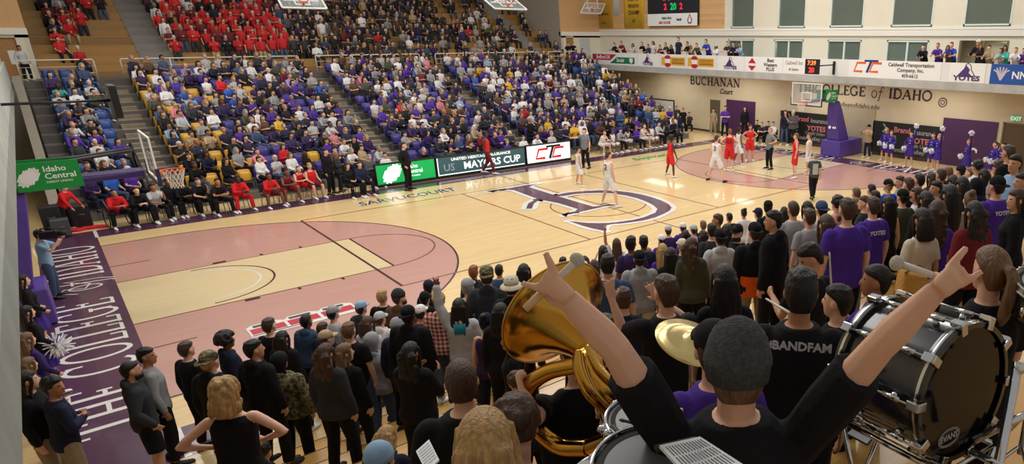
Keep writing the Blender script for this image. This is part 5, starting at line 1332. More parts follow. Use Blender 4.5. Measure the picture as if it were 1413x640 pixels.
tp = custom_person(tb_, yt, kt, 'tuba', POSES['tuba'], {-1: (at(738, 578, 2.92), at(722, 543, 2.98), at(716, 524, 3.0)), 1: (at(838, 590, 2.95), at(842, 572, 3.0), at(840, 560, 3.05))}, None, ('fist', 'fist'),
    skin='fair', hair='short', hc='brown', top='tee', tc='black', bot='trousers', bc='black', vox=.011)
tp['label'] = 'person in black T-shirt inside the coils of the gold sousaphone'
TAKEN.append(V(hp_.x, hp_.y, 0))
# --- other band members near the camera
def near_person(u, v, w, rw, p, label, dy=0.0, tgt=None, kmin=.7, **kw):
    P = pose(p); b = stand_at(u, v, rw, w, P.headc.z, True, .42)
    if b is None: print('near none', label); return None
    _, q, n, k = b; yaw = look_yaw(q, dy, tgt); of = Matrix.Rotation(yaw, 3, 'Z')@V(P.headc.x*k, P.headc.y*k, 0)
    TAKEN.append(V(q.x, q.y, 0)); r = person(V(q.x-of.x, q.y-of.y, near_z(n)), yaw, p, 1.75*k, **kw); r['label'] = label; return r
POSES['bandwide'] = dict(wide=1.1, hyaw=.05)
r = near_person(1105, 403, 54, .168, 'bandwide', 'person with short dark hair in black T-shirt printed #BANDFAM', 0, V(12, -3.5, 0), skin='tan', hair='short', hc='black', top='tee', tc='black', bot='trousers', bc='black', vox=.011)
back_text(r, 'bandwide', 'tee', '#BANDFAM', .060, mat('silver_ink', (186, 188, 192), .6), .49)
POSES['ponyp'] = dict(female=True, wide=1.12, hyaw=.12, arms={k: ((.25, .2, -1), (-.1, .9, .05), (-.1, .9, .1)) for k in (-1, 1)}, hands=('fist', 'fist'))
near_person(1366, 373, 60, .168, 'ponyp', 'person with a brown ponytail in black T-shirt behind the bass drum', -.12, skin='fair', hair='pony', hc='lightbrown', top='tee', tc='black', bot='trousers', bc='black', vox=.011)
near_person(670, 616, 86, .19, 'downF', 'person with long light brown hair at the bottom edge of the crowd', .1, skin='fair', hair='long', hc='blond', top='tee', tc='charcoal', bot='trousers', bc='black', vox=.011)
POSES['leanR'] = dict(lean=.62, hpitch=.45, hyaw=.3, wide=1.1, arms={k: ((.55, .1, -.8), (-.1, .75, -.6), (0, .8, -.5)) for k in (-1, 1)})
near_person(712, 590, 62, .18, 'leanR', 'person in dark grey T-shirt stooping below the sousaphone player', -.1, skin='fair', hair='curly', hc='brown', top='tee', tc='charcoal', bot='trousers', bc='black', vox=.011)
near_person(918, 403, 38, .172, 'raise2', 'person with thick brown hair in black T-shirt holding both palms up', .1, skin='fair', hair='short', hc='brown', top='tee', tc='black', bot='trousers', bc='black', vox=.011)
near_person(836, 452, 26, .17, 'raiseL', 'person making a horn sign between the sousaphone and the palms-up bandmate', .2, skin='fair', hair='short', hc='brown', top='tee', tc='black', bot='trousers', bc='black', vox=.012)
r = near_person(984, 482, 62, .178, 'down', 'person in purple T-shirt and black cap hidden behind the beanie drummer', .1, skin='fair', hair='short', hc='brown', hat='cap', hatc='black', top='tee', tc='purple', bot='trousers', bc='black', vox=.011)
if r: back_text(r, 'down', 'tee', 'STAY LOUD', .05, GOLD_INK, .42)
POSES['stick'] = dict(female=True, hyaw=.75, arms={-1: ((.15, .5, -.8), (.0, .35, .95), (0, .3, .9)), 1: ((.2, .3, -1), (-.2, .9, .1), (-.2, .9, .1))}, hands=('fist', 'fist'))
girl = near_person(1208, 388, 40, .168, 'stick', 'person with dark ponytail in purple T-shirt holding up a drumstick', .35, skin='tan', hair='pony', hc='dark', top='tee', tc='purple', bot='trousers', bc='black', vox=.012)
near_person(1155, 416, 32, .168, 'downL', 'short-haired young person in black seated low beside the #BANDFAM shirt', .3, skin='fair', hair='short', hc='black', top='tee', tc='black', bot='trousers', bc='black', vox=.012)
def stick(a, b, label, m=WHITESTICK):
    r_ = empty('drumstick', a); mb = MB(); q = b-a; mb.tube([V(0, 0, 0), q*.05, q*.12, q*.5, q], [.004, .0065, .0055, .0075, .008], 10); mb.build('stick', m, r_, True); info(r_, label, 'drumstick')
if girl:
    Pg = pose('stick'); Mg = Matrix.Translation(girl.location)@Matrix.Rotation(girl.rotation_euler.z, 4, 'Z')@Matrix.Scale(girl.scale.x, 4); w = Mg@(Pg.wr[-1]+Pg.hd[-1]*.08)
    stick(w+V(-.03, .02, .30), w-V(-.01, .01, .10), 'white drumstick held upright by the purple-shirted ponytailed drummer')
stick(at(1057, 412, 3.5), at(1100, 438, 3.2), 'pale drumstick pointing out in front of the #BANDFAM shirt')
# mustard music bag, blue seated figure and snare drum at the frame edge
mbag = at(1258, 398, 3.6); mg = empty('music_bag', V(mbag.x, mbag.y, mbag.z)); c4 = [at(*q)-mbag for q in ((1249, 377, 3.6), (1283, 384, 3.65), (1273, 418, 3.55), (1243, 412, 3.5))]
dq = V(.06, .08, 0); mb = MB(); mb.rings([c4, [q*1.04+dq*.5 for q in c4], [q+dq for q in c4]]); o = mb.build('bag', mat('mustard_canvas', (178, 122, 36), .8, noise=.1, bump=.4), mg); bevel(o, .012)
mb = MB(); mb.tube(smoothcurve([c4[0], lerp(c4[0], c4[1], .5)+V(0, 0, .06), c4[1]]), .008, 8); mb.build('strap', mat('mustard_webbing', (150, 100, 30), .8), mg, True)
info(mg, 'mustard canvas music bag behind the raised forearm and bass drum', 'bag')
sn, Qn = drum(at(1452, 396, 2.9), .155, .14, V(-.12, -.2, 1), 'grey-headed snare drum cut by the frame edge beside the ponytail', 8, 'snare_drum')
q0 = V(*sn.location); sl = MB(); zt = base_under(q0); sl.tube([V(0, 0, -.13), V(0, 0, zt+.3-q0.z)], .014, 10); sl.build('stand_pole', CHROME, sn, True)
for i in range(3):
    a = 2*PI*i/3; m_ = MB(); m_.tube([V(0, 0, zt+.35-q0.z), V(.25*math.cos(a), .25*math.sin(a), zt+.01-q0.z)], .009, 8); m_.build('stand_leg', CHROME, sn, True)

sheet('music_folder', [(574, 622, 2.2), (592, 606, 2.3), (606, 634, 2.1), (588, 650, 2.0)], 'open white music folder at the bottom edge beside the cropped-hair person', 'folder', 7, .006)
# ================================================================== COURT FURNITURE, SIGNS, SEATS
GREEN = mat('sponsor_green', (20, 142, 62), .45); WHITE_P = mat('sign_white', (232, 234, 234), .5); PAD = mat('purple_vinyl_pad', (84, 62, 146), .4, noise=.05); PADD = mat('dark_purple_pad', (58, 42, 100), .4)
ORANGE = mat('rim_orange', (232, 84, 40), .4); NET = mat('net_cord', (226, 218, 204), .8); GLASS = mat('backboard_glass', (210, 225, 225), .05, alpha=.16)
BLACKM = mat('black_metal', (26, 26, 28), .45); GREYM = mat('grey_metal', (120, 122, 126), .4, .6)
def burst_logo(mb, M, w, h, zz=.003):
    for i in range(9):
        t = (i-4)/4.5; L = math.sqrt(max(0, 1-t*t)); j = (.0, .16, .05, .2, .1, .2, .06, .17, .02)[i]
        x = t*w*.42
        stroke_strip(mb, [(x-h*.2*(L+j), -h*.42*(L+j)), (x+h*.2*(L+j*.8), h*.42*(L+j*.8))], w*.075, 1, 1, M, zz+i*.00005)
    mb.add([M@V(w*.34*math.cos(k*PI/10)+h*.05*math.sin(k*PI/10), h*.34*math.sin(k*PI/10), zz+.0006) for k in range(20)], [tuple(range(20))])
def hoop(side):
    s = 1 if side == 'right' else -1; X = (lambda x: 14.325+s*(x-14.325)); yc = W_/2
    root = empty('basketball_hoop', (X(30.9), yc, 0)); q = lambda x, y, z: V(X(x)-X(30.9), y-yc, z)
    def bx(nm, x0, y0, z0, x1, y1, z1, m, par=root, bev=.03):
        mb = MB(); mb.box2(q(x0, y0, z0), q(x1, y1, z1)); o = mb.build(nm, m, par)
        if bev: bevel(o, bev)
        return o
    b = bx('base_box', 29.85, 7.0, .03, 32.0, 8.24, .86, PAD)
    mb = MB()
    for x, y in ((30.1, 7.1), (30.1, 8.1), (31.8, 7.1), (31.8, 8.1)): mb.ball(q(x, y, .03), .03, 8, 6)
    mb.build('casters', RUBBER, b)
    # base emblem: outlined dog head mark
    M = frame(q(29.848, 7.62, .46), (0, -s, 0), (0, 0, 1)); m2 = MB()
    line(m2, [(-.16, -.24), (-.2, .0), (-.08, .26), (.05, .3), (.12, .18), (.2, .02), (.1, -.05), (.12, -.2), (-.02, -.26), (-.16, -.24)], .03, .003)
    line(m2, [(-.08, -.1), (.0, .12), (.06, .0)], .03, .0035); m2.build('base_emblem', mat('lilac_print', (176, 160, 206), .5), b)
    mb = MB(); mb.rings([[q(30.05, 7.22, .86), q(31.0, 7.22, .86), q(31.0, 8.02, .86), q(30.05, 8.02, .86)], [q(29.75, 7.34, 2.55), q(30.3, 7.34, 2.55), q(30.3, 7.9, 2.55), q(29.75, 7.9, 2.55)], [q(29.7, 7.4, 2.9), q(30.1, 7.4, 2.95), q(30.1, 7.84, 2.95), q(29.7, 7.84, 2.9)]])
    up_ = mb.build('upright_pad', PAD, root); bevel(up_, .03)
    M = frame(q(29.93, 7.62, 1.55), (0, -s, 0), (-.17*s*-1, 0, 1)); m2 = MB()
    for dx, w_, h_ in ((-.14, .16, .17), (.08, .1, .12), (.2, .1, .14)):
        m2.add([M@V(dx+w_/2*math.cos(k*PI/6), h_/2*math.sin(k*PI/6), .05) for k in range(12)], [tuple(range(12))])
    m2.build('upright_print', WHITE_P, up_)
    for y in (7.42, 7.82):
        mb = MB(); mb.tube([q(30.0, y, 2.9), q(29.2, y, 3.08), q(27.75, y, 3.12)], .05, 8); mb.build('boom', PADD, root, True)
        mb = MB(); mb.tube([q(29.9, y, 2.9), q(29.7, y, 3.45), q(27.7, y, 3.62)], .035, 8); mb.build('upper_boom', BLACKM, root, True)
    bx('boom_pad', 27.62, 7.38, 3.0, 28.85, 7.86, 3.16, PADD, bev=.02)
    for sy in (-1, 1):
        y = yc+sy*.27
        sg = bx('sponsor_sign', 28.72, y-.02, 2.95, 29.8, y+.02, 3.56, GREEN, bev=0)
        M = frame(q(29.26, y+sy*.0205, 3.255), (-sy*1 if True else 0, 0, 0) if False else ((1, 0, 0) if sy < 0 else (-1, 0, 0)), (0, 0, 1))
        m2 = MB(); burst_logo(m2, M@Matrix.Translation((-.31, 0, 0)), .40, .42); m2.build('sign_emblem', WHITE_P, sg)
        for body, sz, yy in (('Idaho', .17, .14), ('Central', .17, -.015), ('CREDIT UNION', .062, -.14)):
            flat_text('sign_lettering', body, sz, WHITE_P, sg, M@Matrix.Translation((-.06, yy, .002)), 'LEFT', ext=.001, bold=.003 if sz > .1 else .001)
    # board
    xb = 27.43
    mb = MB(); mb.box2(q(xb, yc-.90, 2.91), q(xb+.015, yc+.90, 3.95)); mb.build('glass', GLASS, root)
    fr_ = MB(); t = .05
    for a, b2 in (((xb-.006, yc-.915, 2.9), (xb+.03, yc+.915, 2.9+t)), ((xb-.006, yc-.915, 3.97-t), (xb+.03, yc+.915, 3.97)), ((xb-.006, yc-.915, 2.9+t), (xb+.03, yc-.915+t, 3.97-t)), ((xb-.006, yc+.915-t, 2.9+t), (xb+.03, yc+.915, 3.97-t))): fr_.box2(q(*a), q(*b2))
    fb = fr_.build('board_frame', WHITE_P, root)
    tq = MB()
    for a, b2 in (((xb-.008, yc-.305, 3.08), (xb-.002, yc+.305, 3.13)), ((xb-.008, yc-.305, 3.48), (xb-.002, yc+.305, 3.53)), ((xb-.008, yc-.305, 3.13), (xb-.002, yc-.255, 3.48)), ((xb-.008, yc+.255, 3.13), (xb-.002, yc+.305, 3.48))): tq.box2(q(*a), q(*b2))
    tq.build('target_square', WHITE_P, root)
    pd_ = MB(); pd_.box2(q(xb-.03, yc-.93, 2.84), q(xb+.05, yc+.93, 2.9)); pd_.box2(q(xb-.03, yc-.95, 2.84), q(xb+.05, yc-.92, 3.25)); pd_.box2(q(xb-.03, yc+.92, 2.84), q(xb+.05, yc+.95, 3.25)); pd_.build('edge_padding', mat('navy_pad', (44, 42, 76), .5), root)
    r = MB(); cx = 27.43-.15-.2286
    r.tube([q(cx+.2286*math.cos(2*PI*i/32), yc+.2286*math.sin(2*PI*i/32), 3.05) for i in range(32)], .012, 8, close=True); r.box2(q(xb-.15, yc-.07, 3.0), q(xb, yc+.07, 3.07)); r.tube([q(xb-.17, yc-.16, 3.04), q(xb, yc-.06, 2.96)], .008, 6); r.tube([q(xb-.17, yc+.16, 3.04), q(xb, yc+.06, 2.96)], .008, 6)
    rim = r.build('rim', ORANGE, root, True)
    n = MB()
    for k_ in range(12):
        for dr in (-1, 1):
            pts = []
            for i in range(7):
                t = i/6; a = 2*PI*(k_+dr*t*2.0)/12; rr = .2286-.105*min(1, t*1.25)+.015*max(0, t-.7)*3; pts.append(q(cx+rr*math.cos(a), yc+rr*math.sin(a), 3.04-.43*t))
            n.tube(pts, .0065, 4, cap=False)
    n.build('net', NET, root)
    root['category'] = 'basketball hoop'
    root['label'] = 'basketball hoop with purple padded base at the far end by the cheerleaders' if s > 0 else 'basketball hoop nearer the camera with its green sponsor sign'
    return root
hoop('right'); hoop('left')
def shot_clock(side):
    s = 1 if side == 'right' else -1; X = (lambda x: 14.325+s*(x-14.325)); yc = 7.62
    root = empty('shot_clock', (X(27.75), yc, 4.74)); q = lambda x, y, z: V(X(x)-X(27.75), y-yc, z-4.74)
    mb = MB(); mb.box2(q(27.72, yc-.41, 4.38), q(27.86, yc+.41, 5.1)); bevel(mb.build('housing', mat('black_housing', (20, 18, 20), .5), root), .015)
    M = frame(q(27.715, yc, 4.74), (0, -s, 0), (0, 0, 1))
    flat_text('game_time_digits', '7:39', .30, mat('amber_led', (255, 120, 60), .5, emit=1.6), root, M@Matrix.Translation((0, .17, .002)), bold=.006)
    flat_text('shot_digits', '20', .34, mat('red_led', (255, 50, 50), .5, emit=1.6), root, M@Matrix.Translation((0, -.17, .002)), bold=.008)
    mb = MB(); mb.tube([q(27.86, yc, 4.76), q(29.72, yc, 4.78)], .03, 8); mb.build('arm', BLACKM, root, True)
    mb = MB(); mb.box2(q(29.64, yc-.06, 4.3), q(29.71, yc+.06, 4.95)); mb.build('wall_bracket', BLACKM, root)
    root['category'] = 'shot clock'; root['label'] = 'lit shot clock with red digits on a balcony arm above the far hoop' if s > 0 else 'black shot clock on a long thin arm above the nearer hoop'
shot_clock('right'); shot_clock('left')
# folded side backboards hung above the far stand
def side_board(pa, pb, updir, label):
    lo, hi = 15, 60
    for i in range(60):
        d = (lo+hi)/2; a = at(*pa, d)
        # second corner on the same X-parallel line
        e = a+V(1.83, 0, 0); c = e-CAM; u2 = PCX+FPX*c.dot(CR)/c.dot(CF)
        if u2 > pb[0]: lo = d
        else: hi = d
    a = at(*pa, d); root = empty('side_backboard', a); u_ = V(*updir).normalized()*1.07; x_ = V(1.83, 0, 0); n_ = x_.cross(u_).normalized()
    def quadbar(p, r_, w=.05): 
        mb = MB(); mb.tube([p, r_], w/2+.012, 4); return mb
    mb = MB(); cs = [V(0, 0, 0), x_, x_+u_, u_]
    for i in range(4): mb.tube([cs[i], cs[(i+1) % 4]], .045, 4)
    mb.build('board_frame', WHITE_P, root)
    mb = MB(); mb.rings([cs, [c+n_*.012 for c in cs]]); mb.build('glass', GLASS, root)
    mb = MB(); c0 = x_*.5+u_*.22
    ts = [c0-x_*.16, c0+x_*.16, c0+x_*.16+u_*.42, c0-x_*.16+u_*.42]
    for i in range(4): mb.tube([ts[i]+n_*.01, ts[(i+1) % 4]+n_*.01], .03, 4)
    mb.build('target_square', WHITE_P, root)
    s_ = -1 if n_.y > 0 else 1
    mb = MB(); rc = c0+n_*s_*.38; e1 = x_.normalized(); e2 = n_
    mb.tube([rc+e1*.23*math.cos(2*PI*i/24)+e2*.23*math.sin(2*PI*i/24) for i in range(24)], .02, 6, close=True); mb.tube([c0, c0+n_*s_*.16], .05, 6); mb.build('rim', ORANGE, root, True)
    mb = MB()
    for t in (.25, .75): mb.tube([x_*t+u_*.5, x_*t+u_*.5+V(0, .6, 4.5)], .035, 6)
    mb.tube([x_*.1+u_*.5, x_*.9+u_*.5], .04, 6); mb.build('hanger_frame', WHITE_P, root)
    root['category'] = 'backboard'; root['label'] = label
side_board((390, 10.5), (451, 12), (0, .75, .6), 'folded glass backboard hanging over the red-shirted upper section')
side_board((683, 12), (727, 13), (-.35, .75, .6), 'folded glass backboard hanging over the upper stand near its grey end wall')
side_board((801, 18), (829, 18), (1.0, .5, 1.0), 'folded glass backboard hanging beside the yellow championship banner')
# LED courtside boards
def led(x0, x1, z0, z1, rgb, name, label, emit=.55):
    root = empty('led_board', ((x0+x1)/2, 16.4, 0)); c = (x0+x1)/2
    mb = MB(); mb.box2((x0-c-.04, .0, .02), (x1-c+.04, .16, z1+.05)); mb.box2((x0-c-.04, -.012, z1), (x1-c+.04, .0, z1+.05)); mb.box2((x0-c-.04, -.012, .02), (x1-c+.04, .0, z0)); mb.box2((x0-c-.04, -.012, z0), (x0-c, .0, z1)); mb.box2((x1-c, -.012, z0), (x1-c+.04, .0, z1)); mb.build('cabinet', BLACKM, root)
    mb = MB(); mb.box2((x0-c, -.008, z0), (x1-c, .002, z1)); sc = mb.build('screen', mat('led_'+name, rgb, .3, emit=emit), root)
    root['label'] = label; root['category'] = 'led board'; return root, c
LW = mat('led_white', (240, 248, 245), .4, emit=.95)
r_, c = led(9.25, 11.78, .14, .96, (12, 168, 84), 'green', 'green LED courtside board reading Idaho Central')
M = frame((-.62, -.010, .55), (1, 0, 0), (0, 0, 1)); mb = MB(); burst_logo(mb, M, .86, .82); mb.build('screen_emblem', LW, r_)
for body, sz, yy in (('Idaho', .24, .2), ('Central', .24, -.02), ('CREDIT UNION', .085, -.22)): flat_text('screen_lettering', body, sz, LW, r_, frame((-.02, -.012, .56+yy), (1, 0, 0), (0, 0, 1)), 'LEFT', bold=.004 if sz > .1 else .002)
r_, c = led(11.9, 16.36, .14, .96, (58, 92, 98), 'slate', 'slate LED courtside board reading United Heritage MAYORS CUP', .3)
flat_text('screen_lettering', 'UNITED HERITAGE INSURANCE', .17, LW, r_, frame((-.05, -.012, .82), (1, 0, 0), (0, 0, 1)), bold=.003, sx=1.25)
flat_text('screen_lettering', 'MAYORS CUP', .46, LW, r_, frame((.5, -.012, .47), (1, 0, 0), (0, 0, 1)), bold=.008, sx=1.05)
flat_text('screen_lettering', 'US', .46, mat('led_grey', (150, 165, 172), .4, emit=.35), r_, frame((-1.68, -.012, .47), (1, 0, 0), (0, 0, 1)), bold=.002)
mb = MB(); mb.box2((-2.2, -.013, .15), (2.2, -.009, .19)); mb.box2((-2.22, -.013, .15), (-2.18, -.009, .95)); mb.build('screen_edge_line', LW, r_)
r_, c = led(16.5, 19.05, .14, .98, (232, 236, 236), 'white', 'white LED courtside board with a red and black CTC mark', .85)
def ctc(root, M, col1, col2, w=1.0):
    a = MB(); b = MB()
    for dx in (-.62, .42):
        pts = [(dx+.60, .26), (dx+.02, .26), (dx-.16, -.22), (dx+.40, -.22)]; stroke_strip(a, [(x*w, y*w) for x, y in pts], .13*w, 1, 1, M, .003+.0002*(dx > 0))
    stroke_strip(b, [(-.12*w, .38*w), (.80*w, .38*w)], .11*w, 1, 1, M, .0045); stroke_strip(b, [(.32*w, .36*w), (.08*w, -.28*w)], .15*w, 1, 1, M, .0047)
    a.build('mark_letters', col1, root); b.build('mark_bar', col2, root)
ctc(r_, frame((-.05, -.014, .52), (1, 0, 0), (0, 0, 1)), mat('led_red', (206, 30, 44), .4, emit=.5), mat('led_black', (28, 28, 30), .4), .92)
flat_text('screen_lettering', 'CALDWELL TRANSPORTATION', .07, mat('led_black', (28, 28, 30), .4), r_, frame((.1, -.012, .26), (1, 0, 0), (0, 0, 1)))
# balcony advertising on the right parapet
def bann(u0, u1, z0, z1, m, name, label):
    a, b = onx(u0, 85, XB).y, onx(u1, 85, XB).y; root = empty(name, (XB, (a+b)/2, (z0+z1)/2)); mb = MB(); mb.box2((.002, -(abs(a-b))/2, -(z1-z0)/2), (.016, abs(a-b)/2, (z1-z0)/2)); mb.build('vinyl', m, root)
    root['label'] = label; root['category'] = 'banner'; return root, abs(a-b), frame((0, 0, 0), (0, -1, 0), (0, 0, 1))
VW = mat('vinyl_white', (234, 234, 232), .5); VINK = mat('vinyl_black', (30, 28, 32), .5); VPUR = mat('vinyl_purple', (76, 44, 110), .5); VRED = mat('vinyl_red', (186, 30, 48), .5); VGRN = mat('vinyl_green', (18, 118, 78), .5); VYEL = mat('vinyl_yellow', (222, 168, 60), .5)
root, w, M = bann(817, 877, 4.225, 5.06, VW, 'parapet_banner', 'white balcony banner with a red Bedford Oil flag and a green Sinclair flag')
mb = MB(); mb.add([M@V(*p, .004) for p in [(-w*.48, .30), (w*.08, .30), (-w*.06, -.10), (-w*.48, -.10)]], [(0, 1, 2, 3)]); mb.build('red_flag', VRED, root)
mb = MB(); mb.add([M@V(*p, .005) for p in [(w*.09, .12), (w*.48, .12), (w*.48, -.30), (-w*.07, -.30)]], [(0, 1, 2, 3)]); mb.build('green_flag', VGRN, root)
flat_text('lettering', 'Bedford Oil', .36, VW, root, M@Matrix.Translation((-w*.23, .1, .007)), bold=.006, sx=.92); flat_text('lettering', 'Sinclair', .34, VW, root, M@Matrix.Translation((w*.17, -.09, .008)), bold=.006, sx=.9)
mb = MB(); mb.add([M@V(w*.405+x, -.09+y, .008) for x, y in [(-.18, .16), (.18, .16), (.18, -.05), (0, -.2), (-.18, -.05)]], [(0, 1, 2, 3, 4)]); mb.build('shield', VW, root)
def yotes(u0, u1, label, big=1.0):
    root, w, M = bann(u0, u1, 4.225, 5.06, VW, 'parapet_banner', label)
    mb = MB(); mb.add([M@V(x*big, y*big, .004) for x, y in [(-.42, -.16), (-.14, .16), (-.08, .3), (.1, .12), (.06, .0), (.26, -.16)]], [tuple(range(6))]); mb.build('mascot_body', VPUR, root)
    mb = MB(); line(mb, [(-.1*big, .28*big), (.0, .36*big), (.12*big, .28*big), (.16*big, .1*big), (.34*big, -.14*big)], .035, 0); mb.v = [tuple(M@V(p[0], p[1], .005)) for p in mb.v]; mb.build('outline_mark', VINK, root)
    flat_text('lettering', 'YOTES', .26*big, VPUR, root, M@Matrix.Translation((0, -.24, .006)), bold=.012, sx=1.35); return root
yotes(880, 908, 'white balcony banner with purple YOTES mark beside the green Sinclair flag')
def schwab(u0, u1, label):
    root, w, M = bann(u0, u1, 4.225, 5.06, VW, 'parapet_banner', label)
    mb = MB(); mb.add([M@V(*p, .004) for p in [(-w*.47, .24), (w*.48, .24), (w*.48, -.26), (-w*.47, -.26)]], [(0, 1, 2, 3)]); o = mb.build('yellow_panel', VYEL, root)
    mb = MB(); mb.add([M@V(*p, .006) for p in [(-w*.05, .15), (w*.44, .15), (w*.44, -.17), (-w*.05, -.17)]], [(0, 1, 2, 3)]); mb.build('lettering_ground', mat('vinyl_mustard', (160, 112, 30), .5), root)
    for yy in (.22, -.24): mb = MB(); mb.add([M@V(-w*.22+.36*math.cos(k*PI/8)*.8, yy+.14*math.sin(k*PI/8), .007) for k in range(16)], [tuple(range(16))]); mb.build('red_disc', VRED, root)
    mb = MB(); mb.box(M@V(-w*.22, 0, .007), (.004, .5, .26)); mb.build('white_band', VW, root)
    flat_text('lettering', 'LES SCHWAB', .22, VYEL, root, M@Matrix.Translation((w*.195, -.01, .009)), bold=.004, sx=.9)
schwab(912, 946, 'yellow tyre-shop balcony banner nearer the Sinclair flag'); schwab(948, 986, 'yellow tyre-shop balcony banner next to the second YOTES mark')
yotes(990, 1026, 'white balcony banner with purple YOTES mark beside the red diamond logo')
root, w, M = bann(1029, 1080, 4.225, 5.06, VW, 'parapet_banner', 'white balcony banner with a red diamond and Best Western PLUS')
for yy, pts in ((0, [(-.3, .06), (0, .36), (.3, .06)]), (0, [(-.3, -.08), (.3, -.08), (0, -.36)])): mb = MB(); mb.add([M@V(-w*.32+x, y, .004) for x, y in pts], [(0, 1, 2)]); mb.build('diamond_half', VRED, root)
for b_, yy in (('Best', .24), ('Western', .0), ('PLUS', -.24)): flat_text('lettering', b_, .27, VINK, root, M@Matrix.Translation((w*.18, yy, .005)), bold=.006)
root, w, M = bann(1081, 1111, 4.225, 5.06, VW, 'parapet_banner', 'white balcony banner reading Caldwell Inn beside the lit shot clock')
flat_text('lettering', 'Caldwell Inn', .30, mat('vinyl_grey', (130, 130, 136), .5), root, M@Matrix.Translation((0, .16, .005)), sx=.8); flat_text('lettering', '& Suites', .2, VINK, root, M@Matrix.Translation((0, -.18, .005)))
root, w, M = bann(1172, 1300, 4.225, 5.06, VW, 'parapet_banner', 'white balcony banner with orange and blue CTC, Caldwell Transportation Company')
ctc(root, M@Matrix.Translation((-w*.30, .06, 0)), mat('vinyl_orange', (228, 92, 40), .5), mat('vinyl_navy', (44, 44, 120), .5), .85)
for b_, yy, sz in (('Caldwell Transportation', .24, .24), ('Company, Inc.', .0, .24), ('459-6612', -.26, .22)): flat_text('lettering', b_, sz, VINK, root, M@Matrix.Translation((w*.19, yy, .005)), bold=.004)
yotes(1312, 1362, 'white balcony banner with large purple YOTES mark beside the blue banner', 1.15)
root, w, M = bann(1369, 1440, 4.225, 5.06, mat('vinyl_blue', (26, 78, 160), .5), 'parapet_banner', 'blue balcony banner with a pale plume emblem at the frame edge')
mb = MB()
for a_ in (-60, -35, -12, 12, 35, 60): line(mb, [(0, -.25), (.22*math.sin(math.radians(a_)), .1), (.38*math.sin(math.radians(a_)), .26*math.cos(math.radians(a_))+.04)], .06, 0)
mb.v = [tuple(M@V(p[0]-w*.28, p[1], .004+i*1e-6)) for i, p in enumerate(mb.v)]; mb.build('plume_emblem', mat('vinyl_silver', (196, 190, 200), .5), root)
flat_text('lettering', 'NNU', .42, VW, root, M@Matrix.Translation((w*.16, -.04, .005)), bold=.01)
# lettering on the right-hand wall
INK = mat('wall_ink', (58, 44, 58), .6)
def wallM(u, v, x=XW-.012): p = onx(u, v, x); return p, frame((0, 0, 0), (0, -1, 0), (0, 0, 1))
def wall_thing(u, v, label, cat, name='wall_lettering'):
    p, M = wallM(u, v); root = empty(name, p); root['label'] = label; root['category'] = cat; return root, M, p
root, M, p = wall_thing(985.5, 116, 'dark serif BUCHANAN Court lettering on the tan wall', 'lettering')
mb = MB(); serif_text(mb, 'BUCHANAN', .50, .60, .12, .06, M@Matrix.Translation((0, -.10, 0)), ser=.02, gap=.03); mb.build('serif_letters', INK, root)
flat_text('script_letters', 'Court', .46, INK, root, M@Matrix.Translation((1.05, -.44, .003)), shear=.3, bold=.012)
root, M, p = wall_thing(1187, 131, 'dark THE COLLEGE of IDAHO lettering high on the tan wall', 'lettering')
mb = MB()
for part, off in (('THE', -3.55), ('COLLEGE', -1.35), ('IDAHO', 2.95)): serif_text(mb, part, .50, .56, .12, .06, M@Matrix.Translation((off, -.06, 0)), ser=.02, gap=.03)
serif_text(mb, 'of', .62, .62, .05, .05, M@Matrix.Translation((1.0, -.1, 0)), gap=-.02); mb.build('serif_letters', INK, root)
flat_text('web_address', 'collegeofidaho.edu', .36, INK, root, M@Matrix.Translation((-.1, -.58, .003)))
mb = MB(); sx_, sz_ = 4.75, -.08
for r0, tw in ((.21, .05), (.10, .04)): line(mb, [(sx_+r0*math.cos(k*PI/14), sz_+r0*math.sin(k*PI/14)) for k in range(29)], tw, 0)
mb.v = [tuple(M@V(q[0], q[1], .004)) for q in mb.v]; mb.build('seal', INK, root)
def wall_panel(name, u0, v0, u1, v1, m, label, cat, x=XW, th=.05, frame_m=None, bottom=None):
    a, b = onx(u0, v0, x), onx(u1, v1, x); zb = bottom if bottom is not None else b.z
    c = V(x, (a.y+b.y)/2, (a.z+zb)/2); root = empty(name, c); w, h = abs(a.y-b.y), a.z-zb
    mb = MB(); mb.box2((-th, -w/2, -h/2), (-.001, w/2, h/2)); mb.build('panel', m, root)
    if frame_m:
        mb = MB(); t = .07
        for a_, b_ in (((-th-.02, -w/2, -h/2), (0, w/2, -h/2+t)), ((-th-.02, -w/2, h/2-t), (0, w/2, h/2)), ((-th-.02, -w/2, -h/2+t), (0, -w/2+t, h/2-t)), ((-th-.02, w/2-t, -h/2+t), (0, w/2, h/2-t))): mb.box2(a_, b_)
        mb.build('frame', frame_m, root)
    root['label'] = label; root['category'] = cat; return root, w, h, frame((-th, 0, 0), (0, -1, 0), (0, 0, 1))
PURW = mat('purple_panel_paint', (74, 38, 84), .55, noise=.04)
wall_panel('purple_wall_pad', 1003, 137, 1041, 190, PURW, 'purple wall pad beside the open doorway under BUCHANAN Court', 'wall pad', bottom=.02)
root, w, h, M = wall_panel('purple_wall_pad', 1303, 162, 1369, 230, PURW, 'large purple wall pad behind the cheerleaders near the EXIT sign', 'wall pad', bottom=.02)
mb = MB(); serif_text(mb, 'C', .75, .6, .14, .07, M@Matrix.Translation((.35, -.95, 0)), ser=.02); mb.build('letter', WHITE_P, root)
wall_panel('roller_shutter', 1163, 147, 1204, 205, mat('beige_shutter', (176, 164, 138), .6, noise=.04, nscale=3), 'beige roller shutter in the tan wall behind the far hoop', 'shutter', bottom=.02)
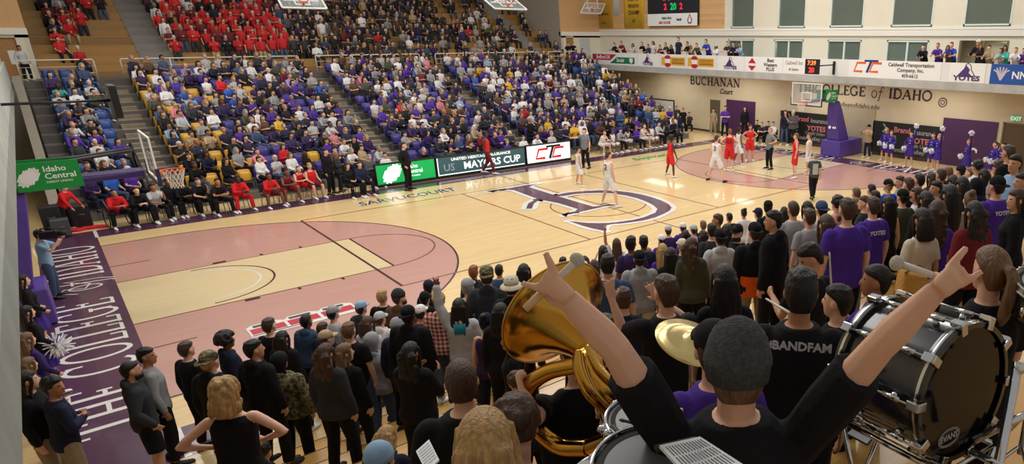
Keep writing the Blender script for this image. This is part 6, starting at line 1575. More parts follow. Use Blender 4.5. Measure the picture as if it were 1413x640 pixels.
def sponsor_wall(u0, v0, u1, v1, label):
    root, w, h, M = wall_panel('sponsor_backdrop', u0, v0, u1, v1, mat('black_vinyl', (28, 28, 30), .5), label, 'backdrop', bottom=.15)
    G = mat('vinyl_pale_green', (120, 170, 140), .5); Pk = mat('vinyl_pink', (206, 120, 130), .5); Gr = mat('vinyl_mid_grey', (150, 152, 154), .5)
    line_ = MB(); line(line_, [(-.18, .22), (.05, 0), (-.18, -.22)], .09, 0); line_.v = [tuple(M@V(q[0]-w*.30, q[1]+h*.30, .004)) for q in line_.v]; line_.build('chevron_mark', G, root)
    flat_text('lettering', 'Brand', .40, Pk, root, M@Matrix.Translation((-w*.06, h*.28, .004)), bold=.01); flat_text('lettering', 'Insurance', .36, Gr, root, M@Matrix.Translation((w*.27, h*.26, .004)), bold=.008, sx=.9)
    flat_text('lettering', 'IDFB', .34, Gr, root, M@Matrix.Translation((-w*.22, h*.02, .004)), bold=.01); flat_text('lettering', 'YOTES', .40, Pk, root, M@Matrix.Translation((w*.22, h*.0, .004)), bold=.012, sx=1.1)
    flat_text('lettering', 'ACC', .30, Gr, root, M@Matrix.Translation((-w*.22, -h*.18, .004)), bold=.01); flat_text('lettering', 'Credit Union', .26, Gr, root, M@Matrix.Translation((w*.2, -h*.16, .004)), bold=.004)
    flat_text('lettering', 'Mountain Valley', .30, Gr, root, M@Matrix.Translation((0, -h*.34, .004)), bold=.006, sx=1.2)
sponsor_wall(1078, 152, 1146, 205, 'black sponsor backdrop on the wall beside the far hoop'); sponsor_wall(1206, 166, 1297, 215, 'black sponsor backdrop behind the line of cheerleaders')
wall_panel('whiteboard', 897, 135, 931, 165, mat('whiteboard_face', (206, 210, 208), .3), 'framed whiteboard on the tan wall above the end of the stand', 'whiteboard', frame_m=mat('dark_wood_frame', (64, 50, 44), .5))
root, w, h, M = wall_panel('exit_sign', 1397, 159, 1409, 168, mat('exit_green', (96, 168, 110), .5, emit=.25), 'small green EXIT sign above the corner doorway', 'exit sign', th=.08)
flat_text('lettering', 'EXIT', .24, mat('exit_white', (230, 244, 232), .5, emit=.4), root, M@Matrix.Translation((0, -.01, .003)), bold=.006)
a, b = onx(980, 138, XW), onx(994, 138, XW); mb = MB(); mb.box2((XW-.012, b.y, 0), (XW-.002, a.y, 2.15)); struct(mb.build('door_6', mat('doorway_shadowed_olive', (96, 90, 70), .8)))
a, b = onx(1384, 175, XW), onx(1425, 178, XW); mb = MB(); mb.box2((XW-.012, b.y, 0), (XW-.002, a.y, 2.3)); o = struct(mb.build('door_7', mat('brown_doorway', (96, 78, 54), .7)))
mb = MB(); mb.box2((XW-.04, b.y, 0), (XW-.012, b.y+.08, 2.36)); mb.box2((XW-.04, a.y-.08, 0), (XW-.012, a.y, 2.36)); mb.box2((XW-.04, b.y, 2.3), (XW-.012, a.y, 2.36)); q_ = mb.build('door_frame', mat('bronze_frame', (120, 104, 80), .5), o); q_['kind'] = 'structure'
# hangings on the upper wall
def hang(u0, u1, v1, m, label, zt=10.5):
    a, b = onx(u0, v1, XW-.05), onx(u1, v1, XW-.05); c = V(XW-.05, (a.y+b.y)/2, (zt+a.z)/2); root = empty('championship_banner', c); w, h = abs(a.y-b.y), zt-a.z
    mb = MB(); rs = []
    for i in range(13): rs.append([V(-.03*math.sin(i*1.3)*.6-.01, -w/2+w*i/12, -h/2), V(-.03*math.sin(i*1.3)*.6+.0, -w/2+w*i/12, -h/2), V(.0, -w/2+w*i/12, h/2), V(-.01, -w/2+w*i/12, h/2)])
    mb.rings(rs); mb.build('cloth', m, root, True)
    mb = MB(); mb.tube([V(0, -w/2-.1, h/2), V(0, w/2+.1, h/2)], .02, 8); mb.build('hanging_rod', BLACKM, root)
    root['label'] = label; root['category'] = 'banner'; return root, w, h, frame((-.045, 0, 0), (0, -1, 0), (0, 0, 1))
YB = mat('gold_banner_cloth', (222, 178, 44), .8, noise=.05); PINK_ = mat('banner_print', (96, 62, 40), .8)
root, w, h, M = hang(822, 846, 39, mat('old_gold_banner_cloth', (196, 154, 50), .8), 'darker gold hanging banner behind the folded backboard')
flat_text('lettering', 'CHAMPIONS', .22, PINK_, root, M@Matrix.Translation((0, -h/2+1.0, 0)), bold=.004); flat_text('lettering', '1996', .22, PINK_, root, M@Matrix.Translation((0, -h/2+.35, 0)), bold=.004)
root, w, h, M = hang(862, 889, 39, YB, 'bright yellow hanging banner beside the scoreboard')
for b_, yy, sz in (('WEST OF', 1.95, .34), ('REGION', 1.5, .34), ('CHAMP', 1.05, .40), ('97', .45, .34)): flat_text('lettering', b_, sz, PINK_, root, M@Matrix.Translation((0, -h/2+yy, 0)), bold=.006, sx=.95)
root, w, h, M = hang(847, 855, 22, mat('white_pennant', (214, 216, 220), .8), 'narrow white hanging pennant between the two gold banners')
a, b = onx(896, 36, XW-.1), onx(964, 36, XW-.1); root = empty('scoreboard', V(XW-.1, (a.y+b.y)/2, 7.0)); w = abs(a.y-b.y); zb = a.z-7.0
mb = MB(); mb.box2((-.12, -w/2, zb+.05), (.069, w/2, 4.2)); mb.build('cabinet', mat('scoreboard_black', (34, 36, 44), .4), root)
mb = MB(); mb.box2((-.14, -w/2, zb), (-.12, w/2, zb+.78)); mb.build('sponsor_strip', WHITE_P, root)
M = frame((-.145, 0, zb), (0, -1, 0), (0, 0, 1))
RL = mat('score_red', (214, 40, 60), .4, emit=.8); GL = mat('score_green', (30, 160, 90), .4, emit=.8)
for b_, x, y, sz, m_ in (('38', -.45, 1.9, .9, RL), ('41', .85, 1.9, .9, RL), ('2', -.62, 1.2, .55, RL), ('2', .95, 1.2, .55, RL), ('20', .18, 1.2, .6, GL), ('00', .2, 1.95, .5, LW)): flat_text('score_digits', b_, sz, m_, root, M@Matrix.Translation((x, y, 0)), bold=.02)
flat_text('sponsor_lettering', 'idaho first', .24, VGRN, root, M@Matrix.Translation((-.5, .5, .003)), bold=.01); flat_text('sponsor_lettering', 'bank', .26, VINK, root, M@Matrix.Translation((.75, .4, .003)), bold=.01); flat_text('sponsor_lettering', 'RED HOUSE', .22, VRED, root, M@Matrix.Translation((-.7, .2, .003)), bold=.01)
mb = MB(); line(mb, [(.0, .3), (-.2, -.05), (-.12, -.24), (.12, -.24), (.2, -.05), (0, .3)], .09, 0); mb.v = [tuple(M@V(q[0]+w*.36, q[1]+.4, .004)) for q in mb.v]; mb.build('drop_logo', mat('maroon_print', (150, 30, 40), .5), root)
root['label'] = 'black scoreboard with red and green digits on the wood panelling'; root['category'] = 'scoreboard'
# guard rails along the walkway
RAIL = mat('white_rail_paint', (222, 218, 208), .4)
def rail(x0, x1, label, y=28.75, z=4.24, h=.88, m=RAIL, r=.028):
    root = empty('guard_rail', ((x0+x1)/2, y, z)); c = (x0+x1)/2; n = max(1, round((x1-x0)/1.9))
    mb = MB(); mb.tube([(x0-c, 0, 0), (x0-c, 0, h-.05), (x0-c+.04, 0, h), (x1-c-.04, 0, h), (x1-c, 0, h-.05), (x1-c, 0, 0)], r, 8); mb.build('top_rail', m, root, True)
    for i in range(1, n): mb = MB(); x = x0-c+(x1-x0)*i/n; mb.tube([(x, 0, 0), (x, 0, h)], r*.9, 8); mb.build('post', m, root, True)
    for zz in (.3, .58): mb = MB(); mb.tube([(x0-c, 0, zz), (x1-c, 0, zz)], r*.45, 6); mb.build('mid_rail', m, root, True)
    root['label'] = label; root['category'] = 'railing'
rail(-.62, 1.9, 'white guard rail on the walkway nearest the side wall and yellow doorway'); rail(2.85, 10.3, 'long white guard rail below the red-shirted section'); rail(11.15, 16.9, 'white guard rail in the middle of the walkway'); rail(17.9, 25.2, 'white guard rail below the thinly filled upper benches'); rail(26.0, 29.4, 'short white guard rail by the far corner doorway')
root = empty('aisle_handrail', (2.3, 19.5, .9)); mb = MB(); mb.tube([(-.45, -1.6, -.7), (-.45, -1.6, .2), (-.45, 1.4, 1.3), (-.45, 1.4, .3)], .03, 8); mb.build('rail', BLACKM, root, True); root['label'] = 'black sloping handrail in the aisle above the bench'; root['category'] = 'handrail'
# stadium seats
SP = mat('purple_seat_plastic', (66, 54, 132), .38); SB = mat('blue_seat_plastic', (44, 74, 140), .38); SY = mat('gold_seat_plastic', (218, 166, 58), .4)
def seat_parts():
    b = MB(); rs = []
    for z, y, w, t in ((.30, .06, .20, .03), (.45, .02, .225, .03), (.62, .06, .23, .03), (.76, .10, .225, .028), (.80, .115, .19, .02)):
        rs.append([V(w*x, y+(.05*(1-abs(x)**2)) + dy*t, z) for x, dy in ((-1, 0), (-.6, -.2), (0, -.3), (.6, -.2), (1, 0), (.6, 1), (0, 1.1), (-.6, 1))])
    b.rings(rs)
    s = MB(); rs = []
    for y, z, w in ((-.36, .40, .19), (-.33, .43, .225), (-.1, .40, .23), (.04, .41, .22)):
        rs.append([V(w*x, y, z+dz) for x, dz in ((-1, 0), (-.5, -.02), (.5, -.02), (1, 0), (.5, -.05), (-.5, -.05))])
    s.rings(rs)
    u = MB(); rs = []
    for z, y, w in ((.36, -.06, .2), (.42, -.08, .225), (.66, -.06, .23), (.74, -.03, .19)): rs.append([V(w*x, y+dz, z) for x, dz in ((-1, 0), (-.5, -.02), (.5, -.02), (1, 0), (.5, .03), (-.5, .03))])
    u.rings(rs)
    g = MB()
    for x in (-.24, .24): g.box((x, -.02, .22), (.03, .08, .44))
    g.box((0, -.02, .30), (.48, .05, .04))
    return b.mesh('seat_back', [], True), s.mesh('seat_pan', [], True), u.mesh('seat_pan_up', [], True), g.mesh('seat_bracket', [])
S_BACK, S_PAN, S_UP, S_BR = seat_parts()
SECT = [(SX0+.35, 1.85), (2.85, 10.3), (11.3, 17.0), (18.05, 25.4), (26.4, 28.9)]
SECN = ['beside the side wall', 'between first and second aisles', 'between second and third aisles', 'between third and fourth aisles', 'past the fourth aisle']
ORD = ['first', 'second', 'third', 'fourth', 'fifth', 'sixth', 'seventh', 'eighth', 'ninth', 'tenth', 'eleventh', 'twelfth', 'thirteenth', 'fourteenth', 'fifteenth']
SEATS = []
rs_ = random.Random(5)
for i in range(1, NR):
    for k_, (a, b) in enumerate(SECT):
        n = int((b-a)/.56)
        for j in range(n):
            x = a+.28+(b-a-.56*n)/2+.56*j; y = FY+RUN*i+.52; z = RISE*i
            gold = (k_ == 1 and ((j < 4 and i in (1, 2, 3, 4, 5, 6, 10, 11)) or (j < 2 and i < 13) or rs_.random() < .05)) or (k_ == 3 and j > 8 and i in (2, 3) and rs_.random() < .5)
            blue = k_ in (0, 4)
            pe = .30 if gold else .40 if (k_ == 0 and i > 10) else (.28 if k_ == 2 and i in (7, 8, 13) else .15)
            if i == 1 and k_ == 1 and j < 4: pe = .8
            occ = rs_.random() > pe
            SEATS.append(dict(row=i, sec=k_, j=j, n=n, x=x, y=y, z=z, col=SY if gold else SB if blue else SP, cn='gold' if gold else 'blue' if blue else 'purple', occ=occ))
        
def place_seat(s):
    root = empty('stadium_seat', (s['x'], s['y'], s['z'])); 
    linkmesh('seat_back', S_BACK, [s['col']], root); linkmesh('seat_pan' , S_PAN if s['occ'] else S_UP, [s['col']], root); linkmesh('bracket', S_BR, [GREYM], root)
    root['category'] = 'seat'; root['group'] = 'stadium seats in the lower stand'
    root['label'] = '%s seat, %s row up, %s from its nearer end, %s' % (s['cn'], ORD[s['row']-1], ORD[s['j']], SECN[s['sec']])
vis = sorted([s for s in SEATS if not s['occ']], key=lambda s: s['y'])[:150]
ids = set(id(s) for s in vis)
for s in sorted([s for s in SEATS if s['occ']], key=lambda s: s['y']):
    if len(ids) < 250: ids.add(id(s)); vis.append(s)
for s in vis: place_seat(s)
rest = [s for s in SEATS if id(s) not in ids]
def np_mesh(me): 
    v = np.zeros(len(me.vertices)*3); me.vertices.foreach_get('co', v); return v.reshape(-1, 3), [tuple(p.vertices) for p in me.polygons]
mb = MB(); mats3 = [SP, SB, SY, GREYM]
for s in rest:
    for me, mi in ((S_BACK, mats3.index(s['col'])), (S_PAN if s['occ'] else S_UP, mats3.index(s['col'])), (S_BR, 3)):
        v, f = np_mesh(me); mb.add((v+np.array([s['x'], s['y'], s['z']])).tolist(), f, mi)
o = mb.build('distant_seats', mats3, None, True); tag(o, 'mass of purple, blue and gold seats filling the upper rows of the lower stand', 'seats', kind='stuff')
# yellow bleacher frontage under the bench row
mb = MB()
# ================================================================== PLAYERS, BENCHES, CHEERLEADERS, SPECTATORS
VF = .017
HOOPR = V(27.1, 7.62, 0)
def on_floor(u, vfoot, vtop, yaw, p, label, z=0.0, cat='person', hlim=(1.62, 2.08), yfix=None, pos=None, group=None, **kw):
    f = pos if pos is not None else onz(u, vfoot, z); best = 1.8; e0 = 1e9
    for i in range(60):
        h = hlim[0]+(hlim[1]-hlim[0])*i/59; c = V(f.x, f.y, z+h)-CAM; v = PCY-FPX*c.dot(CU)/c.dot(CF)
        if abs(v-vtop) < e0: e0 = abs(v-vtop); best = h
    r = person(V(f.x, f.y, z), yaw, p, best, vox=VF, cat=cat, **kw); r['label'] = label
    if group: r['group'] = group
    return r
def yaw_to(u, vf, tgt, dy=0.0): 
    f = onz(u, vf); return look_yaw(f, dy, tgt)
NUMD = mat('navy_number', (38, 36, 60), .7); NUMK = mat('black_number', (36, 26, 28), .7)
def number(r, p, body, m, size=.26): back_text(r, p, 'jersey', body, size, m, .34, 'jersey_number')
POSES['hipsM'] = dict(POSES['hips'], hyaw=.2); POSES['guard'] = dict(stance=.4, hyaw=-.2); POSES['guard2'] = dict(stance=.4, lean=.1, arms={k: ((.35, .1, -1), (.05, .35, -.9), (0, .4, -.9)) for k in (-1, 1)})
W_P = dict(top='jersey', tc='white', bot='shorts', bc='white'); R_P = dict(top='jersey', tc='teamred', bot='shorts', bc='teamred')
r = on_floor(842, 284, 208, yaw_to(842, 284, HOOPR), 'guard', 'player in white number 2 jersey standing on the centre emblem', hair='short', hc='brown', **W_P); number(r, 'guard', '2', NUMD)
r = on_floor(800, 256, 203, yaw_to(800, 256, HOOPR), 'guard', 'player in white number 1 jersey near the white LED board', hair='short', hc='dark', skin='mid', **W_P); number(r, 'guard', '1', NUMD)
r = on_floor(988, 250, 187, yaw_to(988, 250, HOOPR, .2), 'guard', 'player in white number 3 jersey and black shoes beside the bearded opponent', hair='short', hc='brown', shoes='b', **W_P); number(r, 'guard', '3', NUMD)
r = on_floor(1006, 236, 178, yaw_to(1006, 236, V(28, 12, 0)), 'hipsM', 'tall bearded player in red by the free-throw circle, hands on hips', hair='short', hc='ginger', beard=True, **R_P); number(r, 'hipsM', '21', NUMK)
r = on_floor(1034, 222, 172, yaw_to(1034, 222, V(10, -8, 0)), 'hipsM', 'player in red facing the camera with hands on hips', hair='short', hc='brown', skin='mid', **R_P)
r = on_floor(1019, 226, 176, yaw_to(1019, 226, V(28, 6, 0), .6), 'guard', 'player in white half hidden behind the bearded player in red', hair='fade', hc='black', skin='brown', **W_P)
r = on_floor(925, 243, 187, yaw_to(925, 243, HOOPR), 'guard2', 'player in red with a round afro standing outside the three-point arc', hair='afro', hc='black', skin='dark', **R_P); number(r, 'guard2', '5', NUMK)
r = on_floor(1096, 244, 184, yaw_to(1096, 244, V(18, 12, 0)), 'guard', 'fair-haired player in red at the lane edge, seen in profile', hair='short', hc='lightbrown', **R_P)
r = on_floor(1114, 239, 184, yaw_to(1114, 239, V(18, 14, 0)), 'guard', 'player in white at the lane edge behind the near referee', hair='short', hc='lightbrown', **W_P)
REF = dict(top='tee', tc=(120, 124, 130), bot='trousers', bc='black', shoes='b')
r = on_floor(1121, 275, 211, yaw_to(1121, 275, HOOPR, .2), 'stride', 'referee in grey shirt walking on the near side of the key', hair='short', hc='grey', **REF)
mb = MB(); Pq = pose('stride'); 
for s_ in (-1, 1): mb.rings([[Pq.pel+V(s_*(.10+.05*i2), -.142+.0*j2, .02+.15*j2) for i2, j2 in ((0, 0), (1, 0), (1, 2.6), (0, 2.6))], [Pq.pel+V(s_*(.10+.05*i2), -.132, .02+.15*j2) for i2, j2 in ((0, 0), (1, 0), (1, 2.6), (0, 2.6))]])
for c in r.children:
    if c.name.startswith('t_shirt'): c.material_slots[0].material = cloth((70, 72, 78))
mb2 = MB(); mb2.rings([[Pq.pel+V(.10*x, -.150, z) for x, z in ((-1, .04), (1, .04), (1, .44), (-1, .44))], [Pq.pel+V(.10*x, -.130, z) for x, z in ((-1, .04), (1, .04), (1, .44), (-1, .44))]]); mb2.build('back_panel', cloth((178, 182, 190)), r)
r = on_floor(1061, 233, 176, yaw_to(1061, 233, V(5, 14, 0)), 'hipsM', 'referee in grey shirt in the painted lane, facing the bench', hair='short', hc='grey', **REF)
r = on_floor(809, 232, 177, yaw_to(809, 232, V(2, 9, 0)), 'point', 'referee in grey shirt signalling beside the white LED board', hair='short', hc='brown', **REF)
ref = r
r = on_floor(675, 240, 181, yaw_to(675, 240, V(22, 7, 0), .2), 'stride', 'player in red warm-up walking past the slate LED board', hair='fade', hc='black', skin='dark', top='jersey', tc='teamred', bot='leggings', bc='maroon')
r = on_floor(565, 262, 196, yaw_to(565, 262, V(20, 5, 0)), 'pocket', 'coach in black standing in front of the green LED board', hair='short', hc='brown', top='long', tc='black', bot='trousers', bc='black', shoes='b')
r = on_floor(459, 268, 205, yaw_to(459, 268, V(18, 6, 0)), 'down', 'coach in dark suit standing at the end of the red bench', hair='short', hc='dark', top='coat', tc='black', bot='trousers', bc='black', shoes='b')
r = on_floor(472, 264, 209, yaw_to(472, 264, V(18, 6, 0), .3), 'folded', 'second coach in black standing close behind the suited one', hair='short', hc='grey', skin='tan', top='coat', tc='charcoal', bot='trousers', bc='black', shoes='b')
r = on_floor(97, 318, 255, yaw_to(97, 318, V(8, 9, 0)), 'lean', 'person in red top bending over the black cases behind the baseline', hair='short', hc='black', top='long', tc='red', bot='trousers', bc='black')
r = on_floor(80, 410, 318, yaw_to(80, 410, V(8, 9, 0), -.2), 'camera', 'camera operator in light blue shirt filming from the baseline', hair='short', hc='dark', top='tee', tc='lightblue', bot='trousers', bc='denim', shoes='b')
camop = r
f = V(*r.location); ck = r.scale.x; vc = empty('video_camera', f+Matrix.Rotation(r.rotation_euler.z, 3, 'Z')@V(.05, .22, 1.62)*ck, r.rotation_euler.z)
mb = MB(); mb.box((0, 0, 0), (.14, .34, .18)); bevel(mb.build('camera_body', BLACKM, vc), .015)
mb = MB(); mb.tube([(0, .17, 0), (0, .34, 0)], [.06, .07], 14); mb.build('lens', RUBBER, vc, True)
mb = MB(); mb.tube([(0, -.12, .09), (0, -.12, .16), (0, .12, .16), (0, .12, .09)], .015, 8); mb.build('handle', BLACKM, vc, True)
vc['label'] = 'black shoulder video camera held by the operator on the baseline'; vc['category'] = 'video camera'
# bench chairs and seated players
def bench_chair():
    root = empty('bench_chair'); mb = MB(); mb.box((0, 0, .44), (.46, .44, .06)); bevel(mb.build('seat', mat('black_vinyl_seat', (40, 38, 46), .5), root), .02)
    mb = MB(); mb.box((0, -.22, .70), (.46, .05, .34)); bevel(mb.build('backrest', mat('black_vinyl_seat', (40, 38, 46), .5), root), .02)
    for sx in (-1, 1):
        for sy in (-1, 1): mb = MB(); mb.tube([(sx*.2, sy*.18, .42), (sx*.22, sy*.22, .0)], .014, 8); mb.build('leg', GREYM, root, True)
    return root
def copy_tree(o, parent=None):
    c = o.copy(); COL.objects.link(c)
    if parent is not None: c.parent = parent
    for ch in list(o.children): copy_tree(ch, c)
    return c
CH0 = None
def chair_at(x, y, yaw, label):
    global CH0
    if CH0 is None: CH0 = bench_chair(); c = CH0
    else: c = copy_tree(CH0)
    c.location = (x, y, .0); c.rotation_euler = (0, 0, yaw); c['label'] = label; c['category'] = 'chair'; c['group'] = 'chairs of the two team benches'
def seated(u, v, p, label, y=None, chair=True, clabel=None, **kw):
    P = pose(p); q = onz(u, v, P.headc.z*1.03); 
    if y is not None: q = ony(u, v, y)
    k = min(1.12, max(.95, q.z/P.headc.z)); yaw = look_yaw(q, 0, V(q.x+1.6, 8, 0)); of = Matrix.Rotation(yaw, 3, 'Z')@V(P.headc.x*k, P.headc.y*k, 0)
    b = V(q.x-of.x, q.y-of.y, 0); r = person(b, yaw, p, 1.75*k, vox=VF, **kw); r['label'] = label
    if chair: chair_at(b.x, b.y, yaw, clabel or 'black bench chair under the '+' '.join(label.split(',')[0].split()[:10]))
    return r
BL = [(188, 263, 'sitlean', 'person in black with navy sleeves, second seat of the red bench', dict(hair='short', hc='black', top='hoodie', tc='black', bot='trousers', bc='black')),
 (211, 258, 'sitchin', 'person in black and white top on the red bench', dict(hair='short', hc='dark', skin='tan', top='tee', tc='lightgrey', bot='trousers', bc='black')),
 (230, 251, 'sit', 'tall person in black warm-up left of the hoop net', dict(hair='fade', hc='black', skin='brown', top='hoodie', tc='black', bot='trousers', bc='black')),
 (250, 253, 'sitlean', 'person in black warm-up seen through the hoop net', dict(hair='short', hc='black', skin='brown', top='long', tc='black', bot='trousers', bc='black')),
 (273, 250, 'sitchin', 'person in black resting chin on hand, red bench', dict(hair='short', hc='brown', top='tee', tc='black', bot='trousers', bc='black')),
 (300, 251, 'sitlean', 'person in black with forearms on knees next to the red hoodie', dict(hair='short', hc='black', skin='tan', top='tee', tc='black', bot='trousers', bc='black')),
 (328, 247, 'sitlean', 'bench player in bright red hoodie, head bowed', dict(hair='curly', hc='black', skin='dark', top='hoodie', tc='red', bot='trousers', bc='red')),
 (371, 243, 'sitlean', 'bench player in red warm-up top and pale knees', dict(hair='short', hc='dark', skin='brown', top='long', tc='red', bot='shorts', bc='maroon')),
 (395, 238, 'sitlean', 'bench player in maroon jersey leaning forward', dict(hair='fade', hc='black', skin='brown', top='jersey', tc='maroon', bot='shorts', bc='maroon')),
 (412, 233, 'sitlean', 'bench player in red jersey between two team mates', dict(hair='short', hc='lightbrown', top='jersey', tc='red', bot='shorts', bc='red')),
 (427, 229, 'sit', 'bench player in red jersey sitting upright, nearest the standing coaches', dict(hair='short', hc='blond', top='jersey', tc='red', bot='shorts', bc='maroon')),
 (479, 229, 'sitF', 'person in black dress seated beside the standing coaches', dict(hair='long', hc='dark', top='long', tc='black', bot='leggings', bc='black')),
 (496, 227, 'sit', 'person in navy suit seated between the coaches and the LED boards', dict(hair='short', hc='brown', top='coat', tc='navy', bot='trousers', bc='black')),
 (510, 217, 'sitfold', 'person in grey sweater seated at the end of the LED boards', dict(hair='short', hc='grey', top='long', tc='darkgrey', bot='trousers', bc='black'))]
for u, v, p, lb, kw in BL: seated(u, v, p, lb, **kw)
r = seated(157, 266, 'sitlean', 'person in red hoodie seated in a wheelchair at the end of the bench', chair=False, hair='short', hc='black', skin='tan', top='hoodie', tc='red', bot='trousers', bc='black')
wc = empty('wheelchair', r.location, r.rotation_euler.z)
mb = MB(); mb.box((0, 0, .42), (.44, .44, .05)); mb.box((0, -.24, .68), (.44, .04, .42)); mb.build('seat', mat('black_vinyl_seat', (40, 38, 46), .5), wc)
for sx in (-1, 1):
    mb = MB(); mb.tube([V(sx*.29, -.08+.3*math.cos(2*PI*i/28), .3+.3*math.sin(2*PI*i/28)) for i in range(28)], .018, 6, close=True)
    for i in range(8): mb.tube([V(sx*.29, -.08, .3), V(sx*.29, -.08+.29*math.cos(2*PI*i/8), .3+.29*math.sin(2*PI*i/8))], .004, 4)
    mb.build('wheel', BLACKM, wc, True)
    mb = MB(); mb.tube([V(sx*.22, .38+.07*math.cos(2*PI*i/14), .075+.07*math.sin(2*PI*i/14)) for i in range(14)], .015, 6, close=True); mb.tube([(sx*.22, .38, .08), (sx*.22, .34, .4), (sx*.22, -.26, .9), (sx*.22, -.34, .9)], .013, 6); mb.build('frame_side', GREYM, wc, True)
wc['label'] = 'black wheelchair under the person in red hoodie'; wc['category'] = 'wheelchair'
# far bench of the white team
RB = [(834, 183), (845, 181), (856, 180), (867, 178), (878, 176), (889, 174), (899, 173), (909, 171), (919, 168), (929, 166)]
tops = ['white', 'white', 'grey', 'white', 'purple', 'white', 'white', 'lightgrey', 'charcoal', 'black']
for i, (u, v) in enumerate(RB):
    j = i in (0, 1, 3, 5, 6)
    seated(u, v, ['sitlean', 'sit', 'sitchin', 'sitlean', 'sitfold'][i % 5], ('bench player in white jersey, %s seat from the LED boards' if j else 'person in '+tops[i].replace('lightgrey', 'pale grey')+' top, %s seat of the far bench') % ORD[i], y=16.75, clabel='black chair of the far bench, %s from the LED boards' % ORD[i],
        skin=['fair', 'brown', 'fair', 'dark', 'tan'][i % 5], hair=['short', 'fade', 'short', 'afro', 'short'][i % 5], hc=['brown', 'black', 'dark', 'black', 'lightbrown'][i % 5], top='jersey' if j else 'long', tc=tops[i], bot='shorts' if j else 'trousers', bc='white' if j else 'black')
# table officials behind the LED boards
for i, (u, v, tc, p) in enumerate([(531, 214, 'white', 'sitfold'), (585, 207, 'black', 'sitlean'), (622, 206, 'olive', 'sit'), (650, 199, 'black', 'sitchin'), (700, 196, 'purple', 'sit'), (722, 190, 'white', 'sitfold'), (741, 186, 'white', 'sitlean'), (761, 184, 'lightgrey', 'sit')]):
    seated(u, v, p, 'table official in %s shirt, %s seat along the LED boards' % (tc.replace('lightgrey', 'pale grey'), ORD[i]), y=17.25, clabel='black chair behind the LED boards, %s along the table' % ORD[i], hair='short', hc=['dark', 'grey', 'brown'][i % 3], top='tee', tc=tc, bot='trousers', bc='black')
# far end of the hall
FE = [(1000, 190, 146, V(20, 8, 0), 'folded', 'person in purple polo standing with a white paper by the open doorway', dict(top='tee', tc='purple', bot='trousers', bc='black')),
 (1027, 188, 147, V(20, 8, 0), 'downF', 'person with long dark hair in black standing by the smaller purple pad', dict(hair='long', hc='dark', top='long', tc='black', bot='leggings', bc='black')),
 (984, 186, 150, V(20, 8, 0), 'down', 'person in khaki standing in the open doorway', dict(top='tee', tc='khaki', bot='trousers', bc='khaki')),
 (934, 182, 146, V(20, 6, 0), 'down', 'person in charcoal jacket standing under the whiteboard', dict(top='coat', tc='charcoal', bot='trousers', bc='black')),
 (943, 183, 150, V(20, 6, 0), 'down', 'person in black standing beside the whiteboard', dict(top='tee', tc='black', bot='trousers', bc='black')),
 (1082, 200, 152, V(20, 8, 0), 'phone', 'person in navy filming in front of the sponsor backdrop by the hoop', dict(hair='bob', hc='brown', top='tee', tc='navy', bot='trousers', bc='denim')),
 (1092, 201, 150, V(20, 8, 0), 'folded', 'person with white hair in grey standing by the sponsor backdrop', dict(hair='short', hc='white', top='coat', tc='darkgrey', bot='trousers', bc='black')),
 (1196, 218, 172, V(14, 8, 0), 'camera', 'person in dark cap and two-tone jacket filming beside the hoop base', dict(hat='cap', hatc='black', top='coat', tc='tan', bot='trousers', bc='navy'))]
for u, vf, vt, tg, p, lb, kw in FE:
    kw = dict(dict(hair='short', hc='brown'), **kw); f = onz(u, vf); f = V(min(f.x, 31.7), f.y, 0)
    if f.x >= 31.69: f = onx(u, vf, 31.6); f.z = 0
    on_floor(u, vf, vt, look_yaw(f, 0, tg), p, lb, pos=f, **kw)
for i, (u, v) in enumerate([(1045, 163), (1053, 165), (1060, 167), (1067, 167), (932, 158), (951, 160)]):
    tc = ['black', 'charcoal', 'navy', 'white', 'black', 'charcoal'][i]; q = onx(u, v+6, 31.0); 
    r = person(V(q.x, q.y, 0), look_yaw(q, 0, V(20, 8, 0)), ['sit', 'sitlean', 'sitfold', 'sitF', 'sitlean', 'sit'][i], 1.75, vox=VF, hair='short', hc='dark', top='tee', tc=tc, bot='trousers', bc='black')
    r['label'] = 'person in %s sitting by the end wall, %s' % (tc, ['nearest the purple pad', 'second from the pad', 'third from the pad', 'nearest the sponsor backdrop', 'below the whiteboard', 'beside the open doorway'][i])
    chair_at(q.x, q.y, r.rotation_euler.z, 'black chair under the person in %s %s' % (tc, ['by the purple pad', 'second from the pad', 'third from the pad', 'by the sponsor backdrop', 'under the whiteboard', 'near the open doorway'][i]))
# cheerleaders with pom-poms
POMW = mat('white_pom_strands', (236, 236, 240), .7); POMP = mat('purple_pom_strands', (98, 60, 170), .6)
def pompom(c, label, r=.15, seed=1):
    root = empty('pom_pom', c); rr = random.Random(seed)
    for nm, m, n in (('white_strands', POMW, 120), ('purple_strands', POMP, 14)):
        mb = MB()
        for i in range(n):
            d = V(rr.gauss(0, 1), rr.gauss(0, 1), rr.gauss(0, 1)).normalized(); e = d.orthogonal().normalized(); L = r*rr.uniform(.75, 1.1)
            mb.tube([d*.01, d*L*.6+e*.01, d*L+e*rr.uniform(.01, .04)], [.010, .013, .008], 4)
        mb.build(nm, m, root)
    root['label'] = label; root['category'] = 'pom-pom'; root['group'] = 'cheerleaders\' pom-poms'
CHE = [(1219, 222, 176, 'cheer', 'leftmost', 'blond'), (1226, 225, 180, 'cheer', 'second', 'lightbrown'), (1253, 231, 180, 'cheerup', 'arm-raised', 'dark'), (1283, 234, 182, 'cheer', 'fourth', 'brown'), (1291, 236, 183, 'cheerup', 'fifth', 'blond'), (1331, 245, 187, 'cheerup', 'one', 'ginger'), (1366, 250, 190, 'cheer', 'near', 'brown'), (1377, 252, 195, 'cheer', 'last', 'dark')]
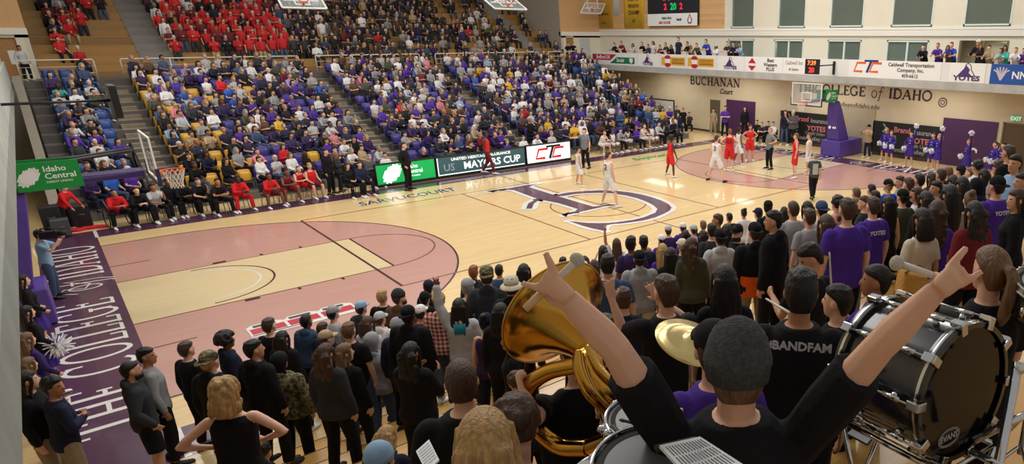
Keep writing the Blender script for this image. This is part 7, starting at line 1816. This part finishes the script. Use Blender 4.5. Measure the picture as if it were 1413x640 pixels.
WH = ['first cheerleader from the hoop, in purple at the sponsor backdrop', 'second cheerleader from the hoop, in purple with fair skin', 'cheerleader in purple with raised arm at the middle of the backdrop', 'fourth cheerleader from the hoop, by the large purple pad edge', 'cheerleader in purple with raised arm at the end of the backdrop', 'cheerleader in purple standing before the large purple wall pad', 'cheerleader in purple between the large wall pad and the crowd', 'last cheerleader of the line, nearest the crowd']
for i, (u, vf, vt, p, _, hc) in enumerate(CHE):
    f = onz(u, vf); yaw = look_yaw(f, .3*math.sin(i), V(18, 7, 0)); f.x = min(f.x, 31.6)
    r = on_floor(u, vf, vt, yaw, p, WH[i], pos=f, hair='pony', hc=hc, top='long', tc=(64, 44, 132), bot='skirt', bc=(64, 44, 132), hlim=(1.58, 1.78))
    P = pose(p); k = r.scale.x
    back_text(r, p, 'long', 'C', .2, WHITE_INK, .34, 'sweater_letter').matrix_basis = frame((0, P.pel.y+.128, P.pel.z+.32), (-1, 0, 0), (0, 0, 1))
    for s in (-1, 1): w = Matrix.Translation(f)@Matrix.Rotation(yaw, 4, 'Z')@((P.wr[s]+P.hd[s]*.1)*k); pompom(w, 'white pom-pom, %s hand of the %s' % (('far', 'near')[s > 0], ' '.join(WH[i].split(',')[0].split()[:9])), .14, i*2+s)
# cheerleaders at the nearer baseline, half hidden by the balcony face
NC = [(30, 388, 'dark', 'black-haired cheerleader crouching by the balcony face, topmost of four'), (36, 432, 'black', 'dark-haired cheerleader in purple skirt holding the big white pom-pom'), (36, 470, 'lightbrown', 'fair-haired cheerleader in purple skirt below the pom-pom'), (38, 505, 'lightbrown', 'cheerleader with long fair hair nearest the person in black')]
for i, (u, v, hc, lb) in enumerate(NC):
    h_ = 1.58; q = onz(u, v, h_); yaw = look_yaw(q, 0, V(9, 7, 0)); r = person(V(q.x, q.y, 0), yaw, 'cheer', 1.70, vox=VF, hair='long', hc=hc, top='long', tc='black' if i < 2 else (50, 38, 96), bot='skirt', bc=(64, 44, 132)); r['label'] = lb
    if i == 1:
        Pc = pose('cheer'); ws = [Matrix.Translation(r.location)@Matrix.Rotation(yaw, 4, 'Z')@((Pc.wr[s]+Pc.hd[s]*.09)*r.scale.x) for s in (-1, 1)]; pp = max(ws, key=lambda w: w.x)+V(-.04, .02, .0)
pompom(pp, 'large white pom-pom with purple strands held at the nearer baseline', .24, 77)
# things on the floor beyond the nearer baseline
def case(u, v, sx, sy, sz, m, name, label, rz=0.0, cat='case'):
    f = onz(u, v); root = empty(name, f, rz); mb = MB(); mb.box((0, 0, sz/2+.03), (sx, sy, sz)); o = bevel(mb.build('box', m, root), .02)
    mb = MB()
    for x in (-.4, .4): mb.box((x*sx, 0, .015), (.06, sy*.8, .03))
    mb.build('feet', RUBBER, root); mb = MB(); mb.tube([(-.1, -sy/2, sz*.6), (-.1, -sy/2-.05, sz*.65), (.1, -sy/2-.05, sz*.65), (.1, -sy/2, sz*.6)], .012, 6); mb.build('handle', GREYM, root, True)
    root['label'] = label; root['category'] = cat
case(78, 322, .5, .5, .9, mat('black_case', (26, 26, 30), .5), 'equipment_case', 'tall black equipment case behind the person in red'); case(88, 326, .45, .4, .55, mat('grey_case', (70, 70, 76), .5), 'equipment_case', 'lower grey equipment case in front of the tall black one'); case(116, 312, .5, .4, .7, mat('black_case', (26, 26, 30), .5), 'equipment_case', 'black equipment case beside the wheelchair')
f = onz(120, 316); root = empty('warm_up_jacket', f); mb = MB(); rr = random.Random(3)
for i in range(16): mb.ball((rr.uniform(-.55, .55), rr.uniform(-.14, .14), .035), (.17, .11, .035+.02*rr.random()), 8, 5)
me = fuse(mb, 'jacket', .02, 3, [cloth('red')]); o = bpy.data.objects.new('cloth', me); COL.objects.link(o); o.parent = root; root['label'] = 'red warm-up jacket dropped on the floor at the corner of the court'; root['category'] = 'jacket'
# people along the balcony
BALP = [(847, 61, 'black'), (857, 59, 'maroon'), (873, 62, 'lightgrey'), (885, 60, 'black'), (894, 63, 'charcoal'), (901, 59, 'lightgrey'), (910, 65, 'maroon'), (918, 61, 'charcoal'), (926, 64, 'black'), (936, 54, 'navy'), (948, 60, 'black'), (953, 65, 'tan'), (961, 62, 'olive'), (974, 57, 'royal'), (988, 64, 'white'), (1003, 60, 'charcoal'), (1012, 61, 'navy'), (1020, 62, 'lightblue'), (1274, 65, 'black'), (1294, 63, 'purple'), (1308, 66, 'brown'), (1313, 62, 'royal'), (1350, 59, 'black'), (1353, 64, 'charcoal'), (1365, 66, 'tan'), (1381, 70, 'lightgrey'), (1387, 66, 'teal'), (1402, 69, 'white'), (1413, 70, 'purple')]
BW = {'lightgrey': 'pale grey', 'lightblue': 'light blue', 'royal': 'royal blue'}
for i, (u, v, tc) in enumerate(BALP):
    fem = i % 3 == 2; pn = 'down' if i in (9, 5) else 'raillean2' if fem else 'raillean'; P = pose(pn); x = XB+(.42 if pn == 'down' else .30); q = onx(u, v, x)
    k = (q.z-4.22)/P.headc.z; k = min(1.12, max(.84, k)); z0 = 4.22; yaw_ = PI/2+R_.uniform(-.2, .2); of = Matrix.Rotation(yaw_, 3, 'Z')@V(P.headc.x*k, P.headc.y*k, 0)
    r = person(V(max(q.x-of.x, XB+.36), q.y-of.y, z0), yaw_, pn, 1.75*k, vox=VF, hair='long' if fem else 'short', hc=['dark', 'brown', 'black', 'lightbrown'][i % 4], hat='cap' if i in (14, 22) else None, hatc='white', top='tee' if i % 2 else 'long', tc=tc, bot='trousers', bc='black', skin=['fair', 'mid', 'tan'][i % 3])
    near = 'above the red and green flags' if u < 880 else 'above the first YOTES mark' if u < 910 else 'above the yellow banners' if u < 985 else 'above the second YOTES mark' if u < 1030 else 'above the CTC banner' if u < 1330 else 'at the frame edge by the doorway'
    r['label'] = 'balcony spectator in %s %s' % (BW.get(tc, tc), near); INFO.append((r, r['label'], 'with %s %s hair' % (('long' if fem else 'short'), ['dark', 'brown', 'black', 'light brown'][i % 4]), (u, v)))
for u, v, z, x_, lb, kw in [(29, 75, 4.24, None, 'person in white shirt standing on the walkway at the side-wall rail', dict(top='long', tc='lightgrey', hair='short', hc='black', skin='tan')), (784, 66, 4.24, None, 'person in black standing in the far corner doorway', dict(top='tee', tc='black', hair='short', hc='dark')), (791, 67, 4.24, None, 'second person in black beside the far corner doorway', dict(top='coat', tc='black', hair='short', hc='dark'))]:
    q = ony(u, v, 29.6); person(V(q.x, q.y, z), look_yaw(q, 0, V(14, 8, 0)), 'pocket', 1.75*min(1.15, max(.85, (q.z-z)/1.635)), vox=VF, bot='trousers', bc='black', **kw)['label'] = lb
# ------------------------------------------------------------------ spectators in the far stand
def pick(r, table):
    t = r.random()*sum(w for _, w in table)
    for c, w in table:
        t -= w
        if t <= 0: return c
    return table[-1][0]
LOWC = [('purple', 11), ('darkpurple', 13), ('navy', 14), ('black', 15), ('white', 14), ('grey', 9), ('lightgrey', 6), ('charcoal', 8), ('maroon', 3), ('red', 2), ('lightblue', 3), ('steel', 3), ('lavender', 2), ('pink', 1), ('yellow', 1.5), ('olive', 2), ('tan', 3), ('teal', .7), ('blue', 2), ('brown', 3)]
UPRED = [('red', 60), ('teamred', 20), ('maroon', 8), ('white', 4), ('charcoal', 6), ('black', 5)]
UPDRK = [('black', 26), ('charcoal', 20), ('navy', 14), ('brown', 7), ('darkgrey', 9), ('maroon', 6), ('tan', 5), ('white', 5), ('darkpurple', 6), ('grey', 4), ('red', 1.5), ('steel', 3), ('olive', 4)]
HC = [('dark', 30), ('brown', 28), ('lightbrown', 14), ('grey', 16), ('white', 8), ('blond', 9), ('black', 12)]
SK = [('fair', 60), ('mid', 22), ('tan', 10), ('brown', 5), ('dark', 3)]
SITP = ['sit', 'sitF', 'sitfold', 'sitlean', 'sitclap', 'sitchin']
rw = random.Random(21); far_people = []
NIND = 0
CNM = {'darkpurple': 'dark purple', 'lightgrey': 'pale grey', 'lightblue': 'light blue', 'steel': 'dusty blue'}
for s in SEATS:
    if not s['occ']: continue
    c = pick(rw, LOWC); h = pick(rw, HC); k = pick(rw, SK); fem = rw.random() < .42; p = rw.choice(['sitF', 'sit', 'sitchin', 'sitfold'] if fem else SITP)
    yaw = look_yaw(V(s['x'], s['y'], 0), rw.uniform(-.35, .35), V(21, 8, 0)); yaw = max(-1.0, min(1.0, yaw-2*PI if yaw > PI else yaw)) if False else yaw
    far_people.append(dict(s=s, c=c, h=h, k=k, fem=fem, p=p, yaw=(yaw+PI) % (2*PI)-PI, sc=rw.uniform(.94, 1.06), hair=('long' if rw.random() < .5 else 'bob') if fem else 'short'))
fixed = {(2, 1, 5): 'blue', (2, 1, 6): 'red'}
INDROWS = (1, 2)
bulk = []
for f in far_people:
    s = f['s']; yaw = f['yaw']
    # people on seats keep the seat's direction (towards the court) and turn a little
    seatyaw = PI+max(-.45, min(.45, ((yaw-PI+PI) % (2*PI))-PI))
    f['yaw'] = seatyaw
    if s['row'] in INDROWS and NIND < 78:
        NIND += 1; c = fixed.get((s['row'], s['sec'], s['j']), f['c'])
        r = person(V(s['x'], s['y']-.13, s['z']), seatyaw, f['p'], 1.75*f['sc'], f['k'], f['hair'], f['h'], None, None, rw.choice(['tee', 'long', 'hoodie', 'coat']), c, 'trousers', rw.choice(['denim', 'black', 'navy']), 'b', vox=.02)
        r['label'] = 'spectator in %s, %s row up, %s from nearer end, %s' % (CNM.get(c, c), ORD[s['row']-1], ORD[s['j']], SECN[s['sec']]); r['group'] = 'spectators in the front rows of the far stand'
    else: bulk.append((V(s['x'], s['y']-.13, s['z']), seatyaw, f['p'], f['c'], f['h'], f['k'], f['hair'], f['sc']))
# upper bleachers
for i in range(UR):
    y = UY+URUN*i; z = UZ+.25+URISE*i; x = .5
    while x < 28.2:
        x += rw.uniform(.50, .58)
        if 3.8 < x < 5.3 or x > 26.1 and x < 27.3: continue
        if x < 3.9: dens = .75 if (3 <= i <= 10 and x < 2.9-.12*abs(i-7)) else (.3 if i < 3 and x < 2.0 else .07 if i > 3 else 0)
        elif x < 12.0: dens = .96
        elif x < 22: dens = .80 if i else .55
        else: dens = .58-.03*i
        if rw.random() > dens: continue
        stand = (x < 11.2 and x > 5.2 and i < 9) or rw.random() < .10
        tab = UPRED if (5.2 < x < 10.8 and rw.random() < (.9 if i < 9 else .45)) or (x < 3.9 and rw.random() < .75) else UPDRK
        fem = rw.random() < .4; p = rw.choice(['down', 'clap', 'folded', 'pocket', 'downF']) if stand else rw.choice(SITP)
        bulk.append((V(x, y+(.45 if stand else .30), z+(0 if stand else -.09)), PI+rw.uniform(-.3, .4), p, pick(rw, tab), pick(rw, HC), pick(rw, SK), 'long' if fem else 'short', rw.uniform(.93, 1.06)))
# low-detail copies of the same figures for the distant mass
def lowpoly(p, hair, top):
    key = ('low', p, hair, top)
    if key in MCACHE: return MCACHE[key]
    P = pose(p); mb = MB()                                # material slots: 0 skin, 1 top, 2 bottom, 3 hair, 4 shoes
    rs = []
    for z, hw, yf, yb in HEADR[1::2]+[HEADR[-1]]:
        cy, ry = (yf+yb)/2, (yf-yb)/2; rs.append([P.HM@V(hw*math.cos(2*PI*k/8), cy+ry*math.sin(2*PI*k/8), z) for k in range(8)])
    mb.rings(rs, 0); mb.tube([P.HM@V(0, .085, .01), P.HM@V(0, .108, -.025), P.HM@V(0, .085, -.035)], .012, 4, 0)
    mb.tube([P.neck-P.spn*.05, P.HM@V(0, -.015, -.05)], [.06, .05], 6, 0)
    rs = []
    for z, hw, yf, yb in HAIRR[1:]:
        cy, ry = (yf+yb)/2, (yf-yb)/2; rs.append([P.HM@V(hw*math.cos(2*PI*k/8), cy+ry*math.sin(2*PI*k/8), z) for k in range(8)])
    mb.rings(rs, 3)
    if hair != 'short': mb.rings([[P.HM@V(w*math.cos(2*PI*k/8), -.085+.04*math.sin(2*PI*k/8), z) for k in range(8)] for z, w in ((.04, .085), (-.1, .1), (-.24, .08))], 3)
    T = TORSO_F if P.female else TORSO_M; Y = V(0, 1, 0); Y = (Y-P.spn*Y.dot(P.spn)).normalized(); rs = []
    for t, rx, ry, dy in T[::1]:
        if t < -.05: continue
        rs.append(ringat(P.pel+P.spn*t+Y*dy, rx+.018, ry+.018, V(1, 0, 0), Y, 10))
    mb.rings(rs, 1)
    for s in (-1, 1):
        m = lerp(P.sh[s], P.el[s], .7) if top == 'tee' else P.wr[s]
        if top == 'tee':
            mb.tube([P.sh[s]+V(0, 0, .02), m], [.062, .058], 6, 1); mb.tube([m, P.el[s], P.wr[s], P.wr[s]+P.hd[s]*.09], [.04, .037, .027, .03], 6, 0)
        else: mb.tube([P.sh[s]+V(0, 0, .02), P.el[s], P.wr[s]], [.064, .052, .04], 6, 1)
        mb.ball(P.wr[s]+P.hd[s]*.07, (.035, .035, .045), 6, 4, 0)
        mb.tube([P.hip[s], lerp(P.hip[s], P.knee[s], .5), P.knee[s], P.ank[s]], [.10, .092, .072, .052], 6, 2)
        mb.tube([P.ank[s]+V(0, -.05, -.04), P.ank[s]+V(0, .17, -.055)], [.045, .035], 6, 4)
    fl = [(np.array(mb.v), mb.f, mb.m)]
    MCACHE[key] = fl[0]; return fl[0]
VV, FF, CC = [], [], []; nv = 0; rb = random.Random(4)
for pos, yaw, p, c, h, k, hair, sc in bulk:
    top = rb.choice(['tee', 'long', 'long']); v, f, m = lowpoly(p, hair, top); ca, sa = math.cos(yaw), math.sin(yaw)
    w = v*sc; w = np.stack([w[:, 0]*ca-w[:, 1]*sa+pos.x, w[:, 0]*sa+w[:, 1]*ca+pos.y, w[:, 2]+pos.z], 1); VV.append(w); FF += [tuple(i+nv for i in q) for q in f]; nv += len(v)
    j = rb.uniform(.85, 1.15); cols = [lin(SKIN[k]), tuple(min(1, x*j) for x in lin(COLS[c])[:3])+(1,), lin(COLS[rb.choice(['denim', 'black', 'navy', 'charcoal', 'tan'])]), lin(HAIRC[h]), lin(COLS[rb.choice(['white', 'black', 'grey'])])]
    for q, mi in zip(f, m): CC += list(cols[mi])*len(q)
me = bpy.data.meshes.new('distant_spectators'); me.from_pydata(np.concatenate(VV).tolist(), [], FF); ca = me.color_attributes.new('clothes', 'FLOAT_COLOR', 'CORNER'); ca.data.foreach_set('color', CC)
me.polygons.foreach_set('use_smooth', [True]*len(me.polygons)); fix_normals(me)
m = bpy.data.materials.new('spectator_clothes'); m.use_nodes = True; a = m.node_tree.nodes.new('ShaderNodeVertexColor'); a.layer_name = 'clothes'; m.node_tree.links.new(a.outputs[0], m.node_tree.nodes['Principled BSDF'].inputs['Base Color']); m.node_tree.nodes['Principled BSDF'].inputs['Roughness'].default_value = .8
me.materials.append(m); o = bpy.data.objects.new('distant_spectators', me); COL.objects.link(o)
tag(o, 'mass of spectators filling the far stand and the red-shirted upper section', 'spectators', kind='stuff')
print('PEOPLE', len(PEOPLE), 'bulk', len(bulk))
# ================================================================== labels that single each figure out
used = {}
for o in SC.objects:
    if o.parent is None and o.get('label') and not any(o is i[0] for i in INFO): used[o['label']] = o
base = {}
def joined(a, b): return a+' '+b if b.startswith('with') else a+' with '+b
ZONES = [(330, 'by the baseline lettering'), (600, 'near the red floor decal'), (770, 'around the sousaphone bell'), (950, 'below the centre emblem'), (1155, 'around the orange-panelled hoodie'), (1250, 'below the far hoop'), (1500, 'below the cheerleaders')]
def zone(uv): return next(z for x, z in ZONES if uv[0] < x)
for r, a, b, uv in INFO: base.setdefault(joined(a, b), []).append((r, a, b, uv))
refs = []
for k_, l in base.items():
    if len(l) == 1 and k_ not in used:
        o_, a_, b_, uv_ = l[0]; tx = k_ if 'balcony' in k_ else k_+', in the crowd '+zone(uv_)
        if len(tx.split()) > 16: tx = k_
        o_['label'] = tx; used[tx] = o_; single = o_
cnt = {}
for r, a, b, uv in INFO: cnt[a] = cnt.get(a, 0)+1; cnt[b] = cnt.get(b, 0)+1
for r, a, b, uv in INFO:
    if cnt[a] == 1: refs.append((a.replace('person in ', 'the ').replace('balcony spectator in ', 'the one in '), uv))
    elif cnt[b] == 1 and not b.startswith('with'): refs.append(('the '+b, uv))
refs += [('the sousaphone bell', (750, 420)), ('the #BANDFAM shirt', (1105, 420)), ('the ponytailed drummer', (1366, 380)), ('the palms-up bandmate', (918, 405))]
for k_, l in base.items():
    if len(l) == 1 and l[0][0].get('label', '').startswith(k_): continue
    for r, a, b, uv in l:
        done = False
        for ref, ruv in sorted(refs, key=lambda q: (q[1][0]-uv[0])**2+4*(q[1][1]-uv[1])**2):
            if abs(ruv[0]-uv[0])+abs(ruv[1]-uv[1]) < 1: continue
            dv = uv[1]-ruv[1]; du = uv[0]-ruv[0]
            rel = ('just behind' if dv > 0 else 'in front of') if abs(dv) > abs(du)*.8 else 'next to'
            for tx in ('%s %s %s' % (k_, rel, ref), '%s %s %s' % (a, rel, ref), '%s with %s %s %s' % (a.split(' in ')[0], b, rel, ref)):
                if len(tx.split()) <= 16 and tx not in used: r['label'] = tx; used[tx] = r; done = True; break
            if done: break
        if not done: print('NOLABEL', k_)
